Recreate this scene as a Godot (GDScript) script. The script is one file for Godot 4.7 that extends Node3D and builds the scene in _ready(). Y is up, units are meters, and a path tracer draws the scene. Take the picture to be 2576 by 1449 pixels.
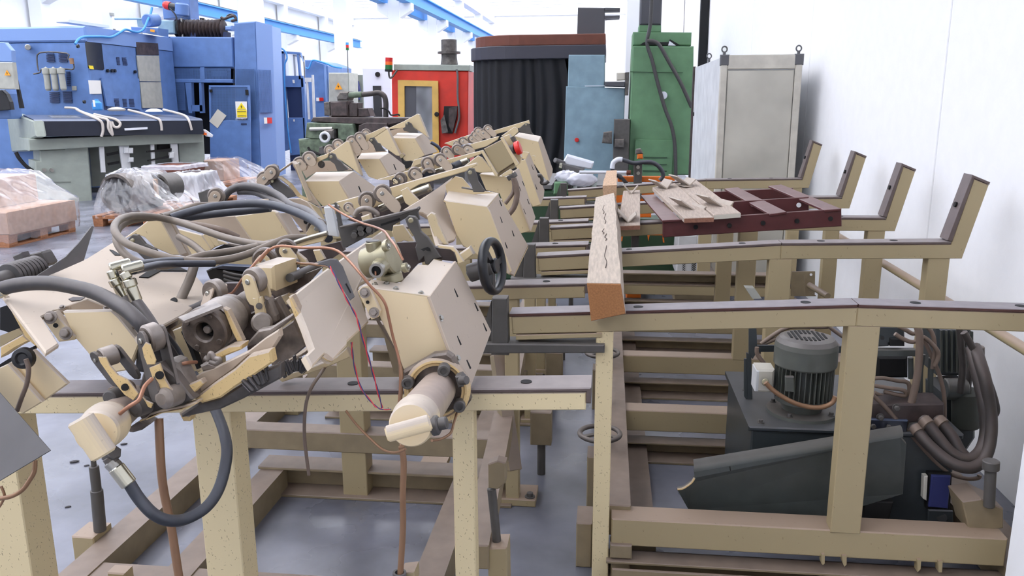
extends Node3D
# A workshop hall with idle machines: two long steel racks in front, machine tools behind.
# Units are metres; the rack aisle runs along -z.

var M := {}
var taken := {}

func _ready():
	# camera
	var cam := Camera3D.new()
	cam.name = "camera"
	cam.fov = 38.43
	cam.near = 0.05
	cam.far = 200.0
	cam.rotation_order = EULER_ORDER_YXZ
	cam.position = Vector3(0, 1.6, 0)
	cam.rotation = Vector3(-0.22344, 0.11598, -0.00513)
	add_child(cam)
	cam.current = true
	# overcast sky over the glazed roof
	var sm := ProceduralSkyMaterial.new()
	sm.sky_top_color = Color(0.97, 0.975, 1.0)
	sm.sky_horizon_color = Color(0.985, 0.985, 1.0)
	sm.ground_bottom_color = Color(0.6, 0.6, 0.6)
	sm.ground_horizon_color = Color(0.9, 0.92, 0.95)
	var sky := Sky.new()
	sky.sky_material = sm
	var env := Environment.new()
	env.background_mode = Environment.BG_SKY
	env.sky = sky
	env.background_energy_multiplier = 1.0
	env.ambient_light_source = Environment.AMBIENT_SOURCE_SKY
	env.tonemap_mode = Environment.TONE_MAPPER_LINEAR
	env.tonemap_exposure = 6.5
	env.sdfgi_enabled = true
	env.ssao_enabled = true
	env.ssil_enabled = true
	var we := WorldEnvironment.new()
	we.name = "world_environment"
	we.environment = env
	add_child(we)
	materials()
	build_hall()
	build_far_machines()
	build_right_side()
	build_right_rack()
	build_hydraulics()
	build_left_rack()
	build_left_units()
	build_loose_things()

# ---------------------------------------------------------------- mesh making
class Mb:
	var v := PackedVector3Array()
	var n := PackedVector3Array()
	func tri(a: Vector3, b: Vector3, c: Vector3, na = null, nb = null, nc = null):
		# a b c run counter-clockwise seen from outside; stored clockwise for Godot
		var f := (b - a).cross(c - a)
		if f.length_squared() < 1e-16: return
		f = f.normalized()
		v.push_back(a); v.push_back(c); v.push_back(b)
		n.push_back(f if na == null else na)
		n.push_back(f if nc == null else nc)
		n.push_back(f if nb == null else nb)
	func quad(a: Vector3, b: Vector3, c: Vector3, d: Vector3):
		tri(a, b, c); tri(a, c, d)
	func squad(a, b, c, d, na, nb, nc, nd):
		tri(a, b, c, na, nb, nc); tri(a, c, d, na, nc, nd)
	static func newell(p: Array) -> Vector3:
		var s := Vector3.ZERO
		for i in p.size():
			var a: Vector3 = p[i]
			var b: Vector3 = p[(i + 1) % p.size()]
			s += (a - p[0]).cross(b - p[0])
		return s.normalized()
	static func inset(p: Array, nn: Vector3, d: float) -> Array:
		var r := []
		var k := p.size()
		for i in k:
			var e0: Vector3 = (p[i] - p[(i + k - 1) % k]).normalized()
			var e1: Vector3 = (p[(i + 1) % k] - p[i]).normalized()
			var m0 := nn.cross(e0)
			var m1 := nn.cross(e1)
			var m := m0 + m1
			var q := m.length_squared()
			r.push_back(p[i] + (m * (2.0 * d / q) if q > 0.25 else m0 * d))
		return r
	func cap(p: Array, nn: Vector3):
		var ax: Vector3 = (p[1] - p[0]).normalized()
		var ay := nn.cross(ax)
		var q := PackedVector2Array()
		for a in p: q.push_back(Vector2((a - p[0]).dot(ax), (a - p[0]).dot(ay)))
		var t := Geometry2D.triangulate_polygon(q)
		for i in range(0, t.size(), 3):
			var a: Vector3 = p[t[i]]
			var b: Vector3 = p[t[i + 1]]
			var c: Vector3 = p[t[i + 2]]
			if (b - a).cross(c - a).dot(nn) > 0: tri(a, b, c)
			else: tri(a, c, b)
	# solid of a flat outline pushed along ext, its edges chamfered by bev
	func prism(poly: Array, ext: Vector3, bev := 0.0):
		var p := poly.duplicate()
		var nn := newell(p)
		if nn.dot(ext) > 0:
			p.reverse(); nn = -nn
		var k := p.size()
		var far := []
		for a in p: far.push_back(a + ext)
		var e := ext.normalized()
		if bev > 0.0:
			var pi := inset(p, nn, bev)
			var fi := inset(far, nn, bev)
			var p1 := []
			var f1 := []
			for a in p: p1.push_back(a + e * bev)
			for a in far: f1.push_back(a - e * bev)
			cap(pi, nn); cap(fi, -nn)
			for i in k:
				var j := (i + 1) % k
				quad(pi[j], pi[i], p1[i], p1[j])
				quad(p1[j], p1[i], f1[i], f1[j])
				quad(f1[j], f1[i], fi[i], fi[j])
		else:
			cap(p, nn); cap(far, -nn)
			for i in k:
				var j := (i + 1) % k
				quad(p[j], p[i], far[i], far[j])
	# plate of thickness t; the outline is its seen face, t grows away from `seen_from`
	func plate(poly: Array, t: float, bev := 0.0, seen_from := Vector3(0, 1.6, 0)):
		var nn := newell(poly)
		if nn.dot(poly[0] - seen_from) < 0: nn = -nn
		prism(poly, nn * t, bev)
	func box(c: Vector3, s: Vector3, bev := 0.0, b := Basis.IDENTITY):
		var h := s * 0.5
		var p := [c + b * Vector3(-h.x, -h.y, h.z), c + b * Vector3(h.x, -h.y, h.z), c + b * Vector3(h.x, h.y, h.z), c + b * Vector3(-h.x, h.y, h.z)]
		prism(p, b * Vector3(0, 0, -s.z), bev)
	func box2(lo: Vector3, hi: Vector3, bev := 0.0):
		box((lo + hi) * 0.5, hi - lo, bev)
	# bar of w (across) by h (towards up) from a to b
	func bar(a: Vector3, b: Vector3, w: float, h: float, bev := 0.0, up := Vector3.UP):
		var d := (b - a).normalized()
		var x := d.cross(up).normalized()
		var y := x.cross(d)
		var p := [a - x * w / 2 - y * h / 2, a + x * w / 2 - y * h / 2, a + x * w / 2 + y * h / 2, a - x * w / 2 + y * h / 2]
		prism(p, b - a, bev)
	# turned body: profile of (radius, distance along axis)
	func lathe(o: Vector3, axis: Vector3, prof: Array, sides := 24):
		var d := axis.normalized()
		var x := d.cross(Vector3.UP if absf(d.y) < 0.9 else Vector3.RIGHT).normalized()
		var y := d.cross(x)
		for i in prof.size() - 1:
			var a: Vector2 = prof[i]
			var b: Vector2 = prof[i + 1]
			var sl := b - a
			if sl.length() < 1e-6: continue
			var nr := sl.y / sl.length()
			var na := -sl.x / sl.length()
			for k in sides:
				var t0 := TAU * k / sides
				var t1 := TAU * (k + 1) / sides
				var u0 := x * cos(t0) + y * sin(t0)
				var u1 := x * cos(t1) + y * sin(t1)
				var n0 := u0 * nr + d * na
				var n1 := u1 * nr + d * na
				squad(o + u0 * a.x + d * a.y, o + u1 * a.x + d * a.y, o + u1 * b.x + d * b.y, o + u0 * b.x + d * b.y, n0, n1, n1, n0)
	func cyl(a: Vector3, b: Vector3, r: float, sides := 16, bev := 0.0):
		var h := (b - a).length()
		if bev > 0: lathe(a, b - a, [Vector2(0, 0), Vector2(r - bev, 0), Vector2(r, bev), Vector2(r, h - bev), Vector2(r - bev, h), Vector2(0, h)], sides)
		else: lathe(a, b - a, [Vector2(0, 0), Vector2(r, 0), Vector2(r, h), Vector2(0, h)], sides)
	func pipe(a: Vector3, b: Vector3, r: float, ri: float, sides := 20):
		var h := (b - a).length()
		lathe(a, b - a, [Vector2(ri, h), Vector2(ri, 0), Vector2(r, 0), Vector2(r, h), Vector2(ri, h)], sides)
	func hexbolt(a: Vector3, axis: Vector3, r: float, h: float):
		lathe(a, axis, [Vector2(0, 0), Vector2(r * 1.5, 0), Vector2(r * 1.5, h * 0.2), Vector2(0, h * 0.2)], 14)
		lathe(a + axis.normalized() * h * 0.2, axis, [Vector2(r, 0), Vector2(r, h * 0.7), Vector2(r * 0.8, h * 0.8), Vector2(0, h * 0.8)], 6)
	static func smooth_path(p: Array, sub: int) -> Array:
		var r := []
		for i in p.size() - 1:
			var p0: Vector3 = p[maxi(i - 1, 0)]
			var p1: Vector3 = p[i]
			var p2: Vector3 = p[i + 1]
			var p3: Vector3 = p[mini(i + 2, p.size() - 1)]
			for s in sub:
				var t := float(s) / sub
				r.push_back(0.5 * (2.0 * p1 + (p2 - p0) * t + (2.0 * p0 - 5.0 * p1 + 4.0 * p2 - p3) * t * t + (3.0 * p1 - p0 - 3.0 * p2 + p3) * t * t * t))
		r.push_back(p[-1])
		return r
	func tube(path: Array, r: float, sides := 10, sub := 6):
		var p := smooth_path(path, sub) if sub > 1 else path
		var d := (p[1] - p[0] as Vector3).normalized()
		var x := d.cross(Vector3.UP if absf(d.y) < 0.9 else Vector3.RIGHT).normalized()
		var rings := []
		for i in p.size():
			var t: Vector3 = ((p[mini(i + 1, p.size() - 1)] - p[maxi(i - 1, 0)]) as Vector3).normalized()
			x = (x - t * x.dot(t)).normalized()
			var y := t.cross(x)
			var ring := []
			for k in sides:
				var a := TAU * k / sides
				ring.push_back(x * cos(a) + y * sin(a))
			rings.push_back(ring)
		for i in p.size() - 1:
			for k in sides:
				var j := (k + 1) % sides
				squad(p[i] + rings[i][k] * r, p[i] + rings[i][j] * r, p[i + 1] + rings[i + 1][j] * r, p[i + 1] + rings[i + 1][k] * r, rings[i][k], rings[i][j], rings[i + 1][j], rings[i + 1][k])
		for k in sides:
			var j := (k + 1) % sides
			tri(p[0], p[0] + rings[0][j] * r, p[0] + rings[0][k] * r)
			tri(p[-1], p[-1] + rings[-1][k] * r, p[-1] + rings[-1][j] * r)
	# ring of tube r round centre o, big radius R, in the plane across axis
	func torus(o: Vector3, axis: Vector3, R: float, r: float, seg := 32, sides := 10, squash := 1.0):
		var d := axis.normalized()
		var x := d.cross(Vector3.UP if absf(d.y) < 0.9 else Vector3.RIGHT).normalized()
		var y := d.cross(x)
		var pt := func(i, k):
			var a = TAU * i / seg
			var b = TAU * k / sides
			var u = x * cos(a) + y * sin(a)
			return [o + u * (R + r * cos(b)) + d * r * squash * sin(b), (u * cos(b) + d * sin(b))]
		for i in seg:
			for k in sides:
				var a = pt.call(i, k)
				var b = pt.call(i + 1, k)
				var c = pt.call(i + 1, k + 1)
				var e = pt.call(i, k + 1)
				squad(a[0], b[0], c[0], e[0], a[1], b[1], c[1], e[1])
	# sheet from a grid of points (rows of equal length), smooth, given thickness by the renderer's two sides
	func sheet(g: Array, t := 0.0):
		var h := g.size()
		var w: int = g[0].size()
		var nr := []
		for i in h:
			var row := []
			for j in w:
				var du: Vector3 = g[i][mini(j + 1, w - 1)] - g[i][maxi(j - 1, 0)]
				var dv: Vector3 = g[mini(i + 1, h - 1)][j] - g[maxi(i - 1, 0)][j]
				row.push_back(du.cross(dv).normalized())
			nr.push_back(row)
		for i in h - 1:
			for j in w - 1:
				squad(g[i][j], g[i][j + 1], g[i + 1][j + 1], g[i + 1][j], nr[i][j], nr[i][j + 1], nr[i + 1][j + 1], nr[i + 1][j])
				if t > 0.0:
					squad(g[i][j] - nr[i][j] * t, g[i + 1][j] - nr[i + 1][j] * t, g[i + 1][j + 1] - nr[i + 1][j + 1] * t, g[i][j + 1] - nr[i][j + 1] * t, -nr[i][j], -nr[i + 1][j], -nr[i + 1][j + 1], -nr[i][j + 1])

# ---------------------------------------------------------------- naming
func numbered(called: String) -> String:
	if not taken.has(called):
		taken[called] = 0
		return called
	taken[called] += 1
	return "%s_%03d" % [called, taken[called]]

func thing(called: String, label: String, category: String, at: Vector3, group := "") -> Node3D:
	var o := Node3D.new()
	o.name = numbered(called)
	add_child(o)
	o.position = at
	tag(o, label, category, group)
	return o

func tag(o: Node, label: String, category: String, group := ""):
	o.set_meta("label", label)
	o.set_meta("category", category)
	if group != "": o.set_meta("group", group)

# commits mb (world coordinates) as one named mesh under parent
func part(parent: Node3D, called: String, mb: Mb, m: String, label := "") -> MeshInstance3D:
	var o := MeshInstance3D.new()
	o.name = called
	var off := Vector3.ZERO
	var q: Node = parent
	while q != self and q is Node3D:
		off += q.position
		q = q.get_parent()
	var arr := []
	arr.resize(Mesh.ARRAY_MAX)
	var c := Vector3.ZERO
	if parent == self:
		var lo: Vector3 = mb.v[0]
		var hi: Vector3 = mb.v[0]
		for a in mb.v:
			lo = lo.min(a); hi = hi.max(a)
		c = Vector3((lo.x + hi.x) / 2, lo.y, (lo.z + hi.z) / 2)
	var vv := PackedVector3Array()
	for a in mb.v: vv.push_back(a - off - c)
	arr[Mesh.ARRAY_VERTEX] = vv
	arr[Mesh.ARRAY_NORMAL] = mb.n
	var mat: StandardMaterial3D = M[m]
	if mat.has_meta("paint"):
		var p0: Color = mat.get_meta("paint")
		var p1: Color = mat.get_meta("dust")
		var col := PackedColorArray()
		for a in mb.n: col.push_back(p0.lerp(p1, smoothstep(0.12, 0.45, a.y)))
		arr[Mesh.ARRAY_COLOR] = col
	var am := ArrayMesh.new()
	am.add_surface_from_arrays(Mesh.PRIMITIVE_TRIANGLES, arr)
	am.surface_set_material(0, mat)
	o.mesh = am
	o.position = c
	if label != "": o.set_meta("label", label)
	parent.add_child(o, true)
	return o

func solo(called: String, mb: Mb, m: String, label: String, category: String, group := "") -> MeshInstance3D:
	var o := part(self, numbered(called), mb, m)
	tag(o, label, category, group)
	return o

func structure(called: String, mb: Mb, m: String, parent: Node3D = self) -> MeshInstance3D:
	var o := part(parent, called, mb, m)
	if parent == self: o.set_meta("kind", "structure")
	return o

# ---------------------------------------------------------------- materials
func noise_tex(seed_: int, freq: float, lo: float, hi: float, size := 512, oct := 4, stretch := 1.0, gain := 0.5) -> ImageTexture:
	var f := FastNoiseLite.new()
	f.seed = seed_
	f.noise_type = FastNoiseLite.TYPE_SIMPLEX_SMOOTH
	f.frequency = freq
	f.fractal_octaves = oct
	f.fractal_gain = gain
	var im := Image.create(size, size, false, Image.FORMAT_RGB8)
	var src := f.get_seamless_image(size, int(size * stretch), false, false, 0.15)
	for y in size:
		for x in size:
			var g := lerpf(lo, hi, src.get_pixel(x, int(y * stretch)).r)
			im.set_pixel(x, y, Color(g, g, g))
	return ImageTexture.create_from_image(im)

# white with dark chips and scratches
func chip_tex(seed_: int, count: int, longest: int, dark: float, tint: Color) -> ImageTexture:
	var rng := RandomNumberGenerator.new()
	rng.seed = seed_
	var size := 512
	var im := Image.create(size, size, false, Image.FORMAT_RGB8)
	im.fill(Color.WHITE)
	for i in count:
		var x := rng.randf() * size
		var y := rng.randf() * size
		var l := rng.randi_range(1, longest)
		var a := rng.randfn(1.25, 0.5)
		var c := Color.WHITE.lerp(tint, rng.randf_range(dark * 0.5, dark))
		for k in l:
			var px := posmod(int(x + cos(a) * k), size)
			var py := posmod(int(y + sin(a) * k), size)
			im.set_pixel(px, py, c)
			if k % 3 == 0: im.set_pixel(posmod(px + 1, size), py, c)
	return ImageTexture.create_from_image(im)

func mk(called: String, color: Color, rough: float, metal := 0.0, tex: Texture2D = null, scale := 1.0, dust = null) -> StandardMaterial3D:
	var m := StandardMaterial3D.new()
	m.resource_name = called
	m.albedo_color = color
	m.roughness = rough
	m.metallic = metal
	m.cull_mode = BaseMaterial3D.CULL_DISABLED
	if tex:
		m.albedo_texture = tex
		m.uv1_triplanar = true
		m.uv1_world_triplanar = true
		m.uv1_scale = Vector3.ONE * scale
	if dust != null:
		m.albedo_color = Color.WHITE
		m.vertex_color_use_as_albedo = true
		m.set_meta("paint", color.srgb_to_linear())
		m.set_meta("dust", (dust as Color).srgb_to_linear())
	M[called] = m
	return m

func materials():
	var dirt := noise_tex(3, 0.012, 0.88, 1.0)
	var fine := noise_tex(5, 0.05, 0.78, 1.05)
	var blot := noise_tex(9, 0.01, 0.62, 1.08, 512, 5)
	var grain := noise_tex(11, 0.02, 0.70, 1.05, 512, 4, 1.0)
	var chips := chip_tex(7, 520, 8, 0.8, Color(0.25, 0.2, 0.16))
	var fewchips := chip_tex(8, 45, 9, 0.5, Color(0.3, 0.24, 0.18))
	var lint := Color(0.79, 0.735, 0.675)
	mk("cream_pale", Color(0.90, 0.825, 0.715), 0.6, 0, fewchips, 1.6, Color(0.79, 0.735, 0.675))
	mk("cream_dusty", Color(0.735, 0.665, 0.585), 0.7, 0, fewchips, 1.6, Color(0.775, 0.715, 0.65))
	mk("neck", Color(0.74, 0.67, 0.585), 0.5, 0, dirt, 3.0, Color(0.72, 0.65, 0.60))
	mk("cream_light", Color(0.915, 0.832, 0.675), 0.5, 0, fewchips, 1.6, lint)
	mk("cream", Color(0.845, 0.765, 0.605), 0.5, 0, fewchips, 1.6, lint)
	mk("cream_chipped", Color(0.885, 0.815, 0.645), 0.5, 0, chips, 2.6, Color(0.66, 0.60, 0.53))
	mk("tan", Color(0.655, 0.59, 0.455), 0.5, 0, fewchips, 2.2, Color(0.62, 0.54, 0.47))
	mk("tan_dark", Color(0.59, 0.53, 0.42), 0.55, 0, dirt, 1.5, Color(0.56, 0.49, 0.44))
	mk("strip", Color(0.40, 0.34, 0.33), 0.5, 0, dirt, 2.0, Color(0.57, 0.53, 0.52))
	mk("strip_red", Color(0.33, 0.20, 0.17), 0.55, 0, dirt, 2.0, Color(0.57, 0.54, 0.55))
	mk("bracket", Color(0.35, 0.335, 0.325), 0.55, 0.0, dirt, 2.0, Color(0.40, 0.38, 0.37))
	mk("dusty_steel", Color(0.60, 0.55, 0.51), 0.45, 0.1, blot, 3.0, Color(0.70, 0.655, 0.62))
	mk("greasy", Color(0.44, 0.385, 0.34), 0.45, 0.1, blot, 5.0, Color(0.55, 0.50, 0.46))
	mk("rust_cream", Color(0.87, 0.75, 0.53), 0.55, 0, chips, 4.0, Color(0.70, 0.63, 0.56))
	mk("steel", Color(0.68, 0.67, 0.64), 0.3, 0.85)
	mk("chrome", Color(0.80, 0.78, 0.70), 0.18, 0.95)
	mk("rod", Color(0.62, 0.60, 0.55), 0.22, 0.9)
	mk("dark", Color(0.055, 0.05, 0.05), 0.7)
	mk("rubber", Color(0.28, 0.27, 0.27), 0.5, 0, dirt, 4.0, Color(0.42, 0.40, 0.39))
	mk("rubber_grey", Color(0.47, 0.43, 0.38), 0.5, 0, dirt, 4.0, Color(0.56, 0.51, 0.46))
	mk("rubber_blue", Color(0.22, 0.23, 0.26), 0.5, 0, dirt, 4.0, Color(0.36, 0.37, 0.40))
	mk("copper", Color(0.66, 0.475, 0.375), 0.38, 0.4)
	mk("bronze_tube", Color(0.60, 0.46, 0.35), 0.4, 0.3)
	mk("wire_red", Color(0.85, 0.25, 0.28), 0.5)
	mk("wire_blue", Color(0.22, 0.24, 0.45), 0.5)
	mk("pewter", Color(0.66, 0.63, 0.52), 0.35, 0.55, dirt, 3.0)
	mk("black_plastic", Color(0.10, 0.10, 0.11), 0.35)
	mk("sheet_grey", Color(0.42, 0.41, 0.41), 0.6, 0.0, dirt, 1.5)
	# hall
	mk("white_wall", Color(0.965, 0.965, 0.97), 0.85, 0, noise_tex(21, 0.02, 0.985, 1.0), 0.7)
	mk("white_paint", Color(0.93, 0.94, 0.95), 0.7)
	mk("joint", Color(0.72, 0.70, 0.70), 0.8)
	mk("crane_blue", Color(0.24, 0.55, 0.82), 0.5)
	mk("crane_red", Color(0.85, 0.35, 0.30), 0.6)
	var fl := mk("floor", Color(0.49, 0.495, 0.54), 0.30, 0, noise_tex(31, 0.006, 0.72, 1.06, 1024, 6, 1.0, 0.55), 0.25)
	fl.roughness_texture = noise_tex(33, 0.01, 0.5, 1.0, 512, 5)
	fl.roughness = 0.42
	mk("stain", Color(0.33, 0.33, 0.36), 0.5, 0, blot, 2.0)
	mk("crumb", Color(0.30, 0.29, 0.30), 0.8)
	# machines behind
	mk("blue", Color(0.385, 0.515, 0.735), 0.45, 0, dirt, 0.5)
	mk("blue_pale", Color(0.47, 0.585, 0.785), 0.45)
	mk("blue_dark", Color(0.15, 0.20, 0.34), 0.5)
	mk("navy", Color(0.16, 0.18, 0.225), 0.35, 0, dirt, 0.7, Color(0.33, 0.37, 0.46))
	mk("grey_green", Color(0.63, 0.66, 0.62), 0.55, 0, dirt, 0.8)
	mk("grey_green_dark", Color(0.50, 0.52, 0.49), 0.6, 0, dirt, 0.8)
	mk("pale_grey", Color(0.70, 0.70, 0.66), 0.5, 0, dirt, 0.8)
	mk("cabinet_side", Color(0.86, 0.865, 0.87), 0.5, 0, dirt, 0.6)
	mk("cabinet_grey", Color(0.80, 0.785, 0.735), 0.5, 0, noise_tex(41, 0.006, 0.84, 1.0, 512, 4, 1.0), 0.5)
	mk("cabinet_trim", Color(0.82, 0.80, 0.75), 0.5, 0, dirt, 1.0)
	mk("corner_grey", Color(0.36, 0.36, 0.37), 0.5)
	mk("red", Color(0.85, 0.20, 0.12), 0.45, 0, dirt, 0.5)
	mk("yellow_frame", Color(0.88, 0.71, 0.37), 0.5, 0, dirt, 0.5)
	mk("yellow_sign", Color(0.95, 0.85, 0.15), 0.5)
	mk("orange_sign", Color(0.93, 0.62, 0.15), 0.5)
	mk("paper", Color(0.90, 0.89, 0.87), 0.8)
	mk("tag_beige", Color(0.80, 0.775, 0.72), 0.8)
	mk("smoke_glass", Color(0.60, 0.61, 0.63), 0.25, 0, noise_tex(43, 0.006, 0.65, 1.1, 256, 3), 0.7)
	mk("black_glass", Color(0.13, 0.13, 0.14), 0.15)
	mk("curtain", Color(0.085, 0.085, 0.10), 0.75)
	mk("band", Color(0.225, 0.22, 0.255), 0.55)
	mk("brown", Color(0.44, 0.235, 0.165), 0.6, 0, dirt, 0.8)
	mk("blue_grey", Color(0.53, 0.64, 0.69), 0.5, 0, dirt, 0.6)
	mk("duct", Color(0.30, 0.30, 0.32), 0.5)
	mk("green", Color(0.40, 0.56, 0.405), 0.5, 0, dirt, 0.6)
	mk("green_dark", Color(0.17, 0.28, 0.19), 0.5)
	mk("lathe_green", Color(0.43, 0.49, 0.40), 0.55, 0, blot, 1.5)
	mk("lathe_brown", Color(0.32, 0.27, 0.26), 0.5, 0.0, blot, 1.5)
	mk("orange", Color(0.92, 0.47, 0.12), 0.5, 0, dirt, 1.0)
	mk("tarnish", Color(0.42, 0.40, 0.38), 0.5, 0.1, blot, 2.0, Color(0.50, 0.46, 0.43))
	mk("lamp_red", Color(0.78, 0.12, 0.10), 0.35)
	mk("lamp_orange", Color(0.90, 0.40, 0.12), 0.35)
	mk("lamp_green", Color(0.10, 0.40, 0.18), 0.35)
	mk("knob_red", Color(0.86, 0.16, 0.13), 0.3)
	# wood and loads
	var wood := noise_tex(51, 0.03, 0.84, 1.04, 512, 5)
	mk("timber", Color(0.77, 0.71, 0.645), 0.75, 0, wood, 2.5)
	mk("timber_end", Color(0.66, 0.45, 0.27), 0.7, 0, wood, 9.0)
	mk("timber_warm", Color(0.80, 0.66, 0.53), 0.75, 0, wood, 3.0)
	for w in ["timber", "timber_warm"]: (M[w] as StandardMaterial3D).uv1_scale = Vector3(5.0, 5.0, 0.45)
	mk("crack", Color(0.25, 0.20, 0.17), 0.9)
	mk("board", Color(0.73, 0.665, 0.61), 0.8, 0, wood, 2.5)
	mk("board_edge", Color(0.60, 0.42, 0.34), 0.8, 0, wood, 4.0)
	(M["board"] as StandardMaterial3D).uv1_scale = Vector3(5.0, 5.0, 0.6)
	mk("vblock", Color(0.74, 0.69, 0.64), 0.7, 0, dirt, 3.0)
	mk("maroon", Color(0.35, 0.165, 0.165), 0.5, 0, dirt, 1.5, Color(0.50, 0.39, 0.38))
	mk("pallet_wood", Color(0.70, 0.48, 0.34), 0.8, 0, wood, 2.0)
	mk("carton", Color(0.76, 0.62, 0.53), 0.8, 0, dirt, 1.5)
	mk("carton_tape", Color(0.72, 0.50, 0.36), 0.5)
	mk("strap", Color(0.76, 0.73, 0.70), 0.8)
	mk("white_plastic", Color(0.86, 0.87, 0.90), 0.4)
	mk("oil_grey", Color(0.30, 0.315, 0.31), 0.42, 0, dirt, 1.5, Color(0.38, 0.37, 0.35))
	mk("tank_grey", Color(0.235, 0.255, 0.26), 0.4, 0, dirt, 1.0, Color(0.36, 0.36, 0.37))
	mk("motor_grey", Color(0.38, 0.395, 0.37), 0.4, 0, dirt, 2.0, Color(0.43, 0.41, 0.39))
	mk("fins", Color(0.23, 0.24, 0.22), 0.5)
	mk("tube_dusty", Color(0.50, 0.43, 0.38), 0.5, 0.1, dirt, 3.0, Color(0.52, 0.45, 0.40))
	mk("hose_dark", Color(0.25, 0.225, 0.215), 0.55, 0, dirt, 3.0, Color(0.35, 0.31, 0.29))
	var wr := mk("film", Color(0.92, 0.92, 0.94), 0.16)
	wr.transparency = BaseMaterial3D.TRANSPARENCY_ALPHA
	wr.albedo_color.a = 0.13
	var wr2 := mk("film_thick", Color(0.86, 0.86, 0.90), 0.25)
	wr2.transparency = BaseMaterial3D.TRANSPARENCY_ALPHA
	wr2.albedo_color.a = 0.5
	var gl := mk("pane", Color(0.93, 0.95, 1.0), 0.05)
	gl.transparency = BaseMaterial3D.TRANSPARENCY_ALPHA
	gl.albedo_color.a = 0.12
	var gp := mk("guard_pane", Color(0.75, 0.80, 0.86), 0.08)
	gp.transparency = BaseMaterial3D.TRANSPARENCY_ALPHA
	gp.albedo_color.a = 0.25

# points from a flat list of x, y, z
func V(a: Array) -> Array:
	var r := []
	for i in range(0, a.size(), 3): r.push_back(Vector3(a[i], a[i + 1], a[i + 2]))
	return r

# ---------------------------------------------------------------- short hands: one solid, one part
func P(p: Node3D, called: String, m: String, pts: Array, ext: Vector3, bev := 0.0) -> MeshInstance3D:
	var b := Mb.new()
	b.prism(pts, ext, bev)
	return part(p, called, b, m)

func PL(p: Node3D, called: String, m: String, pts: Array, t: float, bev := 0.0) -> MeshInstance3D:
	var b := Mb.new()
	b.plate(pts, t, bev)
	return part(p, called, b, m)

func T(p: Node3D, called: String, m: String, pts: Array, r: float, sides := 10, sub := 6) -> MeshInstance3D:
	var b := Mb.new()
	b.tube(pts, r, sides, sub)
	return part(p, called, b, m)

func B(p: Node3D, called: String, m: String, lo: Vector3, hi: Vector3, bev := 0.0) -> MeshInstance3D:
	var b := Mb.new()
	b.box2(lo.min(hi), lo.max(hi), bev)
	return part(p, called, b, m)

func C(p: Node3D, called: String, m: String, a: Vector3, c: Vector3, r: float, bev := 0.0, sides := 18) -> MeshInstance3D:
	var b := Mb.new()
	b.cyl(a, c, r, sides, bev)
	return part(p, called, b, m)

# n dark slots inside the corners top-left, top-right, bottom-right, bottom-left
func slots(p: Node3D, q: Array, n: int, called := "vent", m := "blue_dark"):
	var b := Mb.new()
	for i in n:
		var t0 := (i + 0.2) / n
		var t1 := (i + 0.8) / n
		b.plate([q[0].lerp(q[3], t0), q[1].lerp(q[2], t0), q[1].lerp(q[2], t1), q[0].lerp(q[3], t1)], 0.02)
	var o := part(p, called, b, m)
	return o

# guard of nx by ny crossing bars
func grille(p: Node3D, q: Array, nx: int, ny: int, w: float, m: String, called := "guard_mesh"):
	var b := Mb.new()
	var nn := Mb.newell(q)
	for i in nx + 1:
		var t := float(i) / nx
		b.bar(q[0].lerp(q[1], t), q[3].lerp(q[2], t), w, w, 0.0, nn)
	for i in ny + 1:
		var t := float(i) / ny
		b.bar(q[0].lerp(q[3], t), q[1].lerp(q[2], t), w, w, 0.0, nn)
	return part(p, called, b, m)

func hazard(p: Node3D, c: Vector3, s: float, d := Vector3(0, 0, 1)):
	var x := Vector3.UP.cross(d).normalized()
	var o := P(p, "warning_triangle", "orange_sign", [c - x * s / 2, c + x * s / 2, c + Vector3(0, s * 0.86, 0)], d * 0.004)
	P(o, "warning_bolt", "dark", [c + Vector3(0, s * 0.62, 0) + d * 0.005, c - x * s * 0.08 + Vector3(0, s * 0.32, 0) + d * 0.005, c + x * s * 0.02 + Vector3(0, s * 0.32, 0) + d * 0.005, c - x * s * 0.03 + Vector3(0, s * 0.1, 0) + d * 0.005, c + x * s * 0.1 + Vector3(0, s * 0.4, 0) + d * 0.005, c + x * s * 0.01 + Vector3(0, s * 0.4, 0) + d * 0.005], d * 0.002)

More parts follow.
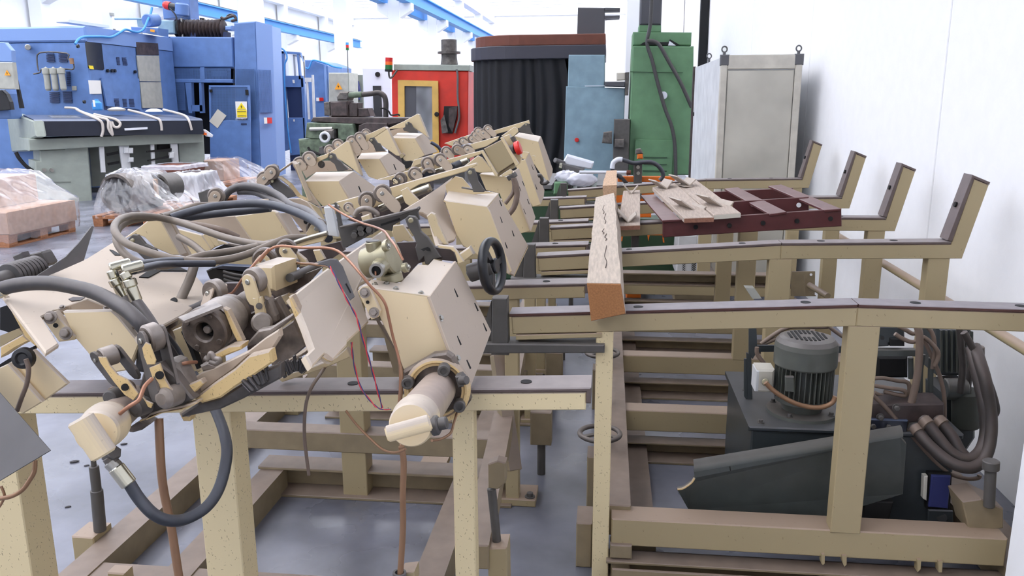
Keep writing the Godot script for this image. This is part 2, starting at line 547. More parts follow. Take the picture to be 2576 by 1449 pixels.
# ---------------------------------------------------------------- the hall
func build_hall():
	var b := Mb.new()
	b.box2(Vector3(-17.2, -0.2, -54.2), Vector3(1.85, 0, 5.2))
	structure("floor", b, "floor")
	# right wall of cast panels with joints
	var w := Node3D.new()
	w.name = "wall_right"
	w.set_meta("kind", "structure")
	add_child(w)
	var zs := [5.2, 1.5, -1.45, -4.46, -7.38, -10.4, -15.0, -21.0, -27.0, -33.0, -39.0, -45.0, -54.0]
	for i in zs.size() - 1:
		b = Mb.new()
		b.box2(Vector3(1.65, 0, zs[i + 1] + 0.006), Vector3(1.85, 7.2, zs[i] - 0.006), 0.004)
		part(w, "wall_panel", b, "white_wall")
	b = Mb.new()
	b.box2(Vector3(1.67, 0, -54.0), Vector3(1.80, 7.1, 5.0))
	part(w, "joint_backing", b, "joint")
	b = Mb.new()
	b.box2(Vector3(1.22, 0, -2.42), Vector3(1.65, 7.0, -1.95), 0.015)
	structure("trim_1", b, "white_wall")
	b = Mb.new()
	b.box2(Vector3(-17.2, 0, -54.2), Vector3(-16.9, 7.2, 5.2))
	structure("wall_left", b, "white_wall")
	b = Mb.new()
	b.box2(Vector3(-17.2, 0, -54.2), Vector3(1.85, 7.2, -54.0))
	structure("wall_far", b, "white_wall")
	b = Mb.new()
	b.box2(Vector3(-17.2, 0, 5.0), Vector3(1.85, 7.2, 5.2))
	structure("wall_back", b, "white_wall")
	# the glazed roof: purlins across, panes over them
	var c := Node3D.new()
	c.name = "ceiling"
	c.set_meta("kind", "structure")
	add_child(c)
	for i in 40:
		b = Mb.new()
		var z := 4.6 - i * 1.5
		b.box2(Vector3(-17.0, 6.75, z - 0.08), Vector3(1.75, 6.95, z + 0.08), 0.01)
		part(c, "purlin", b, "white_paint")
	b = Mb.new()
	b.box2(Vector3(-2.2, 7.0, -14.0), Vector3(1.8, 7.05, 1.2))
	b.box2(Vector3(-0.8, 7.0, 1.2), Vector3(1.8, 7.05, 5.1))
	part(c, "roof_slab", b, "white_paint")
	b = Mb.new()
	b.box2(Vector3(-17.1, 7.06, -54.1), Vector3(1.8, 7.07, 5.1))
	part(c, "roof_glazing", b, "pane")
	for x in [-16.6, -7.5, 1.3]:
		b = Mb.new()
		b.box2(Vector3(x - 0.2, 6.35, -54.0), Vector3(x + 0.2, 6.75, 5.0), 0.02)
		part(c, "roof_beam", b, "white_paint")
	# columns with corbels
	var k := 2
	for z in [-17.4, -18.0, -23.6, -29.6, -36.0, -42.4, -48.6]:
		for x in ([-11.3] if z == -18.0 else [-7.5, -16.6]):
			b = Mb.new()
			b.box2(Vector3(x - 0.21, 0, z - 0.21), Vector3(x + 0.21, 6.4, z + 0.21), 0.02)
			if x > -10.0:
				b.prism([Vector3(x - 0.62, 4.9, z + 0.19), Vector3(x + 0.62, 4.9, z + 0.19), Vector3(x + 0.62, 4.66, z + 0.19), Vector3(x + 0.2, 4.4, z + 0.19), Vector3(x - 0.2, 4.4, z + 0.19), Vector3(x - 0.62, 4.66, z + 0.19)], Vector3(0, 0, -0.38), 0.01)
			else:
				b.prism([Vector3(x, 4.9, z + 0.19), Vector3(x + 0.75, 4.9, z + 0.19), Vector3(x + 0.75, 4.66, z + 0.19), Vector3(x + 0.2, 4.4, z + 0.19), Vector3(x, 4.4, z + 0.19)], Vector3(0, 0, -0.38), 0.01)
			structure("trim_%d" % k, b, "white_paint")
			k += 1
	# crane rails on the corbels: an I section each
	var names := {-15.95: "blue crane beam running along the left outer wall", -7.95: "blue crane beam on the left ends of the middle corbels", -7.05: "blue crane beam with red conductor rail above the middle columns"}
	for x in names:
		var t := thing("crane_beam", names[x], "crane beam", Vector3(x, 4.9, -24))
		b = Mb.new()
		b.box2(Vector3(x - 0.15, 4.9, -53.5), Vector3(x + 0.15, 4.93, 4.8))
		b.box2(Vector3(x - 0.15, 5.30, -53.5), Vector3(x + 0.15, 5.34, 4.8))
		b.box2(Vector3(x - 0.03, 4.93, -53.5), Vector3(x + 0.03, 5.30, 4.8))
		part(t, "girder", b, "crane_blue")
		b = Mb.new()
		b.box2(Vector3(x - 0.03, 5.34, -53.5), Vector3(x + 0.03, 5.40, 4.8))
		part(t, "running_rail", b, "crane_red" if x > -7.5 else "sheet_grey")
		if x > -7.5:
			for i in 8:
				b = Mb.new()
				b.box2(Vector3(x + 0.06, 5.34, -52.0 + i * 5), Vector3(x + 0.16, 5.44, -51.9 + i * 5))
				part(t, "rail_clip", b, "white_paint")
	# windows in the left wall
	k = 1
	for z in [-27.0, -33.0, -39.0, -45.0]:
		var wn := Node3D.new()
		wn.name = "window_%d" % k
		wn.set_meta("kind", "structure")
		add_child(wn)
		wn.position = Vector3(-16.9, 2.6, z)
		b = Mb.new()
		for s in [-1, 1]:
			b.box(Vector3(-16.86, 3.3, z + s * 0.7), Vector3(0.08, 1.4, 0.08))
			b.box(Vector3(-16.86, 3.3 + s * 0.7, z), Vector3(0.08, 0.08, 1.48))
		part(wn, "window_frame", b, "sheet_grey")
		b = Mb.new()
		b.box(Vector3(-16.875, 3.3, z), Vector3(0.02, 1.36, 1.36))
		part(wn, "pane", b, "white_plastic")
		k += 1
	b = Mb.new()
	b.cyl(Vector3(-11.329, 2.149, -18.200) + Vector3(0, -2.8, 0), Vector3(-11.329, 2.149, -18.200) + Vector3(0, 4.5, 0), 0.09, 14)
	b.cyl(Vector3(-11.168, 3.482, -18.200) , Vector3(-11.168, 3.482, -18.200) + Vector3(0, 0.06, 0), 0.12, 14)
	solo("drain_pipe", b, "pale_grey", "grey vertical drain pipe beside a white column behind the blue machine", "pipe")
	b = Mb.new()
	b.box2(Vector3(1.50, 0, -15.1), Vector3(1.64, 6.8, -14.98), 0.01)
	solo("downpipe", b, "curtain", "tall black vertical downpipe on the white wall behind the electrical cabinet", "pipe")

# ---------------------------------------------------------------- machine tools along the left of the hall
func build_far_machines():
	var t: Node3D
	var b: Mb
	var o: MeshInstance3D
	# the long blue enclosure
	t = thing("machine_enclosure", "long blue machine enclosure with three filter bowls and a dark window, furthest left", "machine", Vector3(-10.5, 0, -15.5))
	B(t, "body", "blue", Vector3(-13.0, 0.1, -16.95), Vector3(-9.06, 2.62, -14.0), 0.02)
	B(t, "top_fascia", "blue_pale", Vector3(-13.0, 2.63, -16.95), Vector3(-9.04, 2.89, -13.98), 0.03)
	B(t, "roof_box", "white_plastic", Vector3(-9.574, 2.952, -14.000) + Vector3(0, 0, -1.2), Vector3(-9.328, 3.002, -14.000), 0.01)
	slots(t, V([-9.816,2.447,-13.970,-9.672,2.445,-13.970,-9.670,2.289,-13.970,-9.818,2.290,-13.970]), 6)
	slots(t, V([-9.582,2.444,-13.970,-9.429,2.442,-13.970,-9.430,2.286,-13.970,-9.590,2.288,-13.970]), 6)
	slots(t, V([-9.841,1.786,-13.970,-9.665,1.785,-13.970,-9.677,1.594,-13.970,-9.854,1.595,-13.970]), 6)
	slots(t, V([-9.589,1.796,-13.970,-9.428,1.795,-13.970,-9.434,1.593,-13.970,-9.596,1.594,-13.970]), 6)
	slots(t, V([-9.476,2.136,-13.970,-9.410,2.135,-13.970,-9.430,1.881,-13.970,-9.490,1.881,-13.970]), 8)
	for c in [V([-9.732,2.181,-13.800,-9.732,1.802,-13.800]), V([-9.593,2.179,-13.800,-9.592,1.801,-13.800]), V([-9.454,2.178,-13.800,-9.444,1.806,-13.800])]:
		b = Mb.new()
		b.lathe(c[1], c[0] - c[1], [Vector2(0, 0), Vector2(0.035, 0.0), Vector2(0.05, 0.03), Vector2(0.052, 0.28), Vector2(0.065, 0.285), Vector2(0.065, (c[0] - c[1]).length()), Vector2(0.02, (c[0] - c[1]).length() + 0.01), Vector2(0, (c[0] - c[1]).length() + 0.03)], 20)
		o = part(t, "filter_bowl", b, "pale_grey")
	T(t, "air_pipe", "tarnish", V([-10.030,2.090,-13.880,-9.906,2.113,-13.880,-9.844,2.172,-13.880,-9.444,2.169,-13.880,-9.271,2.167,-13.880,-9.269,2.287,-13.880,-9.355,2.336,-13.880,-9.356,2.431,-13.880,-9.858,2.448,-13.880,-9.934,2.294,-13.880,-9.929,2.137,-13.880]), 0.012, 8, 3)
	C(t, "brass_valve", "bronze_tube", Vector3(-9.273, 2.250, -13.860), Vector3(-9.274, 2.346, -13.860), 0.035)
	C(t, "camera_lamp", "steel", Vector3(-10.138, 2.547, -13.970), Vector3(-10.014, 2.535, -13.800), 0.05, 0.01)
	PL(t, "small_plate", "pale_grey", V([-9.413,1.881,-13.985,-9.326,1.880,-13.985,-9.333,1.807,-13.985,-9.419,1.808,-13.985]), 0.01)
	# its long side towards the aisle
	PL(t, "window_pane", "black_glass", V([-9.050,2.616,-13.964,-9.050,2.635,-14.007,-9.050,2.636,-14.391,-9.050,2.610,-14.440,-9.050,2.185,-14.437,-9.050,2.165,-14.397,-9.050,2.170,-14.009,-9.050,2.192,-13.968]), 0.01)
	PL(t, "yellow_sticker", "yellow_sign", V([-9.035,2.228,-13.966,-9.035,2.227,-14.089,-9.035,2.167,-14.105,-9.035,2.169,-13.981]), 0.005)
	PL(t, "notice_sheet", "paper", V([-9.045,1.976,-13.919,-9.045,1.980,-14.282,-9.045,1.749,-14.265,-9.045,1.744,-13.918]), 0.004)
	PL(t, "service_hatch", "blue", V([-9.020,2.019,-14.278,-9.020,2.042,-15.494,-9.020,1.458,-15.471,-9.020,1.533,-14.347]), 0.03)
	PL(t, "hatch_gap", "blue_dark", V([-9.048,2.025,-14.287,-9.048,2.027,-14.339,-9.048,1.470,-14.401,-9.048,1.471,-14.314]), 0.004)
	slots(t, V([-9.045,2.422,-14.859,-9.045,2.426,-14.951,-9.045,2.273,-14.956,-9.045,2.270,-14.864]), 6)
	slots(t, V([-9.045,2.418,-15.042,-9.045,2.424,-15.172,-9.045,2.276,-15.203,-9.045,2.271,-15.061]), 6)
	slots(t, V([-9.010,1.672,-14.579,-9.010,1.672,-14.726,-9.010,1.524,-14.732,-9.010,1.525,-14.596]), 6)
	slots(t, V([-9.010,1.666,-14.852,-9.010,1.666,-14.981,-9.010,1.516,-14.976,-9.010,1.517,-14.858]), 6)
	slots(t, V([-9.010,1.666,-15.064,-9.010,1.666,-15.221,-9.010,1.514,-15.228,-9.010,1.515,-15.071]), 6)
	for c in V([-9.050,2.536,-13.720,-9.050,1.610,-13.718,-9.050,2.156,-14.514,-9.050,2.161,-14.648,-9.050,2.163,-14.738,-9.050,2.166,-15.408]):
		C(t, "latch", "black_plastic", c, c + Vector3(0.03, 0, 0), 0.03)
	PL(t, "cabinet_door", "pale_grey", V([-9.030,2.474,-15.519,-9.030,2.511,-16.329,-9.030,2.005,-16.302,-9.030,1.996,-15.528]), 0.02)
	PL(t, "cabinet_door", "pale_grey", V([-9.030,1.976,-15.536,-9.030,1.991,-16.308,-9.030,1.484,-16.300,-9.030,1.491,-15.532]), 0.02)
	PL(t, "dark_opening", "lathe_brown", V([-9.040,2.725,-15.547,-9.040,2.750,-16.351,-9.040,2.522,-16.344,-9.040,2.488,-15.539]), 0.01)
	o = T(self, numbered("air_hose"), "crane_blue", V([-8.980,2.561,-13.572,-8.980,2.643,-13.675,-8.980,2.696,-13.843,-8.980,2.734,-14.300,-8.980,2.753,-14.649,-8.980,2.849,-14.937,-8.980,2.921,-15.136,-8.980,2.901,-15.370,-8.980,2.911,-15.591,-8.980,2.992,-15.782,-8.980,3.151,-15.939,-8.980,3.282,-16.067,-8.980,3.410,-16.144]), 0.022, 8, 5)
	tag(o, "pale blue air hose draped over the top of the long blue enclosure", "hose")
	# jug and loose parts between the enclosures
	t = thing("water_jug", "blue and white water jug standing behind the dark hooded machine", "jug", Vector3(-8.665, 1.467, -13.500))
	b = Mb.new()
	b.lathe(Vector3(-8.665, 1.467, -13.500), Vector3.UP, [Vector2(0, 0), Vector2(0.07, 0.0), Vector2(0.08, 0.02), Vector2(0.08, 0.12), Vector2(0.035, 0.16), Vector2(0.03, 0.19), Vector2(0, 0.19)], 18)
	part(t, "jug_body", b, "crane_blue")
	P(t, "jug_label", "paper", V([-8.643,1.639,-13.350,-8.609,1.638,-13.350,-8.606,1.527,-13.350,-8.638,1.527,-13.350]), Vector3(0, 0, -0.01))
	# control pedestal cut by the left edge
	t = thing("control_pedestal", "blue pedestal with pale switch box and warning triangle at the photo's left edge", "control panel", Vector3(-9.744, 1.482, -12.600))
	P(t, "hood", "blue_pale", V([-9.771,2.542,-12.500,-9.458,2.527,-12.500,-9.355,2.402,-12.500,-9.369,2.229,-12.500,-9.818,2.244,-12.500]), Vector3(0, 0, -0.1), 0.01)
	P(t, "switch_box", "pale_grey", V([-9.781,2.231,-12.450,-9.333,2.221,-12.450,-9.340,1.807,-12.450,-9.846,1.816,-12.450]), Vector3(0, 0, -0.1), 0.01)
	hazard(t, Vector3(-9.427, 2.020, -12.430), 0.1)
	P(t, "pillar", "blue", V([-10.044,1.820,-12.700,-9.720,1.813,-12.700,-9.682,1.740,-12.700,-9.679,1.344,-12.700,-10.119,1.345,-12.700]), Vector3(0, 0, -0.3), 0.02)
	P(t, "dark_cover", "black_plastic", V([-9.926,1.812,-12.550,-9.656,1.799,-12.550,-9.592,1.738,-12.550,-9.549,1.616,-12.550,-9.543,1.493,-12.550,-9.982,1.461,-12.550]), Vector3(0, 0, -0.1), 0.01)
	PL(t, "strut", "dark", V([-9.444,1.992,-12.600,-9.413,1.992,-12.600,-9.367,1.514,-12.600,-9.429,1.514,-12.600]), 0.04)
	# dark hooded grey-green machine in front
	t = thing("hooded_machine", "long pale grey-green machine with a dark navy sloping hood strapped down", "machine", Vector3(-8.6, 0, -13.5))
	var bk := Vector3(-0.7071, 0, -0.7071)
	var hl := Vector3(-8.908, 1.317, -12.200)
	var hr := Vector3(-7.071, 1.282, -14.037)
	b = Mb.new()
	b.prism([hl + Vector3(0, -0.235, 0), hl, hl + bk * 0.05 + Vector3(0, 0.03, 0), hl + bk * 0.95 + Vector3(0, 0.09, 0), hl + bk * 0.95 + Vector3(0, -0.235, 0)], hr - hl, 0.0)
	part(t, "hood", b, "navy")
	P(t, "hood_end", "grey_green", V([-12.898,1.490,-16.162,-10.975,1.457,-14.239,-9.664,1.388,-12.928,-8.905,1.324,-12.169,-8.853,1.084,-12.117,-9.340,1.010,-12.604,-9.528,0.818,-12.792,-11.110,0.705,-14.374,-11.791,0.687,-15.055,-13.616,0.575,-16.880]), Vector3(0.106, 0, -0.106), 0.02)
	hazard(t, Vector3(-10.979, 0.877, -14.214), 0.1, Vector3(-0.7071, 0, 0.7071))
	P(t, "hood_window", "smoke_glass", [hl.lerp(hr, 0.12) + bk * 0.3 + Vector3(0, 0.049, 0), hl.lerp(hr, 0.28) + bk * 0.3 + Vector3(0, 0.049, 0), hl.lerp(hr, 0.28) + bk * 0.65 + Vector3(0, 0.072, 0), hl.lerp(hr, 0.12) + bk * 0.65 + Vector3(0, 0.072, 0)], Vector3(0, 0.006, 0))
	P(t, "handle", "white_plastic", V([-7.957,1.178,-13.080,-7.701,1.190,-13.336,-7.704,1.156,-13.333,-7.955,1.144,-13.082]), bk * 0.04)
	P(t, "apron", "grey_green", V([-9.073,1.040,-12.247,-8.360,1.048,-12.960,-7.165,1.098,-14.155,-7.157,0.894,-14.163,-8.318,0.883,-13.002,-8.741,0.866,-12.579,-9.084,0.859,-12.236]), bk * 1.0, 0.01)
	P(t, "leg_block", "grey_green", [Vector3(-8.736, 1.051, -12.725), Vector3(-8.533, 1.015, -12.928), Vector3(-8.557, -0.048, -12.905), Vector3(-9.142, -0.117, -12.319), Vector3(-9.104, 0.694, -12.357), Vector3(-9.050, 0.690, -12.411), Vector3(-9.045, 0.861, -12.417), Vector3(-8.790, 0.867, -12.671)], bk * 0.6, 0.02)
	for c in V([-9.019,0.543,-12.428,-8.941,0.537,-12.507]):
		C(t, "knob", "steel", c, c - bk * 0.04, 0.03)
	P(t, "drawer_line", "grey_green_dark", V([-9.004,0.357,-12.443,-8.757,0.335,-12.690,-8.758,0.324,-12.690,-9.005,0.347,-12.442]), bk * -0.006)
	P(t, "inner_wall", "grey_green_dark", V([-8.773,0.935,-13.325,-7.412,0.974,-14.686,-7.448,0.214,-14.650,-8.793,0.188,-13.304]), bk * 0.3)
	P(t, "column", "grey_green", V([-7.558,0.943,-14.045,-7.240,1.076,-14.363,-7.248,0.602,-14.355,-7.322,0.428,-14.281,-7.572,0.418,-14.031]), bk * 0.8, 0.01)
	for q in [V([-8.388,0.978,-13.003,-8.334,0.976,-13.056,-8.350,0.454,-13.040,-8.400,0.458,-12.991]), V([-8.174,0.982,-13.217,-8.063,0.977,-13.328,-8.067,0.389,-13.323,-8.077,0.248,-13.313,-8.161,0.256,-13.229]), V([-7.809,1.077,-13.581,-7.765,1.090,-13.626,-7.785,0.509,-13.606,-7.825,0.498,-13.566]), V([-7.581,0.983,-13.809,-7.496,0.993,-13.895,-7.503,0.488,-13.887,-7.575,0.465,-13.815])]:
		P(t, "upright", "cabinet_side", q, bk * 0.06, 0.005)
	for q in [V([-8.373,0.764,-13.159,-8.242,0.791,-13.290,-8.240,0.749,-13.292,-8.371,0.719,-13.161]), V([-8.375,0.604,-13.157,-8.244,0.630,-13.288,-8.242,0.588,-13.290,-8.371,0.562,-13.161]), V([-7.857,0.786,-13.505,-7.563,0.812,-13.800,-7.565,0.769,-13.797,-7.859,0.758,-13.503]), V([-7.859,0.630,-13.504,-7.600,0.692,-13.762,-7.603,0.649,-13.759,-7.855,0.609,-13.507])]:
		P(t, "rail_slot", "dark", q, bk * 0.03)
	for q in [V([-8.075,0.858,-13.202,-8.024,0.856,-13.253,-8.031,0.759,-13.246,-8.082,0.762,-13.195]), V([-8.025,0.849,-13.253,-7.974,0.846,-13.304,-7.980,0.756,-13.297,-8.031,0.759,-13.246]), V([-8.036,0.690,-13.241,-7.980,0.686,-13.297,-7.986,0.610,-13.292,-8.042,0.614,-13.236]), V([-7.557,0.745,-13.720,-7.508,0.742,-13.770,-7.514,0.642,-13.763,-7.564,0.645,-13.714])]:
		P(t, "clamp_block", "cabinet_side", q, bk * 0.1, 0.01)
	P(t, "dark_box", "dark", V([-7.773,0.928,-13.759,-7.643,0.951,-13.889,-7.643,0.807,-13.889,-7.783,0.786,-13.749]), bk * 0.1)
	P(t, "end_bracket", "white_plastic", V([-7.262,1.133,-13.987,-7.089,1.120,-14.161,-7.001,1.022,-14.248,-7.014,0.979,-14.235,-7.075,0.996,-14.174,-7.121,1.099,-14.128,-7.264,1.104,-13.986]), bk * 0.1, 0.01)
	P(t, "end_lamp", "lamp_orange", V([-7.113,1.071,-14.108,-7.072,1.062,-14.149,-7.075,1.019,-14.146,-7.111,1.028,-14.110]), bk * 0.06)
	T(t, "cable", "black_plastic", V([-9.368,0.834,-12.306,-9.344,0.734,-12.330,-9.281,0.598,-12.393,-9.197,0.498,-12.476]), 0.03, 8)
	# straps over the hood
	for q in [V([-9.075,1.515,-13.235,-8.883,1.504,-13.215,-8.691,1.457,-13.053,-8.451,1.385,-12.940,-8.256,1.326,-12.852,-8.204,1.266,-12.861,-8.204,1.146,-12.861,-8.234,1.053,-12.845]), V([-8.810,1.484,-13.147,-8.629,1.437,-13.044,-8.317,1.364,-12.932,-8.148,1.317,-12.931,-8.138,1.184,-12.913,-8.101,1.075,-12.950,-8.101,1.183,-12.936,-8.117,1.297,-12.948]), V([-8.293,1.467,-13.805,-7.985,1.411,-13.688,-7.692,1.343,-13.558,-7.571,1.302,-13.508,-7.553,1.205,-13.512,-7.554,1.129,-13.512]), V([-7.879,1.468,-14.218,-7.592,1.418,-14.082,-7.352,1.362,-13.968,-7.225,1.272,-13.854,-7.200,1.123,-13.865]), V([-8.460,1.409,-13.072,-8.256,1.369,-13.021,-8.077,1.328,-13.030,-8.006,1.260,-13.045,-8.024,1.201,-13.014,-8.068,1.209,-12.969,-8.100,1.289,-12.965])]:
		b = Mb.new()
		b.tube(q, 0.022, 6, 5)
		o = solo("strap", b, "strap", "", "strap", "")
		strap_labels.push_back(o)
	var sl := ["leftmost pale lashing strap over the front edge of the navy hood", "pale strap with its doubled end hanging over the navy hood", "pale strap over the middle of the navy hood, right of the white handle", "thin grey strap nearest the right end of the navy hood", "looped free end of pale strap lying on the navy hood"]
	for i in 5: tag(strap_labels[i], sl[i], "strap")
	b = Mb.new()
	b.lathe(Vector3(-8.454, 1.452, -13.714), Vector3.UP, [Vector2(0, 0), Vector2(0.13, 0.0), Vector2(0.15, 0.03), Vector2(0.08, 0.06), Vector2(0, 0.07)], 12)
	solo("rag", b, "strap", "bundled pale cloth lying on the back of the navy hood", "cloth")
	b = Mb.new()
	b.lathe(Vector3(-7.992, 1.437, -14.106), Vector3.UP, [Vector2(0, 0), Vector2(0.15, 0.0), Vector2(0.12, 0.03), Vector2(0.05, 0.05), Vector2(0, 0.05)], 9)
	solo("plastic_scrap", b, "white_plastic", "crumpled white plastic film lying on the navy hood near its right end", "plastic film")
	# blue guarded press with open mesh gate
	t = thing("guarded_press", "tall blue guarded machine with mesh panels and a square column, behind the hooded machine", "machine", Vector3(-8.2, 0, -17.6))
	P(t, "upper_panel", "blue", V([-9.252,2.931,-17.000,-7.766,2.898,-17.000,-7.789,2.296,-17.000,-9.189,2.309,-17.000,-9.317,2.310,-17.000]), Vector3(0, 0, -1.5), 0.02)
	P(t, "left_pillar", "blue", V([-9.297,2.928,-16.950,-9.121,2.926,-16.950,-9.183,1.201,-16.950,-9.405,1.202,-16.950]), Vector3(0, 0, -1.5), 0.01)
	P(t, "frame_rail", "blue", V([-9.213,2.075,-17.000,-7.827,2.056,-17.000,-7.830,1.981,-17.000,-9.212,1.999,-17.000]), Vector3(0, 0, -0.1), 0.01)
	P(t, "frame_post", "blue", V([-8.523,2.303,-17.000,-8.431,2.302,-17.000,-8.440,2.064,-17.000,-8.540,2.065,-17.000]), Vector3(0, 0, -0.1))
	P(t, "frame_post", "blue", V([-8.883,1.993,-17.000,-8.747,1.992,-17.000,-8.788,1.370,-17.000,-8.862,1.370,-17.000]), Vector3(0, 0, -0.12))
	P(t, "frame_post", "blue", V([-8.574,1.991,-17.000,-8.525,1.991,-17.000,-8.550,1.369,-17.000,-8.614,1.369,-17.000]), Vector3(0, 0, -0.12))
	P(t, "frame_rail", "blue", V([-8.791,1.532,-17.000,-8.535,1.531,-17.000,-8.547,1.403,-17.000,-8.785,1.404,-17.000]), Vector3(0, 0, -0.1))
	P(t, "back_panel", "dark", V([-9.675,2.355,-17.900,-8.211,2.342,-17.900,-8.368,0.452,-17.900,-9.831,0.449,-17.900]), Vector3(0, 0, -0.1))
	grille(t, V([-9.175,2.285,-17.020,-8.539,2.279,-17.020,-8.553,2.070,-17.020,-9.188,2.075,-17.020]), 26, 9, 0.012, "blue")
	grille(t, V([-8.449,2.278,-17.020,-7.867,2.273,-17.020,-7.882,2.057,-17.020,-8.456,2.061,-17.020]), 22, 9, 0.012, "blue")
	P(t, "inner_box", "blue", V([-9.326,2.296,-17.300,-8.892,2.292,-17.300,-8.903,2.080,-17.300,-9.339,2.083,-17.300]), Vector3(0, 0, -0.1))
	P(t, "inner_box", "blue_pale", V([-8.417,2.245,-17.300,-8.124,2.243,-17.300,-8.134,2.133,-17.300,-8.427,2.135,-17.300]), Vector3(0, 0, -0.1))
	grille(t, V([-9.187,1.991,-17.020,-8.913,1.989,-17.020,-8.939,1.439,-17.020,-9.206,1.440,-17.020]), 14, 26, 0.012, "blue")
	P(t, "inner_panel", "blue", V([-9.293,2.000,-17.200,-8.993,1.998,-17.200,-9.031,1.368,-17.200,-9.320,1.369,-17.200]), Vector3(0, 0, -0.05))
	# the column
	P(t, "column_face", "blue", V([-7.665,3.169,-16.900,-7.200,3.194,-16.900,-7.312,0.016,-16.900,-7.550,-0.002,-16.900,-7.460,1.266,-16.900,-7.793,1.267,-16.900]), Vector3(0, 0, -0.9), 0.02)
	P(t, "column_side", "blue_pale", [Vector3(-7.201, 3.189, -16.900), Vector3(-6.980, 3.120, -17.200), Vector3(-7.078, 0.026, -17.200), Vector3(-7.311, 0.025, -16.900)], Vector3(-0.05, 0, -0.6), 0.0)
	grille(t, V([-7.684,2.257,-16.860,-7.285,2.254,-16.860,-7.307,1.283,-16.860,-7.737,1.285,-16.860]), 18, 48, 0.010, "blue")
	b = Mb.new()
	grille(t, [Vector3(-7.233, 2.238, -16.900) + Vector3(0.03, 0, 0.02), Vector3(-7.072, 2.237, -17.150) + Vector3(0.03, 0, 0.02), Vector3(-7.098, 1.379, -17.150) + Vector3(0.03, 0, 0.02), Vector3(-7.254, 1.383, -16.900) + Vector3(0.03, 0, 0.02)], 10, 40, 0.010, "blue")
	PL(t, "red_notice", "lamp_red", [Vector3(-7.131, 1.273, -16.950) + Vector3(0.03, 0, 0.03), Vector3(-7.091, 1.270, -17.100) + Vector3(0.03, 0, 0.03), Vector3(-7.092, 1.150, -17.100) + Vector3(0.03, 0, 0.03), Vector3(-7.135, 1.149, -16.950) + Vector3(0.03, 0, 0.03)], 0.01)
	PL(t, "white_notice", "paper", [Vector3(-7.181, 1.274, -16.900) + Vector3(0.03, 0, 0.03), Vector3(-7.134, 1.273, -16.950) + Vector3(0.03, 0, 0.03), Vector3(-7.138, 1.149, -16.950) + Vector3(0.03, 0, 0.03), Vector3(-7.182, 1.147, -16.900) + Vector3(0.03, 0, 0.03)], 0.01)
	# gate
	t = thing("mesh_gate", "blue half-mesh gate with yellow warning sign, standing open before the tall machine", "gate", Vector3(-7.876, 0.024, -16.600))
	P(t, "lower_panel", "blue", V([-8.216,1.224,-16.600,-7.340,1.222,-16.600,-7.418,0.009,-16.600,-8.303,0.004,-16.600]), Vector3(0, 0, -0.05), 0.008)
	P(t, "frame", "blue", V([-8.164,1.931,-16.600,-7.302,1.925,-16.600,-7.305,1.888,-16.600,-8.166,1.894,-16.600]), Vector3(0, 0, -0.05))
	P(t, "frame", "blue", V([-8.168,1.894,-16.600,-8.127,1.893,-16.600,-8.180,1.224,-16.600,-8.216,1.224,-16.600]), Vector3(0, 0, -0.05))
	P(t, "frame", "blue", V([-7.340,1.888,-16.600,-7.304,1.888,-16.600,-7.340,1.222,-16.600,-7.384,1.223,-16.600]), Vector3(0, 0, -0.05))
	grille(t, V([-8.137,1.894,-16.620,-7.349,1.889,-16.620,-7.393,1.222,-16.620,-8.190,1.224,-16.620]), 32, 30, 0.012, "blue")
	P(t, "handle", "blue_dark", V([-7.535,1.165,-16.590,-7.416,1.165,-16.590,-7.419,1.132,-16.590,-7.538,1.132,-16.590]), Vector3(0, 0, -0.02))
	P(t, "lock", "dark", V([-7.483,0.325,-16.590,-7.442,0.325,-16.590,-7.443,0.240,-16.590,-7.476,0.240,-16.590]), Vector3(0, 0, -0.02))
	for c in V([-8.120,1.787,-16.580,-7.353,1.774,-16.580,-7.353,1.725,-16.580]):
		C(t, "hinge", "dark", c, c + Vector3(0, 0.06, 0), 0.03)
	o = P(t, "warning_sign", "paper", V([-7.609,1.603,-16.560,-7.363,1.602,-16.560,-7.381,1.265,-16.560,-7.614,1.265,-16.560]), Vector3(0, 0, -0.01))
	P(o, "sign_panel", "yellow_sign", V([-7.583,1.436,-16.550,-7.377,1.435,-16.550,-7.385,1.290,-16.550,-7.586,1.290,-16.550]), Vector3(0, 0, -0.005))
	P(o, "sign_triangle", "yellow_sign", V([-7.582,1.447,-16.550,-7.478,1.578,-16.550,-7.383,1.446,-16.550]), Vector3(0, 0, -0.005))
	P(o, "sign_bolt", "dark", V([-7.477,1.537,-16.540,-7.494,1.496,-16.540,-7.480,1.501,-16.540,-7.488,1.463,-16.540,-7.458,1.508,-16.540,-7.474,1.504,-16.540]), Vector3(0, 0, -0.003))
	for i in 3:
		P(o, "sign_line", "tarnish", [Vector3(-7.572, 1.409, -16.540) + Vector3(0, -0.085 * i, 0), Vector3(-7.387, 1.409, -16.540) + Vector3(0, -0.085 * i, 0), Vector3(-7.388, 1.399, -16.540) + Vector3(0, -0.085 * i, 0), Vector3(-7.573, 1.399, -16.540) + Vector3(0, -0.085 * i, 0)], Vector3(0, 0, -0.003))
	b = Mb.new()
	b.prism(V([-8.010,1.453,-16.585,-7.834,1.320,-16.585,-8.048,1.066,-16.585,-8.217,1.208,-16.585]), Vector3(0, 0, -0.01))
	solo("paper_tag", b, "tag_beige", "blank beige card hung askew on the blue mesh gate", "card")
	# beam, motor and bellows over the press
	t = thing("spindle_head", "blue overhead drive unit with red-capped motor above the guarded machine", "drive unit", Vector3(-9.103, 2.970, -17.200))
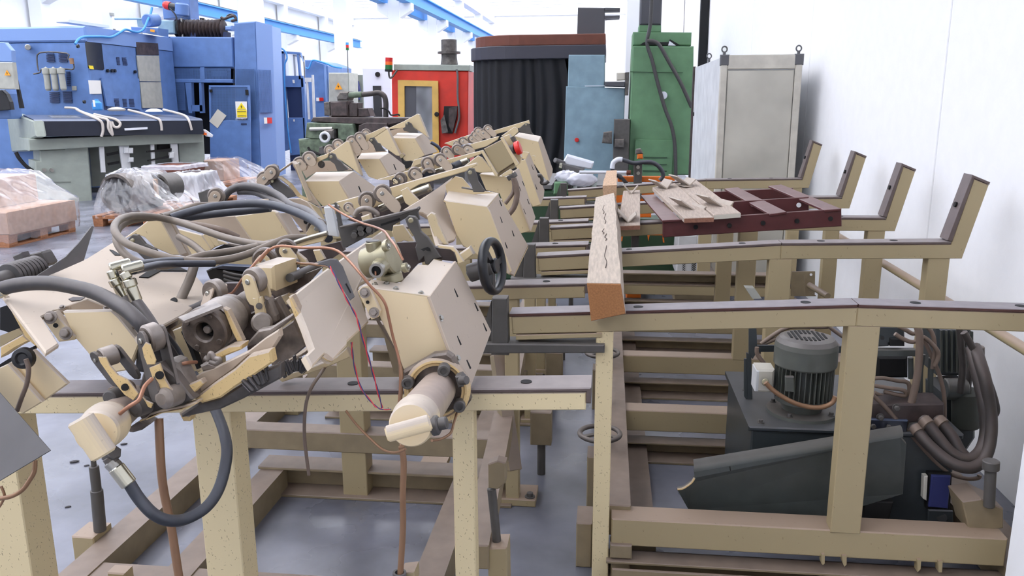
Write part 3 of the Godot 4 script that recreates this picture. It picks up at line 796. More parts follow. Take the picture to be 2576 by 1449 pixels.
	P(t, "bracket", "blue", V([-9.393,3.754,-17.300,-8.782,3.743,-17.300,-8.793,3.316,-17.300,-8.732,3.194,-17.300,-8.938,3.197,-17.300,-8.951,3.319,-17.300,-9.120,3.332,-17.300,-9.392,3.303,-17.300]), Vector3(0, 0, -0.4), 0.01)
	C(t, "motor", "black_plastic", Vector3(-9.136, 3.543, -17.100), Vector3(-8.965, 3.507, -17.100), 0.075, 0.01)
	b = Mb.new()
	b.lathe(Vector3(-9.112, 3.540, -17.100), Vector3(-9.276, 3.583, -17.100) - Vector3(-9.112, 3.540, -17.100), [Vector2(0, 0), Vector2(0.085, 0), Vector2(0.085, 0.09), Vector2(0.06, 0.14), Vector2(0, 0.16)], 16)
	part(t, "motor_cap", b, "lamp_red")
	C(t, "gear_housing", "blue", Vector3(-8.868, 3.332, -17.100), Vector3(-8.842, 3.592, -17.100), 0.14, 0.03)
	P(t, "terminal_box", "blue_grey", V([-9.363,3.260,-17.000,-9.009,3.249,-17.000,-9.018,2.987,-17.000,-9.379,2.992,-17.000]), Vector3(0, 0, -0.3), 0.02)
	C(t, "spindle", "steel", Vector3(-8.889, 3.299, -17.100), Vector3(-8.895, 2.916, -17.100), 0.02)
	T(t, "cable", "black_plastic", V([-9.048,3.482,-16.950,-8.972,3.406,-16.950,-8.921,3.319,-16.950,-8.910,3.189,-16.950,-8.914,3.037,-16.950]), 0.015, 8)
	P(t, "cross_slide", "blue_pale", V([-7.739,3.371,-17.300,-7.324,3.326,-17.300,-7.333,3.217,-17.300,-7.739,3.223,-17.300]), Vector3(0, 0, -0.3), 0.01)
	t = thing("bellows", "dark ribbed bellows stretched above the blue panel, left of the column", "bellows", Vector3(-8.545, 2.963, -17.200))
	for i in 14:
		b = Mb.new()
		var x0: Vector3 = Vector3(-9.089, 3.103, -17.200)
		var x1: Vector3 = Vector3(-7.992, 3.081, -17.200)
		var a := x0.lerp(x1, i / 14.0)
		b.lathe(a, x1 - x0, [Vector2(0, 0), Vector2(0.12, 0), Vector2(0.19, (x1 - x0).length() / 28.0), Vector2(0.12, (x1 - x0).length() / 14.0), Vector2(0, (x1 - x0).length() / 14.0)], 16)
		part(t, "pleat", b, "lathe_brown")
	P(t, "foot", "blue_dark", V([-8.713,3.013,-17.100,-8.598,3.011,-17.100,-8.609,2.901,-17.100,-8.729,2.903,-17.100]), Vector3(0, 0, -0.2))
	P(t, "foot", "blue_dark", V([-8.011,3.014,-17.100,-7.927,3.013,-17.100,-7.932,2.893,-17.100,-8.021,2.894,-17.100]), Vector3(0, 0, -0.2))
	P(t, "end_block", "blue_pale", V([-7.953,3.133,-17.100,-7.810,3.136,-17.100,-7.817,3.044,-17.100,-7.966,3.046,-17.100]), Vector3(0, 0, -0.3), 0.02)
	t = thing("cable_loom", "tangle of black cables looping above the bellows", "cable", Vector3(-8.158, 3.251, -17.300))
	T(t, "cable", "black_plastic", V([-8.519,3.268,-17.300,-8.399,3.250,-17.300,-8.217,3.263,-17.300,-8.033,3.293,-17.300,-7.956,3.358,-17.300,-7.871,3.373,-17.300,-7.791,3.322,-17.300,-7.786,3.235,-17.300]), 0.022, 8)
	T(t, "cable", "lathe_brown", V([-8.092,3.312,-17.250,-8.022,3.289,-17.250,-7.912,3.320,-17.250,-7.814,3.340,-17.250,-7.772,3.274,-17.250,-7.871,3.237,-17.250]), 0.03, 8)
	C(t, "cable_post", "black_plastic", Vector3(-8.544, 3.191, -17.300), Vector3(-8.533, 3.312, -17.300), 0.05)
	C(t, "cable_post", "tarnish", Vector3(-8.097, 3.185, -17.300), Vector3(-8.115, 3.327, -17.300), 0.02)
	# lifted drum and box on the enclosure roof
	t = thing("hose_drum", "blue drum beside the grey box on top of the long enclosure", "drum", Vector3(-8.924, 3.035, -16.000))
	C(t, "drum", "blue", Vector3(-9.029, 3.157, -16.000), Vector3(-9.002, 3.196, -16.300), 0.13, 0.02)
	P(t, "base_box", "blue", V([-9.324,3.039,-15.900,-8.760,3.005,-15.900,-8.775,2.865,-15.900,-9.317,2.966,-15.900]), Vector3(0, 0, -0.4), 0.01)
	P(t, "yellow_label", "orange_sign", V([-8.896,2.979,-15.850,-8.809,2.968,-15.850,-8.814,2.922,-15.850,-8.901,2.936,-15.850]), Vector3(0, 0, -0.01))
	P(t, "side_panel", "blue_grey", V([-9.355,3.213,-16.200,-9.138,3.210,-16.200,-9.139,3.061,-16.200,-9.349,3.064,-16.200]), Vector3(0, 0, -0.1))
	C(t, "railing", "blue_grey", Vector3(-9.814, 3.218, -16.200), Vector3(-9.138, 3.207, -16.200), 0.02)
	# further blue machine, right of the column
	t = thing("guard_frame", "blue framed door with clear upper pane right of the tall column", "machine door", Vector3(-7.410, 0.428, -19.000))
	for q in [V([-7.558,2.736,-19.000,-7.077,2.694,-19.000,-7.025,2.487,-19.000,-7.080,2.646,-19.000,-7.510,2.675,-19.000,-7.549,2.675,-19.000]), V([-7.552,2.736,-19.000,-7.468,2.711,-19.000,-7.507,0.479,-19.000,-7.623,0.454,-19.000]), V([-7.164,2.659,-19.000,-7.118,2.658,-19.000,-7.102,2.096,-19.000,-7.148,2.096,-19.000]), V([-7.485,2.179,-19.000,-7.051,2.176,-19.000,-7.054,1.923,-19.000,-7.489,1.926,-19.000])]:
		P(t, "frame_bar", "blue", q, Vector3(0, 0, -0.08))
	P(t, "pane", "guard_pane", V([-7.530,2.678,-19.050,-7.183,2.662,-19.050,-7.194,2.178,-19.050,-7.511,2.181,-19.050]), Vector3(0, 0, -0.01))
	P(t, "lower_window", "blue_dark", V([-7.479,1.927,-19.060,-7.109,1.925,-19.060,-7.122,0.872,-19.060,-7.471,0.872,-19.060]), Vector3(0, 0, -0.04))
	P(t, "lower_panel", "blue", V([-7.463,1.228,-19.000,-7.064,1.227,-19.000,-7.090,0.391,-19.000,-7.482,0.351,-19.000]), Vector3(0, 0, -0.08), 0.01)
	P(t, "door_edge", "blue", V([-7.100,2.121,-19.000,-7.035,2.120,-19.000,-7.062,0.416,-19.000,-7.117,0.391,-19.000]), Vector3(0, 0, -0.08))
	P(t, "sticker", "paper", V([-7.299,2.085,-18.980,-7.253,2.085,-18.980,-7.245,2.011,-18.980,-7.291,2.011,-18.980]), Vector3(0, 0, -0.01))
	P(t, "sticker", "paper", V([-7.338,1.190,-18.980,-7.305,1.190,-18.980,-7.302,1.140,-18.980,-7.335,1.140,-18.980]), Vector3(0, 0, -0.01))
	T(t, "air_line", "crane_blue", V([-7.684,2.792,-18.900,-7.501,2.790,-18.900,-7.390,2.704,-18.900,-7.360,2.571,-18.900,-7.422,2.426,-18.900,-7.456,2.121,-18.900,-7.463,1.628,-18.900,-7.453,1.004,-18.900,-7.412,0.422,-18.900]), 0.018, 8)
	B(t, "foot", "blue_dark", Vector3(-7.498, 0.412, -19.050) * Vector3(1, 0, 1), Vector3(-7.102, 0.416, -19.000) + Vector3(0, 0.05, -0.06))
	t = thing("blue_machine", "blue machine with pale rounded corner between the framed door and the grey cabinet", "machine", Vector3(-7.438, 0.518, -21.000))
	P(t, "body", "blue", V([-7.718,2.627,-21.000,-7.530,2.625,-21.000,-7.248,2.535,-21.000,-7.122,2.467,-21.000,-7.196,0.377,-21.000,-7.815,0.376,-21.000]), Vector3(0, 0, -2.0), 0.02)
	P(t, "long_side", "blue_pale", [Vector3(-7.122, 2.480, -21.000), Vector3(-7.188, 0.377, -21.000), Vector3(-7.861, 0.312, -25.000), Vector3(-7.804, 2.481, -25.000), Vector3(-7.583, 2.615, -23.600), Vector3(-7.588, 2.628, -21.200)], Vector3(-0.1, 0, -0.1))
	P(t, "corner_strip", "blue_pale", V([-7.216,2.533,-20.950,-7.160,2.519,-20.950,-7.141,1.571,-20.950,-7.214,1.571,-20.950]), Vector3(0, 0, -0.06), 0.015)
	P(t, "red_notice", "lamp_red", V([-7.373,1.688,-20.950,-7.265,1.688,-20.950,-7.262,1.606,-20.950,-7.374,1.602,-20.950]), Vector3(0, 0, -0.01))
	P(t, "white_notice", "paper", V([-7.453,1.689,-20.950,-7.376,1.688,-20.950,-7.377,1.602,-20.950,-7.454,1.603,-20.950]), Vector3(0, 0, -0.01))
	T(t, "air_line", "crane_blue", V([-7.664,2.428,-20.900,-7.594,2.407,-20.900,-7.529,2.520,-20.900,-7.481,2.600,-20.900,-7.353,2.592,-20.900,-7.100,2.516,-20.900,-6.932,2.448,-20.900,-6.720,2.412,-20.900]), 0.022, 8)
	P(t, "white_frame", "cabinet_side", V([-7.308,2.233,-20.300,-7.266,2.232,-20.300,-7.281,1.160,-20.300,-7.338,1.160,-20.300]), Vector3(0, 0, -0.06))
	P(t, "white_frame", "cabinet_side", V([-7.487,2.169,-20.300,-7.305,2.167,-20.300,-7.304,2.062,-20.300,-7.487,2.064,-20.300]), Vector3(0, 0, -0.06))
	P(t, "white_frame", "cabinet_side", V([-7.459,2.063,-20.300,-7.424,2.063,-20.300,-7.423,1.161,-20.300,-7.465,1.161,-20.300]), Vector3(0, 0, -0.06))
	t = thing("grey_cabinet", "plain grey cabinet with orange warning triangle behind the old lathe", "cabinet", Vector3(-6.759, 0.544, -20.500))
	P(t, "body", "pale_grey", V([-6.941,2.288,-20.500,-6.430,2.284,-20.500,-6.495,0.407,-20.500,-7.024,0.407,-20.500]), Vector3(0, 0, -0.8), 0.02)
	P(t, "side", "grey_green", [Vector3(-6.427, 2.284, -20.500), Vector3(-6.566, 2.275, -21.300), Vector3(-6.616, 0.361, -21.300), Vector3(-6.492, 0.407, -20.500)], Vector3(-0.02, 0, -0.02))
	hazard(t, Vector3(-6.689, 1.882, -20.450), 0.2)
	t = thing("signal_lamp", "small three-colour signal lamp on a thin pole above the grey cabinet", "signal lamp", Vector3(-6.915, 2.334, -22.000))
	C(t, "pole", "tarnish", Vector3(-6.915, 2.277, -22.000), Vector3(-6.901, 2.908, -22.000), 0.012)
	C(t, "green_lamp", "lamp_green", Vector3(-6.901, 2.908, -22.000), Vector3(-6.899, 2.971, -22.000), 0.04)
	C(t, "red_lamp", "lamp_red", Vector3(-6.899, 2.971, -22.000), Vector3(-6.899, 3.040, -22.000), 0.04)
	C(t, "blue_lamp", "crane_blue", Vector3(-6.899, 3.040, -22.000), Vector3(-6.897, 3.103, -22.000), 0.04)
	t = thing("olive_stand", "grey stand holding a bright blue part beside the white cabinet", "stand", Vector3(-6.428, 0.518, -21.000))
	P(t, "panel", "grey_green_dark", V([-6.652,2.264,-21.600,-6.403,2.262,-21.600,-6.454,0.344,-21.600,-6.694,0.344,-21.600]), Vector3(0, 0, -0.3), 0.01)
	P(t, "blue_part", "wire_blue", V([-6.615,2.102,-21.500,-6.504,2.108,-21.500,-6.458,1.845,-21.500,-6.490,1.636,-21.500,-6.615,1.637,-21.500]), Vector3(0, 0, -0.1), 0.01)
	B(t, "foot", "bracket", Vector3(-6.724, 0.352, -21.700) * Vector3(1, 0, 1), Vector3(-6.468, 0.358, -21.600) + Vector3(0, 0.05, -0.1))
	t = thing("white_cabinet", "white machine cabinet with a dark vertical window left of the red cabin", "cabinet", Vector3(-5.551, 0.596, -19.500))
	P(t, "body", "white_plastic", V([-5.779,2.359,-19.500,-5.095,2.341,-19.500,-5.087,0.467,-19.500,-5.786,0.466,-19.500]), Vector3(0, 0, -1.5), 0.02)
	P(t, "dark_window", "black_glass", V([-5.538,1.945,-19.470,-5.340,1.944,-19.470,-5.337,1.212,-19.470,-5.543,1.213,-19.470]), Vector3(0, 0, -0.02))
	C(t, "port", "dark", Vector3(-5.408, 2.204, -19.470), Vector3(-5.400, 2.203, -19.440), 0.06)
	B(t, "plinth", "pale_grey", Vector3(-5.2, 0, -21.0), Vector3(-4.3, 0.5, -19.6))
	# old lathe
	t = thing("old_lathe", "old brown and green lathe with a white-rimmed handwheel, before the grey cabinet", "lathe", Vector3(-4.314, 0.557, -12.500))
	P(t, "bed", "lathe_brown", V([-4.518,1.361,-12.500,-3.016,1.348,-12.500,-2.999,1.307,-12.500,-3.366,1.236,-12.500,-3.365,1.259,-12.500,-3.685,1.268,-12.500,-3.696,1.250,-12.500,-4.560,1.293,-12.500]), Vector3(0, 0, -0.6), 0.01)
	P(t, "apron", "lathe_brown", V([-3.670,1.279,-12.450,-3.342,1.274,-12.450,-3.348,1.112,-12.450,-3.604,1.067,-12.450,-3.811,1.094,-12.450,-3.785,1.238,-12.450]), Vector3(0, 0, -0.5), 0.01)
	P(t, "bed_side", "lathe_brown", V([-3.390,1.315,-12.600,-3.022,1.323,-12.600,-2.985,1.015,-12.600,-3.650,1.014,-12.600,-3.395,1.197,-12.600]), Vector3(0, 0, -0.4))
	P(t, "slide", "lathe_green", V([-4.582,1.282,-12.400,-3.863,1.262,-12.400,-3.828,1.024,-12.400,-4.102,1.024,-12.400,-4.103,1.186,-12.400,-4.321,1.178,-12.400,-4.339,1.033,-12.400,-4.625,1.051,-12.400,-4.596,1.205,-12.400]), Vector3(0, 0, -0.6), 0.01)
	C(t, "feed_bar", "steel", Vector3(-4.526, 1.184, -12.360), Vector3(-4.165, 1.192, -12.360), 0.03, 0.005)
	P(t, "gearbox", "tarnish", V([-4.287,1.172,-12.300,-4.136,1.185,-12.300,-4.143,1.046,-12.300,-4.229,1.037,-12.300,-4.303,1.064,-12.300]), Vector3(0, 0, -0.3), 0.02)
	b = Mb.new()
	b.torus(Vector3(-4.239, 1.073, -12.200), Vector3(0, 0, 1), 0.065, 0.022, 24, 10)
	o = part(t, "handwheel", b, "cabinet_side")
	C(o, "hub", "dark", Vector3(-4.257, 1.071, -12.250), Vector3(-4.232, 1.074, -12.180), 0.035)
	P(t, "base", "lathe_green", V([-4.736,1.037,-12.400,-4.007,1.033,-12.400,-4.021,0.942,-12.400,-4.265,0.823,-12.400,-4.726,0.813,-12.400]), Vector3(0, 0, -0.5), 0.02)
	P(t, "lever_block", "bracket", V([-4.377,0.920,-12.300,-4.320,0.929,-12.300,-4.279,0.820,-12.300,-4.394,0.802,-12.300]), Vector3(0, 0, -0.1), 0.01)
	T(t, "lever", "dark", V([-4.548,0.919,-12.300,-4.514,0.865,-12.300,-4.439,0.838,-12.300,-4.365,0.802,-12.300]), 0.02, 8)
	P(t, "headstock", "lathe_brown", V([-4.305,1.594,-12.700,-4.026,1.602,-12.700,-4.023,1.360,-12.700,-4.299,1.361,-12.700]), Vector3(0, 0, -0.35), 0.02)
	P(t, "head_side", "tarnish", V([-4.437,1.585,-12.800,-4.339,1.594,-12.800,-4.336,1.377,-12.800,-4.439,1.378,-12.800]), Vector3(0, 0, -0.3), 0.01)
	P(t, "tool_post", "lathe_brown", V([-4.025,1.542,-12.750,-3.980,1.579,-12.750,-3.880,1.569,-12.750,-3.890,1.359,-12.750,-4.030,1.359,-12.750]), Vector3(0, 0, -0.3), 0.01)
	P(t, "tailstock", "lathe_brown", V([-3.874,1.491,-12.750,-3.725,1.491,-12.750,-3.682,1.363,-12.750,-3.880,1.359,-12.750]), Vector3(0, 0, -0.3), 0.01)
	P(t, "turret", "tarnish", V([-4.195,1.671,-12.700,-4.143,1.743,-12.700,-3.999,1.742,-12.700,-3.994,1.661,-12.700,-4.025,1.606,-12.700,-4.189,1.607,-12.700]), Vector3(0, 0, -0.3), 0.02)
	C(t, "nozzle", "lathe_green", Vector3(-3.961, 1.685, -12.600), Vector3(-3.752, 1.699, -12.600), 0.045, 0.01)
	T(t, "coolant_hose", "hose_dark", V([-3.752,1.695,-12.600,-3.619,1.707,-12.600,-3.496,1.720,-12.600,-3.413,1.675,-12.600,-3.389,1.576,-12.600,-3.393,1.468,-12.600,-3.398,1.360,-12.600]), 0.04, 10)
	T(t, "thin_cable", "dark", V([-3.464,1.487,-12.550,-3.389,1.487,-12.550,-3.334,1.442,-12.550,-3.298,1.388,-12.550,-3.185,1.397,-12.550,-3.177,1.370,-12.550]), 0.012, 8)
	B(t, "pedestal", "lathe_green", Vector3(-4.75, 0, -12.95), Vector3(-4.05, 0.86, -12.45), 0.02)
	B(t, "pedestal", "lathe_brown", Vector3(-3.4, 0, -12.95), Vector3(-2.75, 0.95, -12.65), 0.02)
	# red cabin
	t = thing("red_cabin", "red machine cabin with yellow framed door and grey roof trunking", "machine cabin", Vector3(-3.736, 0.671, -16.000))
	P(t, "body", "red", V([-4.171,2.179,-16.000,-2.676,2.143,-16.000,-2.720,0.418,-16.000,-4.208,0.413,-16.000]), Vector3(0, 0, -1.6), 0.02)
	P(t, "roof_trunking", "grey_green", V([-4.118,2.288,-15.980,-2.650,2.253,-15.980,-2.652,2.145,-15.980,-4.122,2.174,-15.980]), Vector3(0, 0, -0.5), 0.01)
	b = Mb.new()
	var q4: Array = V([-4.032,1.989,-15.970,-3.250,1.965,-15.970,-3.270,0.419,-15.970,-4.074,0.416,-15.970])
	var q5: Array = V([-3.906,1.874,-15.970,-3.371,1.863,-15.970,-3.386,0.859,-15.970,-3.937,0.859,-15.970])
	for i in 4:
		b.prism([q4[i], q4[(i + 1) % 4], q5[(i + 1) % 4], q5[i]], Vector3(0, 0, 0.05))
	o = part(t, "door", b, "yellow_frame")
	P(o, "pane", "smoke_glass", q5, Vector3(0, 0, 0.01))
	P(o, "dark_reveal", "duct", [q5[0] + Vector3(0, 0, 0.012), Vector3(-3.686, 1.865, -15.960), Vector3(-3.709, 1.128, -15.960), Vector3(-3.927, 1.128, -15.960)], Vector3(0, 0, 0.004))
	C(o, "door_knob", "dark", Vector3(-3.288, 1.345, -15.900), Vector3(-3.271, 1.346, -15.820), 0.045, 0.01)
	P(t, "open_hatch", "dark", V([-3.152,1.496,-15.980,-2.899,1.495,-15.980,-2.911,1.266,-15.980,-3.004,0.979,-15.980,-3.207,0.986,-15.980]), Vector3(0, 0, 0.02))
	P(t, "hatch_lid", "tarnish", V([-3.140,1.337,-15.900,-3.068,1.003,-15.900,-3.191,0.982,-15.900,-3.214,1.226,-15.900]), Vector3(0, 0, 0.02))
	P(t, "hatch_innards", "lathe_brown", V([-3.050,1.462,-15.900,-2.885,1.495,-15.900,-2.903,1.323,-15.900,-2.989,1.003,-15.900,-3.058,1.129,-15.900]), Vector3(0, 0, -0.05))
	T(t, "conduit", "sheet_grey", V([-2.891,2.172,-15.930,-2.872,2.050,-15.930,-2.880,1.681,-15.930,-2.862,1.474,-15.930,-2.859,1.267,-15.930,-2.905,1.114,-15.930,-2.944,0.988,-15.930]), 0.02, 8)
	b = Mb.new()
	b.lathe(Vector3(-3.078, 2.273, -16.200), Vector3.UP, [Vector2(0.17, 0), Vector2(0.15, 0.13), Vector2(0.15, 0.2), Vector2(0.22, 0.2), Vector2(0.22, 0.24), Vector2(0.15, 0.24), Vector2(0.15, 0.46), Vector2(0, 0.46)], 20)
	part(t, "roof_motor", b, "tarnish")
	B(t, "plinth", "bracket", Vector3(-4.1, 0, -17.5), Vector3(-2.8, 0.45, -16.1))
	t = thing("signal_lamp", "red, orange and green signal lamp on the corner of the red cabin", "signal lamp", Vector3(-4.170, 2.139, -15.800))
	C(t, "base", "dark", Vector3(-4.170, 2.139, -15.800), Vector3(-4.168, 2.179, -15.800), 0.075)
	C(t, "green_lamp", "lamp_green", Vector3(-4.168, 2.179, -15.800), Vector3(-4.162, 2.261, -15.800), 0.07)
	C(t, "orange_lamp", "lamp_orange", Vector3(-4.162, 2.261, -15.800), Vector3(-4.159, 2.321, -15.800), 0.07)
	C(t, "red_lamp", "lamp_red", Vector3(-4.159, 2.321, -15.800), Vector3(-4.154, 2.395, -15.800), 0.07)
	T(t, "bracket_arm", "tarnish", V([-4.170,2.139,-15.800,-4.166,2.057,-15.800,-4.131,2.023,-15.800,-4.057,2.097,-15.800,-3.996,2.178,-15.800]), 0.018, 8)
	# curtain booth
	booth()
	pallets()

var strap_labels := []

func booth():
	var xl := -2.358
	var xr := -0.078
	var y0 := 2.240
	var y1 := 2.447
	var y2 := 2.617
	var r := 0.85
	var c := Vector3(xl + r, 0, -13.6 - r)
	var t := thing("curtain_booth", "round booth hung with dark grey curtains under a brown top ring", "booth", c)
	# plan of the rail: straight on the right, round on the left
	var plan := []
	for i in 17:
		var a := PI * 0.5 + PI * i / 16.0
		plan.push_back(Vector3(c.x + r * cos(a), 0, c.z + r * sin(a)))
	plan.push_back(Vector3(xr, 0, c.z - r))
	plan.push_back(Vector3(xr, 0, c.z + r))
	var b := Mb.new()
	b.prism(plan.map(func(p): return Vector3(p.x, y0, p.z)), Vector3(0, y1 - y0, 0), 0.01)
	part(t, "rail_band", b, "band")
	b = Mb.new()
	b.prism(plan.map(func(p): return Vector3(c.x + (p.x - c.x) * 0.96 + 0.05, y1 + 0.002, c.z + (p.z - c.z) * 0.93)), Vector3(0, y2 - y1, 0), 0.01)
	part(t, "top_ring", b, "brown")
	for piece in [[0.0, 1.0], [1.0, 1.32]]:
		var rows := []
		for j in 13:
			var row := []
			var y := lerpf(y0, 0.1, j / 12.0)
			for i in 121:
				var u: float = lerpf(piece[0], piece[1], i / 120.0)
				var p := Vector3.ZERO
				var out := Vector3(0, 0, 1)
				if u < 1.0:
					var a := PI * 1.5 - PI * u
					out = Vector3(cos(a), 0, sin(a))
					p = c + out * (r - 0.07)
				else:
					p = Vector3(c.x + (u - 1.0) * 2.45, 0, c.z + r - 0.07)
				p.y = y
				var w := 0.030 * sin(u * 88.0 + 0.9 * sin(u * 23.0)) + 0.018 * sin(u * 37.0 + y * 0.8)
				p += out * w * (0.5 + 0.5 * j / 12.0)
				if piece[0] == 1.0: p.x += 0.1 * sin(j * 0.35) * (u - 1.0) / 0.32
				row.push_back(p)
			rows.push_back(row)
		b = Mb.new()
		b.sheet(rows, 0.006)
		part(t, "curtain", b, "curtain")
	B(t, "back_wall", "dark", Vector3(c.x, 0.02, c.z - r + 0.02), Vector3(xr - 0.02, y0, c.z - r + 0.08))
	B(t, "side_wall", "dark", Vector3(xr - 0.06, 0.02, c.z - r + 0.08), Vector3(xr - 0.02, y0, c.z + r - 0.1))
	for x in [0.0, 0.09]:
		B(t, "curtain_clip", "white_plastic", Vector3(c.x + 0.95 + x, y0 - 0.03, c.z + r - 0.03), Vector3(c.x + 1.01 + x, y0 + 0.01, c.z + r - 0.01))

func pallet(label: String, at: Vector3, turn: float) -> Node3D:
	var t := thing("pallet", label, "pallet", at, "")
	var bs := Basis(Vector3.UP, turn)
	var w := 0.8
	var l := 1.2
	for i in 5:
		var b := Mb.new()
		b.box(at + bs * Vector3(-w / 2 + 0.06 + i * (w - 0.12) / 4, 0.133, 0), Vector3(0.12, 0.022, l), 0.002, bs)
		part(t, "deck_board", b, "pallet_wood")
	for i in 3:
		var z := -l / 2 + 0.07 + i * (l - 0.14) / 2
		var b := Mb.new()
		b.box(at + bs * Vector3(0, 0.111, z), Vector3(w, 0.022, 0.14), 0.002, bs)
		part(t, "cross_board", b, "pallet_wood")
	for j in 3:
		var x := -w / 2 + 0.07 + j * (w - 0.14) / 2
		var b := Mb.new()
		b.box(at + bs * Vector3(x, 0.011, 0), Vector3(0.12, 0.022, l), 0.002, bs)
		part(t, "bottom_board", b, "pallet_wood")
		for i in 3:
			b = Mb.new()
			b.box(at + bs * Vector3(x, 0.061, -l / 2 + 0.07 + i * (l - 0.14) / 2), Vector3(0.13, 0.078, 0.14), 0.003, bs)
			part(t, "block", b, "pallet_wood")
	return t

# stretch film: a loose tent over a profile; rings of points from the top down, wrinkled
func film(label: String, rings: Array, seed_: int, m: String, amp: float, cat := "stretch film") -> MeshInstance3D:
	var rng := FastNoiseLite.new()
	rng.seed = seed_
	rng.frequency = 1.3
	var rows := []
	var per := 72
	for k in rings.size() - 1:
		for s in 4:
			var t := s / 4.0
			if k == rings.size() - 2 and s == 3: t = 1.0
			var row := []
			for i in per + 1:
				var u := float(i % per) / per
				var p := ring_point(rings[k], u).lerp(ring_point(rings[k + 1], u), t)
				var q := ring_point(rings[k], fmod(u + 0.03, 1.0)).lerp(ring_point(rings[k + 1], fmod(u + 0.03, 1.0)), t)
				var nn := (q - p).cross(Vector3.UP).normalized()
				var f := rng.get_noise_3d(u * 40.0, p.y * 2.0, 0.0) + 0.5 * rng.get_noise_3d(u * 90.0 + p.y * 9.0, p.y * 5.0, 7.0)
				p += nn * f * amp + Vector3(0, 0.6 * amp * rng.get_noise_3d(p.x * 6.0, 3.0, p.z * 6.0), 0)
				row.push_back(p)
			rows.push_back(row)
	var b := Mb.new()
	b.sheet(rows)
	return solo("stretch_film", b, m, label, cat)

func ring_point(r: Array, u: float) -> Vector3:
	var f := u * r.size()
	var i := int(f) % r.size()
	return (r[i] as Vector3).lerp(r[(i + 1) % r.size()], f - floor(f))

func rect_ring(c: Vector3, w: float, l: float, turn: float) -> Array:
	var bs := Basis(Vector3.UP, turn)
	return [c + bs * Vector3(-w / 2, 0, l / 2), c + bs * Vector3(w / 2, 0, l / 2), c + bs * Vector3(w / 2, 0, -l / 2), c + bs * Vector3(-w / 2, 0, -l / 2)]

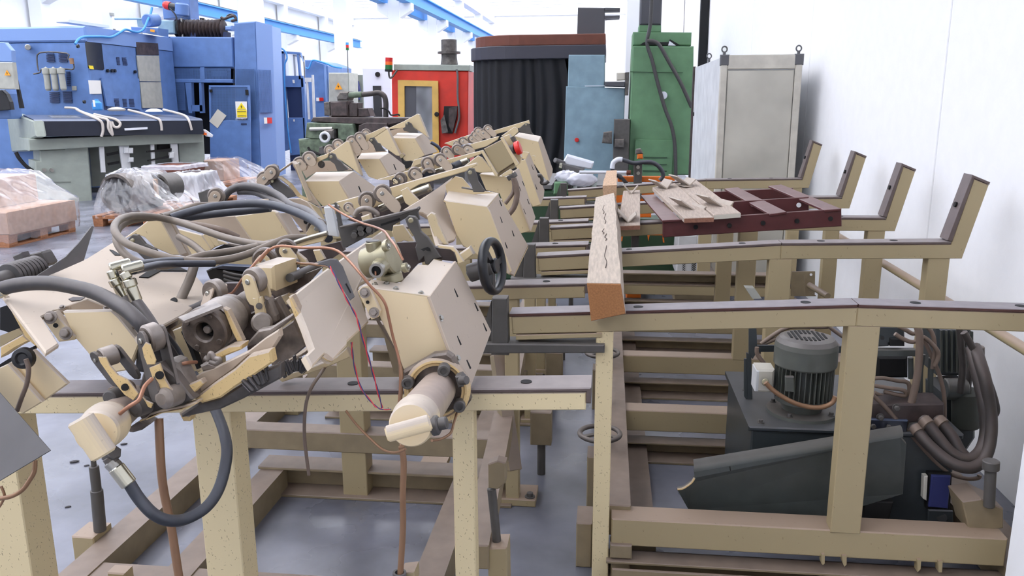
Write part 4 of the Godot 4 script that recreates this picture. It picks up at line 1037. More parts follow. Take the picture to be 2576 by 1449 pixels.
func pallets():
	var b: Mb
	var t: Node3D
	# the large wrapped carton pallet at the left edge
	var p1 := Vector3(-7.10, 0, -9.1)
	pallet("wooden pallet under the cartons nearest the left edge of the photo", p1, 0.0)
	t = thing("carton", "large flat brown carton lying on the nearest pallet", "carton", p1 + Vector3(0, 0.145, 0))
	B(t, "box", "carton", p1 + Vector3(-0.5, 0.146, -0.62), p1 + Vector3(0.42, 0.40, 0.6), 0.01)
	B(t, "tape", "carton_tape", p1 + Vector3(-0.14, 0.30, 0.60), p1 + Vector3(0.0, 0.403, 0.605))
	t = thing("carton", "upper brown taped carton on the nearest pallet", "carton", p1 + Vector3(0, 0.40, 0))
	B(t, "box", "carton", p1 + Vector3(-0.75, 0.405, -0.5), p1 + Vector3(0.02, 0.74, 0.40), 0.012)
	B(t, "tape", "carton_tape", p1 + Vector3(-0.32, 0.41, 0.40), p1 + Vector3(-0.17, 0.745, 0.405))
	B(t, "flap", "paper", p1 + Vector3(-0.15, 0.42, 0.40), p1 + Vector3(-0.1, 0.72, 0.404))
	film("clear stretch film round the cartons on the nearest pallet", [rect_ring(p1 + Vector3(-0.35, 0.82, -0.1), 0.6, 0.5, 0), rect_ring(p1 + Vector3(-0.36, 0.76, -0.05), 0.82, 0.98, 0), rect_ring(p1 + Vector3(-0.2, 0.55, 0), 1.05, 1.15, 0), rect_ring(p1 + Vector3(-0.03, 0.42, 0), 0.98, 1.28, 0), rect_ring(p1 + Vector3(-0.03, 0.2, 0), 0.96, 1.27, 0), rect_ring(p1 + Vector3(-0.03, 0.06, 0), 0.92, 1.25, 0)], 3, "film", 0.05)
	# second pallet: dark rounded part under film
	var p2 := Vector3(-6.4, 0, -10.75)
	pallet("pallet under the dark rounded casting wrapped in film", p2, 0.1)
	t = thing("casting", "dark rounded machine cover with an arched opening, wrapped on the second pallet", "machine part", p2 + Vector3(0, 0.145, 0))
	b = Mb.new()
	b.pipe(p2 + Vector3(-0.10, 0.42, 0.42), p2 + Vector3(-0.02, 0.42, -0.40), 0.255, 0.215, 28)
	part(t, "round_shell", b, "tarnish")
	B(t, "inner_block", "dark", p2 + Vector3(-0.28, 0.16, -0.4), p2 + Vector3(0.10, 0.42, 0.2), 0.04)
	b = Mb.new()
	b.pipe(p2 + Vector3(0.20, 0.44, -0.1), p2 + Vector3(0.26, 0.44, -0.4), 0.19, 0.15, 24)
	part(t, "small_ring", b, "bracket")
	B(t, "wood_wedge", "timber_warm", p2 + Vector3(0.18, 0.32, -0.05), p2 + Vector3(0.24, 0.57, 0.0), 0.01)
	film("crumpled clear film round the dark rounded casting", [rect_ring(p2 + Vector3(-0.08, 0.72, 0.1), 0.12, 0.2, 0.3), rect_ring(p2 + Vector3(-0.04, 0.64, 0), 0.5, 0.7, 0.1), rect_ring(p2 + Vector3(0.0, 0.42, 0), 0.72, 0.95, 0.1), rect_ring(p2 + Vector3(0.10, 0.22, 0), 0.95, 1.15, 0.1), rect_ring(p2 + Vector3(0.16, 0.1, 0), 1.0, 1.15, 0.1)], 5, "film", 0.10)
	# third: rusty frame
	var p3 := Vector3(-7.1, 0, -13.0)
	pallet("pallet under the rusty frame with a slot, half hidden by film", p3, 0.05)
	t = thing("rusty_frame", "rusty brown steel block with an oblong slot, on the third pallet", "machine part", p3 + Vector3(0, 0.145, 0))
	b = Mb.new()
	b.box2(p3 + Vector3(-0.31, 0.15, -0.4), p3 + Vector3(0.31, 0.38, 0.40), 0.01)
	b.box2(p3 + Vector3(-0.31, 0.38, -0.4), p3 + Vector3(-0.09, 0.50, 0.40), 0.01)
	b.box2(p3 + Vector3(0.25, 0.38, -0.4), p3 + Vector3(0.31, 0.50, 0.40), 0.01)
	b.box2(p3 + Vector3(-0.32, 0.50, -0.4), p3 + Vector3(0.32, 0.585, 0.41), 0.01)
	part(t, "block", b, "brown")
	film("crumpled film fallen round the foot of the rusty frame", [rect_ring(p3 + Vector3(0.02, 0.36, 0.02), 0.70, 0.9, 0), rect_ring(p3 + Vector3(0.05, 0.24, 0.05), 0.95, 1.15, 0), rect_ring(p3 + Vector3(0.1, 0.10, 0.1), 1.2, 1.4, 0)], 9, "film_thick", 0.12)
	film("thin film lying over the top edge of the rusty frame", [rect_ring(p3 + Vector3(0.0, 0.605, -0.02), 0.5, 0.6, 0), rect_ring(p3 + Vector3(0.0, 0.60, -0.02), 0.68, 0.86, 0), rect_ring(p3 + Vector3(0.0, 0.54, -0.02), 0.70, 0.88, 0)], 12, "film_thick", 0.02)
	# fourth: grey wrapped block
	var p4 := Vector3(-6.28, 0, -12.0)
	pallet("pallet under the milky wrapped block right of the rusty frame", p4, 0.0)
	t = thing("wrapped_block", "square block beneath milky film right of the rusty frame", "machine part", p4 + Vector3(0, 0.145, 0))
	B(t, "block", "pale_grey", p4 + Vector3(-0.22, 0.15, -0.3), p4 + Vector3(0.22, 0.53, 0.3), 0.03)
	film("milky stretch film covering the square block", [rect_ring(p4 + Vector3(0, 0.57, 0), 0.3, 0.4, 0), rect_ring(p4 + Vector3(0, 0.555, 0), 0.47, 0.64, 0), rect_ring(p4 + Vector3(0, 0.35, 0), 0.54, 0.72, 0), rect_ring(p4 + Vector3(0, 0.18, 0), 0.72, 0.95, 0)], 15, "film_thick", 0.06)
	# fifth: carton tent
	var p5 := Vector3(-7.3, 0, -15.2)
	pallet("pallet under the tent-like wrapped carton furthest back", p5, 0.0)
	t = thing("carton", "brown carton wrapped like a tent on the furthest pallet", "carton", p5 + Vector3(0, 0.145, 0))
	B(t, "box", "carton", p5 + Vector3(-0.32, 0.15, -0.4), p5 + Vector3(0.12, 0.52, 0.3), 0.01)
	film("white film stretched like a tent over the furthest carton", [rect_ring(p5 + Vector3(-0.08, 0.55, 0), 0.44, 0.7, 0), rect_ring(p5 + Vector3(0.03, 0.42, 0), 0.75, 0.9, 0), rect_ring(p5 + Vector3(0.15, 0.25, 0), 1.05, 1.15, 0), rect_ring(p5 + Vector3(0.2, 0.1, 0), 1.25, 1.25, 0)], 19, "film", 0.06)

# ---------------------------------------------------------------- machines and cabinets on the right
func build_right_side():
	var t: Node3D
	var b: Mb
	var o: MeshInstance3D
	t = thing("blue_grey_cabinet", "blue-grey steel cabinet with a red dot beside the dark curtains", "cabinet", Vector3(-0.178, 0.629, -12.400) * Vector3(1, 0, 1))
	P(t, "upper_body", "blue_grey", V([-0.605,2.240,-12.450,-0.083,2.234,-12.450,-0.080,1.772,-12.450,-0.615,1.776,-12.450]), Vector3(0, 0, -0.9), 0.01)
	P(t, "lower_body", "blue_grey", V([-0.637,1.794,-12.400,0.219,1.760,-12.400,0.198,0.042,-12.400,-0.674,0.034,-12.400]), Vector3(0, 0, -1.0), 0.01)
	P(t, "worn_ledge", "white_plastic", V([-0.364,1.801,-12.380,-0.069,1.801,-12.380,-0.069,1.792,-12.380,-0.363,1.790,-12.380]), Vector3(0, 0, -0.01))
	C(t, "red_dot", "lamp_red", Vector3(-0.471, 1.024, -12.400), Vector3(-0.470, 1.026, -12.360), 0.032, 0.004)
	B(t, "plinth", "bracket", Vector3(-0.6, 0, -13.3), Vector3(0.1, 0.3, -12.45))
	P(t, "side_shelf", "duct", V([-0.084,1.853,-12.300,0.221,1.855,-12.300,0.213,1.778,-12.300,-0.073,1.789,-12.300]), Vector3(0, 0, -0.4), 0.01)
	P(t, "shelf_box", "tag_beige", V([0.092,1.977,-12.350,0.218,1.980,-12.350,0.216,1.875,-12.350,0.094,1.871,-12.350]), Vector3(0, 0, -0.3), 0.01)
	P(t, "edge_strip", "tarnish", V([0.213,1.979,-12.300,0.269,1.983,-12.300,0.263,1.659,-12.300,0.216,1.659,-12.300]), Vector3(0, 0, -0.2))
	b = Mb.new()
	b.prism(V([-0.571,3.136,-14.800,-0.114,3.123,-14.800,-0.113,2.663,-14.800,-0.582,2.669,-14.800]), Vector3(0, 0, -0.6), 0.01)
	b.prism(V([-0.114,3.123,-14.800,0.141,3.116,-14.800,0.142,3.077,-14.800,-0.113,3.075,-14.800]), Vector3(0, 0, -0.4))
	b.prism(V([-0.111,2.995,-14.800,0.138,2.995,-14.800,0.139,2.960,-14.800,-0.110,2.947,-14.800]), Vector3(0, 0, -0.4))
	solo("air_duct", b, "duct", "dark grey square air duct rising behind the brown booth ring", "duct")
	b = Mb.new()
	b.box2(Vector3(0.28, 0.0, -17.4), Vector3(0.62, 6.4, -17.0), 0.02)
	var tr := structure("trim_40", b, "white_paint")
	b = Mb.new()
	b.box2(Vector3(0.70, 0.0, -20.2), Vector3(1.64, 6.6, -20.0), 0.01)
	structure("trim_41", b, "white_wall")
	# green machine column
	t = thing("green_machine", "tall green machine column with black cables and a dark pipe rising from it", "machine", Vector3(0.686, 0.534, -12.200) * Vector3(1, 0, 1))
	P(t, "column", "green", V([0.303,2.338,-12.200,1.149,2.323,-12.200,1.203,0.533,-12.200,0.276,0.528,-12.200]), Vector3(0, 0, -1.0), 0.02)
	P(t, "head", "green", V([0.309,2.532,-12.300,1.123,2.516,-12.300,1.122,2.338,-12.300,0.305,2.348,-12.300]), Vector3(0, 0, -0.8), 0.015)
	P(t, "neck", "green", V([0.391,2.628,-12.350,0.699,2.623,-12.350,0.703,2.525,-12.350,0.389,2.530,-12.350]), Vector3(0, 0, -0.5), 0.01)
	P(t, "riser_pipe", "duct", V([0.401,3.069,-12.350,0.702,3.064,-12.350,0.699,2.623,-12.350,0.398,2.632,-12.350]), Vector3(0, 0, -0.4), 0.02)
	P(t, "slot_opening", "dark", V([0.406,2.355,-12.280,0.465,2.390,-12.280,0.804,2.386,-12.280,0.821,2.425,-12.280,0.970,2.341,-12.280]), Vector3(0, 0, 0.02))
	P(t, "slot_light", "white_plastic", V([0.817,2.399,-12.240,0.907,2.336,-12.240,0.798,2.339,-12.240]), Vector3(0, 0, -0.02))
	P(t, "seam", "green_dark", V([0.280,1.988,-12.180,1.013,1.968,-12.180,1.013,1.959,-12.180,0.280,1.979,-12.180]), Vector3(0, 0, -0.01))
	P(t, "lower_door", "green", V([0.369,1.046,-12.160,0.920,1.030,-12.160,0.913,0.453,-12.160,0.357,0.450,-12.160]), Vector3(0, 0, -0.03), 0.01)
	for q in [V([0.504,0.795,-12.140,0.834,0.791,-12.140,0.835,0.778,-12.140,0.504,0.781,-12.140]), V([0.506,0.698,-12.140,0.833,0.694,-12.140,0.833,0.681,-12.140,0.507,0.684,-12.140]), V([0.493,0.603,-12.140,0.836,0.599,-12.140,0.836,0.586,-12.140,0.494,0.589,-12.140])]:
		P(t, "louvre", "green_dark", q, Vector3(0, 0, -0.02))
	P(t, "side_guide", "bracket", V([0.067,1.330,-12.000,0.290,1.330,-12.000,0.285,0.436,-12.000,0.059,0.435,-12.000]), Vector3(0, 0, -0.3), 0.01)
	P(t, "clamp_block", "tarnish", V([-0.079,1.152,-11.900,0.043,1.168,-11.900,0.046,0.992,-11.900,-0.099,1.003,-11.900]), Vector3(0, 0, -0.15), 0.01)
	P(t, "clamp_block", "tarnish", V([0.078,1.058,-11.900,0.212,1.058,-11.900,0.215,0.937,-11.900,0.081,0.948,-11.900]), Vector3(0, 0, -0.15), 0.01)
	C(t, "port", "white_plastic", Vector3(0.754, 1.655, -12.180), Vector3(0.750, 1.655, -12.120), 0.055, 0.005)
	t = thing("power_cable", "black power cable hanging down the left of the green column", "cable", Vector3(0.896, 0.609, -12.000))
	T(t, "cable", "rubber", V([0.544,3.037,-12.100,0.536,2.620,-12.100,0.500,2.367,-12.100,0.573,2.142,-12.100,0.666,1.819,-12.100,0.771,1.491,-12.100,0.881,1.216,-12.100,0.936,0.938,-12.100,0.963,0.516,-12.100]), 0.026, 8)
	t = thing("power_cable", "black cable branching right across the green column towards the electrical cabinet", "cable", Vector3(0.989, 1.761, -12.000))
	T(t, "cable", "rubber", V([0.499,2.392,-12.080,0.591,2.386,-12.080,0.675,2.327,-12.080,0.790,2.139,-12.080,0.906,1.951,-12.080,1.012,1.762,-12.080,1.144,1.490,-12.080]), 0.026, 8)
	# electrical cabinet, seen from its end
	t = thing("electrical_cabinet", "tall pale grey electrical cabinet with lifting eyes standing against the white wall", "cabinet", Vector3(1.18, 0, -7.9))
	B(t, "body", "cabinet_side", Vector3(0.87, 0.08, -9.0), Vector3(1.49, 1.92, -6.93), 0.008)
	B(t, "plinth", "corner_grey", Vector3(0.89, 0, -8.95), Vector3(1.47, 0.08, -6.95))
	B(t, "end_panel", "cabinet_grey", Vector3(0.925, 0.14, -6.93), Vector3(1.435, 1.82, -6.915), 0.004)
	for x in [0.866, 1.44]:
		B(t, "frame_post", "cabinet_trim", Vector3(x, 0.08, -6.95), Vector3(x + 0.053, 1.93, -6.905), 0.006)
	B(t, "frame_head", "cabinet_trim", Vector3(0.92, 1.83, -6.95), Vector3(1.44, 1.94, -6.905), 0.006)
	for c in [Vector3(0.895, 1.9, -6.92), Vector3(1.465, 1.9, -6.92)]:
		o = part(t, "corner_piece", boxmb(c, Vector3(0.07, 0.085, 0.04), 0.008), "corner_grey")
	for c in [Vector3(0.895, 1.965, -6.95), Vector3(1.465, 1.965, -6.95), Vector3(0.895, 1.965, -8.0)]:
		b = Mb.new()
		b.torus(c + Vector3(0, 0.02, 0), Vector3(0.3, 0, 1), 0.022, 0.006, 20, 8)
		b.cyl(c + Vector3(0, -0.04, 0), c, 0.012, 10)
		part(t, "lifting_eye", b, "corner_grey")
	B(t, "door_edge", "lathe_brown", Vector3(0.85, 0.1, -9.03), Vector3(0.875, 1.93, -8.98))
	C(t, "door_lock", "dark", Vector3(0.872, 1.45, -8.9), Vector3(0.86, 1.45, -8.9), 0.02)
	# bed with slots and wrapped parts
	t = thing("slotted_bed", "grey slotted machine bed with green flanks behind the rails, left of the orange stacker", "machine bed", Vector3(-0.3, 0, -8.0))
	B(t, "bed_body", "green_dark", Vector3(-1.0, 0.0, -8.6), Vector3(0.25, 0.82, -7.3), 0.02)
	for i in 7:
		B(t, "bed_slat", "sheet_grey", Vector3(-0.95 + i * 0.17, 0.83, -8.5), Vector3(-0.83 + i * 0.17, 0.87, -7.3), 0.006)
	P(t, "flank", "green", V([-0.465,0.900,-7.200,-0.355,0.907,-7.200,-0.342,0.798,-7.200,-0.471,0.797,-7.200]), Vector3(0, 0, -0.1), 0.01)
	t = thing("light_housing", "white plastic housing leaning tilted on the slotted bed", "housing", Vector3(-0.275, 0.990, -7.600))
	P(t, "shell", "white_plastic", V([-0.414,1.050,-7.600,-0.379,1.113,-7.600,-0.132,1.044,-7.600,-0.148,0.987,-7.600,-0.174,0.984,-7.600,-0.414,1.026,-7.600]), Vector3(0, 0, -0.16), 0.012)
	P(t, "under_edge", "sheet_grey", V([-0.415,1.043,-7.550,-0.213,0.987,-7.550,-0.253,0.954,-7.550,-0.414,0.957,-7.550]), Vector3(0, 0, -0.1), 0.01)
	t = thing("pipe_fitting", "small bright pipe fitting beside the white housing", "pipe", Vector3(-0.428, 1.017, -7.500))
	C(t, "tube", "sheet_grey", Vector3(-0.479, 1.073, -7.500), Vector3(-0.404, 1.036, -7.600), 0.022, 0.004)
	C(t, "nut", "chrome", Vector3(-0.438, 1.030, -7.500), Vector3(-0.415, 1.027, -7.500), 0.018)
	C(t, "nut", "chrome", Vector3(-0.442, 1.014, -7.500), Vector3(-0.415, 1.010, -7.500), 0.018)
	var bags := [[Vector3(-0.361, 0.942, -7.300), Vector3(0.10, 0.055, 0.12), 0.5], [Vector3(-0.228, 0.927, -7.200), Vector3(0.13, 0.06, 0.13), -0.4]]
	for i in 2:
		b = blob(bags[i][0], bags[i][1], bags[i][2], 20 + i)
		solo("wrapped_parcel", b, "film_thick", ["shiny plastic parcel lying left on the slotted bed", "larger crinkled plastic parcel right, under the white pipe on the bed"][i], "parcel")
	t = thing("white_pipe", "white pipe with a rusty end lying across behind the far timber", "pipe", Vector3(-0.035, 1.029, -6.750))
	C(t, "pipe", "white_plastic", Vector3(-0.232, 1.030, -6.750), Vector3(0.148, 1.029, -6.750), 0.013, 0.003)
	C(t, "rusty_end", "brown", Vector3(0.145, 1.029, -6.750), Vector3(0.181, 1.027, -6.750), 0.020, 0.004)
	# hand stacker
	t = thing("hand_stacker", "orange hand stacker with a black looped handle before the green machine", "stacker", Vector3(0.45, 0, -6.9))
	T(t, "handle_loop", "rubber_blue", V([0.109,0.978,-6.800,0.060,1.014,-6.800,0.032,1.055,-6.800,0.040,1.103,-6.800,0.075,1.127,-6.800,0.129,1.121,-6.800,0.201,1.100,-6.800,0.272,1.107,-6.800,0.342,1.107,-6.800,0.396,1.080,-6.800,0.433,1.033,-6.800,0.438,0.992,-6.800,0.415,0.962,-6.800]), 0.017, 10)
	T(t, "white_grip", "white_plastic", V([0.031,1.056,-6.790,0.039,1.102,-6.790,0.075,1.129,-6.790,0.111,1.129,-6.790]), 0.020, 10)
	P(t, "mast", "bracket", V([0.204,1.108,-6.820,0.272,1.108,-6.820,0.275,0.808,-6.820,0.212,0.808,-6.820]), Vector3(0, 0, -0.08), 0.006)
	P(t, "tiller", "rubber", V([0.076,1.003,-6.850,0.103,1.003,-6.850,0.165,0.937,-6.850,0.129,0.931,-6.850]), Vector3(0, 0, -0.04), 0.004)
	for c in V([0.238,1.068,-6.800,0.241,1.020,-6.800]):
		C(t, "bolt", "steel", c, c + Vector3(0, 0, 0.02), 0.014)
	P(t, "orange_knob", "orange", V([0.231,1.172,-6.800,0.273,1.172,-6.800,0.277,1.133,-6.800,0.229,1.133,-6.800]), Vector3(0, 0, -0.06), 0.008)
	P(t, "valve", "tarnish", V([0.218,1.210,-6.800,0.256,1.216,-6.800,0.281,1.172,-6.800,0.214,1.169,-6.800]), Vector3(0, 0, -0.05), 0.008)
	P(t, "cross_member", "orange", V([0.077,0.984,-6.900,0.543,0.983,-6.900,0.544,0.935,-6.900,0.078,0.938,-6.900]), Vector3(0, 0, -0.06), 0.006)
	P(t, "orange_cover", "orange", V([0.065,0.846,-6.900,0.379,0.867,-6.900,0.380,0.824,-6.900,0.360,0.695,-6.900,0.362,0.646,-6.900,0.271,0.645,-6.900,0.269,0.694,-6.900,0.067,0.760,-6.900]), Vector3(0, 0, -0.05), 0.006)
	P(t, "orange_cover", "orange", V([0.118,0.550,-6.700,0.450,0.554,-6.700,0.464,0.470,-6.700,0.453,0.470,-6.700,0.445,0.530,-6.700,0.344,0.529,-6.700,0.334,0.480,-6.700,0.326,0.529,-6.700,0.130,0.526,-6.700,0.125,0.477,-6.700,0.116,0.477,-6.700]), Vector3(0, 0, -0.05))
	P(t, "mast_rail", "rubber", V([0.197,0.543,-6.750,0.259,0.544,-6.750,0.266,0.329,-6.750,0.202,0.328,-6.750]), Vector3(0, 0, -0.06))
	B(t, "dark_base", "green_dark", Vector3(0.12, 0.0, -7.25), Vector3(0.75, 0.62, -6.98), 0.01)
	B(t, "fork", "orange", Vector3(0.16, 0.05, -6.98), Vector3(0.28, 0.12, -6.5), 0.01)
	# vented box under the rails
	t = thing("vented_box", "pale grey box with slanted vent slots seen below the maroon frame", "cabinet", Vector3(0.636, 0.235, -6.600) * Vector3(1, 0, 1))
	P(t, "body", "cabinet_side", V([0.566,0.546,-6.600,0.710,0.550,-6.600,0.720,0.237,-6.600,0.556,0.234,-6.600]), Vector3(0, 0, -0.4), 0.008)
	P(t, "foot", "tan_dark", V([0.694,0.237,-6.600,0.869,0.240,-6.600,0.891,-0.227,-6.600,0.559,-0.236,-6.600,0.545,0.142,-6.600]), Vector3(0, 0, -0.4), 0.008)
	for i in 9:
		var y0 := 500 + i * 16
		P(t, "slot", "dark", [Vector3(0.604, 0.331, -6.590) + Vector3(0, -0.016 * i + 0.05, 0), Vector3(0.625, 0.351, -6.590) + Vector3(0, -0.016 * i + 0.05, 0), Vector3(0.625, 0.344, -6.590) + Vector3(0, -0.016 * i + 0.05, 0), Vector3(0.604, 0.325, -6.590) + Vector3(0, -0.016 * i + 0.05, 0)], Vector3(0, 0, 0.003))
		P(t, "slot", "dark", [Vector3(0.675, 0.332, -6.590) + Vector3(0, -0.016 * i + 0.05, 0), Vector3(0.708, 0.359, -6.590) + Vector3(0, -0.016 * i + 0.05, 0), Vector3(0.709, 0.352, -6.590) + Vector3(0, -0.016 * i + 0.05, 0), Vector3(0.675, 0.326, -6.590) + Vector3(0, -0.016 * i + 0.05, 0)], Vector3(0, 0, 0.003))

func boxmb(c: Vector3, s: Vector3, bev := 0.0) -> Mb:
	var b := Mb.new()
	b.box(c, s, bev)
	return b

# crinkled pillow
func blob(c: Vector3, s: Vector3, turn: float, seed_: int, amp := 0.25) -> Mb:
	var f := FastNoiseLite.new()
	f.seed = seed_
	f.frequency = 0.8
	var bs := Basis(Vector3.UP, turn)
	var rows := []
	for j in 13:
		var row := []
		var v := PI * j / 12.0
		for i in 25:
			var u := TAU * (i % 24) / 24.0
			var d := Vector3(sin(v) * cos(u), cos(v), sin(v) * sin(u))
			var k := 1.0 + amp * f.get_noise_3dv(d * 3.0) + amp * 0.6 * f.get_noise_3dv(d * 8.0)
			row.push_back(c + bs * (d.sign() * d.abs() * s * k))
		rows.push_back(row)
	var b := Mb.new()
	b.sheet(rows)
	return b

# ---------------------------------------------------------------- right-hand rack
func build_right_rack():
	var b: Mb
	var o: MeshInstance3D
	var t := thing("steel_rack", "long tan steel rack of upturned rails standing along the white wall", "rack", Vector3(0.6, 0, -4.4))
	var ds := [2.55, 3.56, 4.39, 5.22, 6.29]
	var kx := [0.765, 0.735, 0.735, 0.73, 0.725]
	var ky := [0.978, 0.995, 0.992, 0.996, 1.008]
	var cy := [0.972, 1.010, 0.995, 1.006, 1.020]
	var holes := [[0.105, 0.62, 0.945, 1.25], [0.10, 0.58, 0.905, 1.2], [0.1, 0.58, 0.9, 1.2], [0.1, 0.6, 0.9, 1.2], [0.1, 0.6, 0.9, 1.2]]
	for i in 5:
		var z: float = -ds[i]
		var k := Vector3(kx[i], ky[i], z)
		var a := Vector3(-0.30, 0.922, z)
		var c := Vector3(1.415, cy[i], z)
		var e := Vector3(1.475, cy[i] + 0.27, z)
		var f := Vector3(1.535, cy[i] + 0.245, z)
		var g := Vector3(1.465, cy[i] - 0.06, z)
		var kd := k + Vector3(0.0, -0.060, 0)
		b = Mb.new()
		b.prism([a, k, kd, a + Vector3(0.004, -0.058, 0)], Vector3(0, 0, -0.08), 0.003)
		b.prism([k, c, e, f, g, kd], Vector3(0, 0, -0.08), 0.003)
		o = part(t, "rail", b, "tan")
		# wear strips on top and on the upright arm
		var n1 := (k - a).normalized().cross(Vector3(0, 0, -1)) * -0.011
		var sm := "strip_red" if i == 0 else "strip"
		b = Mb.new()
		b.prism([a + Vector3(-0.006, 0, 0.003), k + Vector3(-0.001, 0, 0.003), k + Vector3(-0.001, 0.011, 0.003), a + Vector3(-0.006, 0.011, 0.003)], Vector3(0, 0, -0.086), 0.002)
		part(o, "wear_strip", b, sm)
		b = Mb.new()
		b.prism([k + Vector3(0.001, 0, 0.003), c + Vector3(0, 0, 0.003), c + Vector3(0, 0.011, 0.003), k + Vector3(0.001, 0.011, 0.003)], Vector3(0, 0, -0.086), 0.002)
		part(o, "wear_strip", b, sm)
		var ax := (e - c).normalized()
		var nx := Vector3(-ax.y, ax.x, 0)
		b = Mb.new()
		var zf := Vector3(0, 0, 0.003)
		b.prism([c + ax * 0.012 + zf, e + ax * 0.001 + zf, f + ax * 0.001 + zf, f + ax * 0.012 + zf, e + ax * 0.014 + nx * 0.012 + zf, c + ax * 0.012 + nx * 0.020 + zf], Vector3(0, 0, -0.086), 0.0015)
		part(o, "wear_strip", b, "strip")
		C(o, "arm_bolt", "dark", c + ax * 0.16 + nx * 0.012 + Vector3(0, 0, -0.04), c + ax * 0.16 + nx * 0.024 + Vector3(0, 0, -0.04), 0.011)
		for hx in holes[i]:
			var hp: Vector3 = a.lerp(k, (hx - a.x) / (k.x - a.x)) if hx < k.x else k.lerp(c, (hx - k.x) / (c.x - k.x))
			hp += Vector3(0, 0.0105, -0.04)
			C(o, "bolt_hole", "dark", hp, hp + Vector3(0, 0.0015, 0), 0.016)
		# posts
		var lx: float = 0.0 if i == 0 else -0.005
		B(t, "post", "cream_chipped" if i == 0 else "tan", Vector3(lx - 0.028, 0.0, z - 0.055), Vector3(lx + 0.027, 0.882, z - 0.003), 0.003)
		var px: float = 0.79 if i == 0 else 0.737
		B(t, "post", "tan", Vector3(px - 0.047, 0.22, z - 0.06), Vector3(px + 0.047, ky[i] - 0.058, z - 0.001), 0.003)
		B(t, "post", "tan", Vector3(1.335, 0.0, z - 0.07), Vector3(1.42, cy[i] - 0.058, z - 0.005), 0.003)
		# lower cross beams and floor channels
		B(t, "cross_beam", "tan", Vector3(0.035, 0.13, z - 0.105), Vector3(1.29, 0.228, z - 0.005), 0.004)
		B(t, "floor_channel", "tan_dark", Vector3(0.02, 0.0, z - 0.06), Vector3(1.40, 0.012, z + 0.06), 0.002)
		B(t, "floor_channel", "tan_dark", Vector3(0.02, 0.012, z - 0.06), Vector3(1.40, 0.085, z - 0.05), 0.002)
		B(t, "floor_channel", "tan_dark", Vector3(0.02, 0.075, z - 0.06), Vector3(1.40, 0.085, z + 0.02), 0.002)
		# black holder at the rail's left end
		b = Mb.new()
		b.prism([Vector3(-0.365, 0.795, z + 0.012), Vector3(-0.308, 0.795, z + 0.012), Vector3(-0.312, 0.985, z + 0.012), Vector3(-0.36, 0.985, z + 0.012)], Vector3(0, 0, -0.05), 0.003)
		b.prism([Vector3(-0.365, 0.80, z - 0.01), Vector3(-0.365, 0.97, z - 0.01), Vector3(-0.42, 0.80, z - 0.01)], Vector3(0, 0, -0.016), 0.001)
		b.prism([Vector3(-0.42, 0.80, z + 0.02), Vector3(0.0 if i < 2 else -0.02, 0.815, z + 0.02), Vector3(0.0 if i < 2 else -0.02, 0.842, z + 0.02), Vector3(-0.42, 0.835, z + 0.02)], Vector3(0, 0, -0.09), 0.004)
		o = part(t, "end_holder", b, "bracket")
		b = Mb.new()
		b.prism([Vector3(-0.285, 0.845, z + 0.004), Vector3(-0.01, 0.862, z + 0.004), Vector3(-0.01, 0.876, z + 0.004), Vector3(-0.285, 0.862, z + 0.004)], Vector3(0, 0, -0.08), 0.002)
		part(o, "packing_plate", b, "tan")
	# long members
	B(t, "long_beam", "tan_dark", Vector3(0.02, 0.13, -6.35), Vector3(0.10, 0.245, -2.62), 0.004)
	B(t, "long_beam", "tan_dark", Vector3(1.30, 0.02, -6.35), Vector3(1.44, 0.12, -2.3), 0.004)
	B(t, "long_channel", "tan_dark", Vector3(0.105, 0.0, -6.35), Vector3(0.20, 0.05, -2.75), 0.003)
	C(t, "tie_tube", "tan", Vector3(1.47, 0.745, -6.4), Vector3(1.47, 0.735, -2.5), 0.02)
	B(t, "back_channel", "tan_dark", Vector3(-0.25, 0.435, -5.33), Vector3(1.25, 0.447, -5.23), 0.002)
	B(t, "back_channel", "tan_dark", Vector3(-0.25, 0.447, -5.33), Vector3(1.25, 0.508, -5.315), 0.002)
	B(t, "back_channel", "tan_dark", Vector3(-0.25, 0.508, -5.33), Vector3(1.25, 0.518, -5.23), 0.002)
	P(t, "end_plate", "tan_dark", V([1.145,0.552,-5.200,1.287,0.555,-5.200,1.296,0.398,-5.200,1.229,0.397,-5.200,1.153,0.395,-5.200]), Vector3(0, 0, -0.012))
	P(t, "gusset", "tan_dark", V([1.199,0.550,-5.100,1.232,0.505,-5.100,1.236,0.450,-5.100,1.282,0.422,-5.100,1.216,0.420,-5.100]), Vector3(0, 0, -0.012))
	C(t, "stay_rod", "tan_dark", Vector3(1.233, 0.490, -5.100), Vector3(1.295, 0.469, -4.900), 0.018)
	C(t, "plate_hole", "white_wall", Vector3(1.261, 0.537, -5.190), Vector3(1.260, 0.538, -5.185), 0.008)
	B(t, "base_channel", "tan_dark", Vector3(0.04, 0.0, -2.50), Vector3(1.20, 0.012, -2.36), 0.002)
	B(t, "base_channel", "tan_dark", Vector3(0.04, 0.012, -2.50), Vector3(1.20, 0.08, -2.488), 0.002)
	B(t, "corner_gusset", "tan_dark", Vector3(0.032, 0.09, -2.60), Vector3(0.105, 0.14, -2.54), 0.004)
	B(t, "corner_gusset", "tan_dark", Vector3(0.036, 0.0, -2.60), Vector3(0.10, 0.09, -2.555), 0.004)
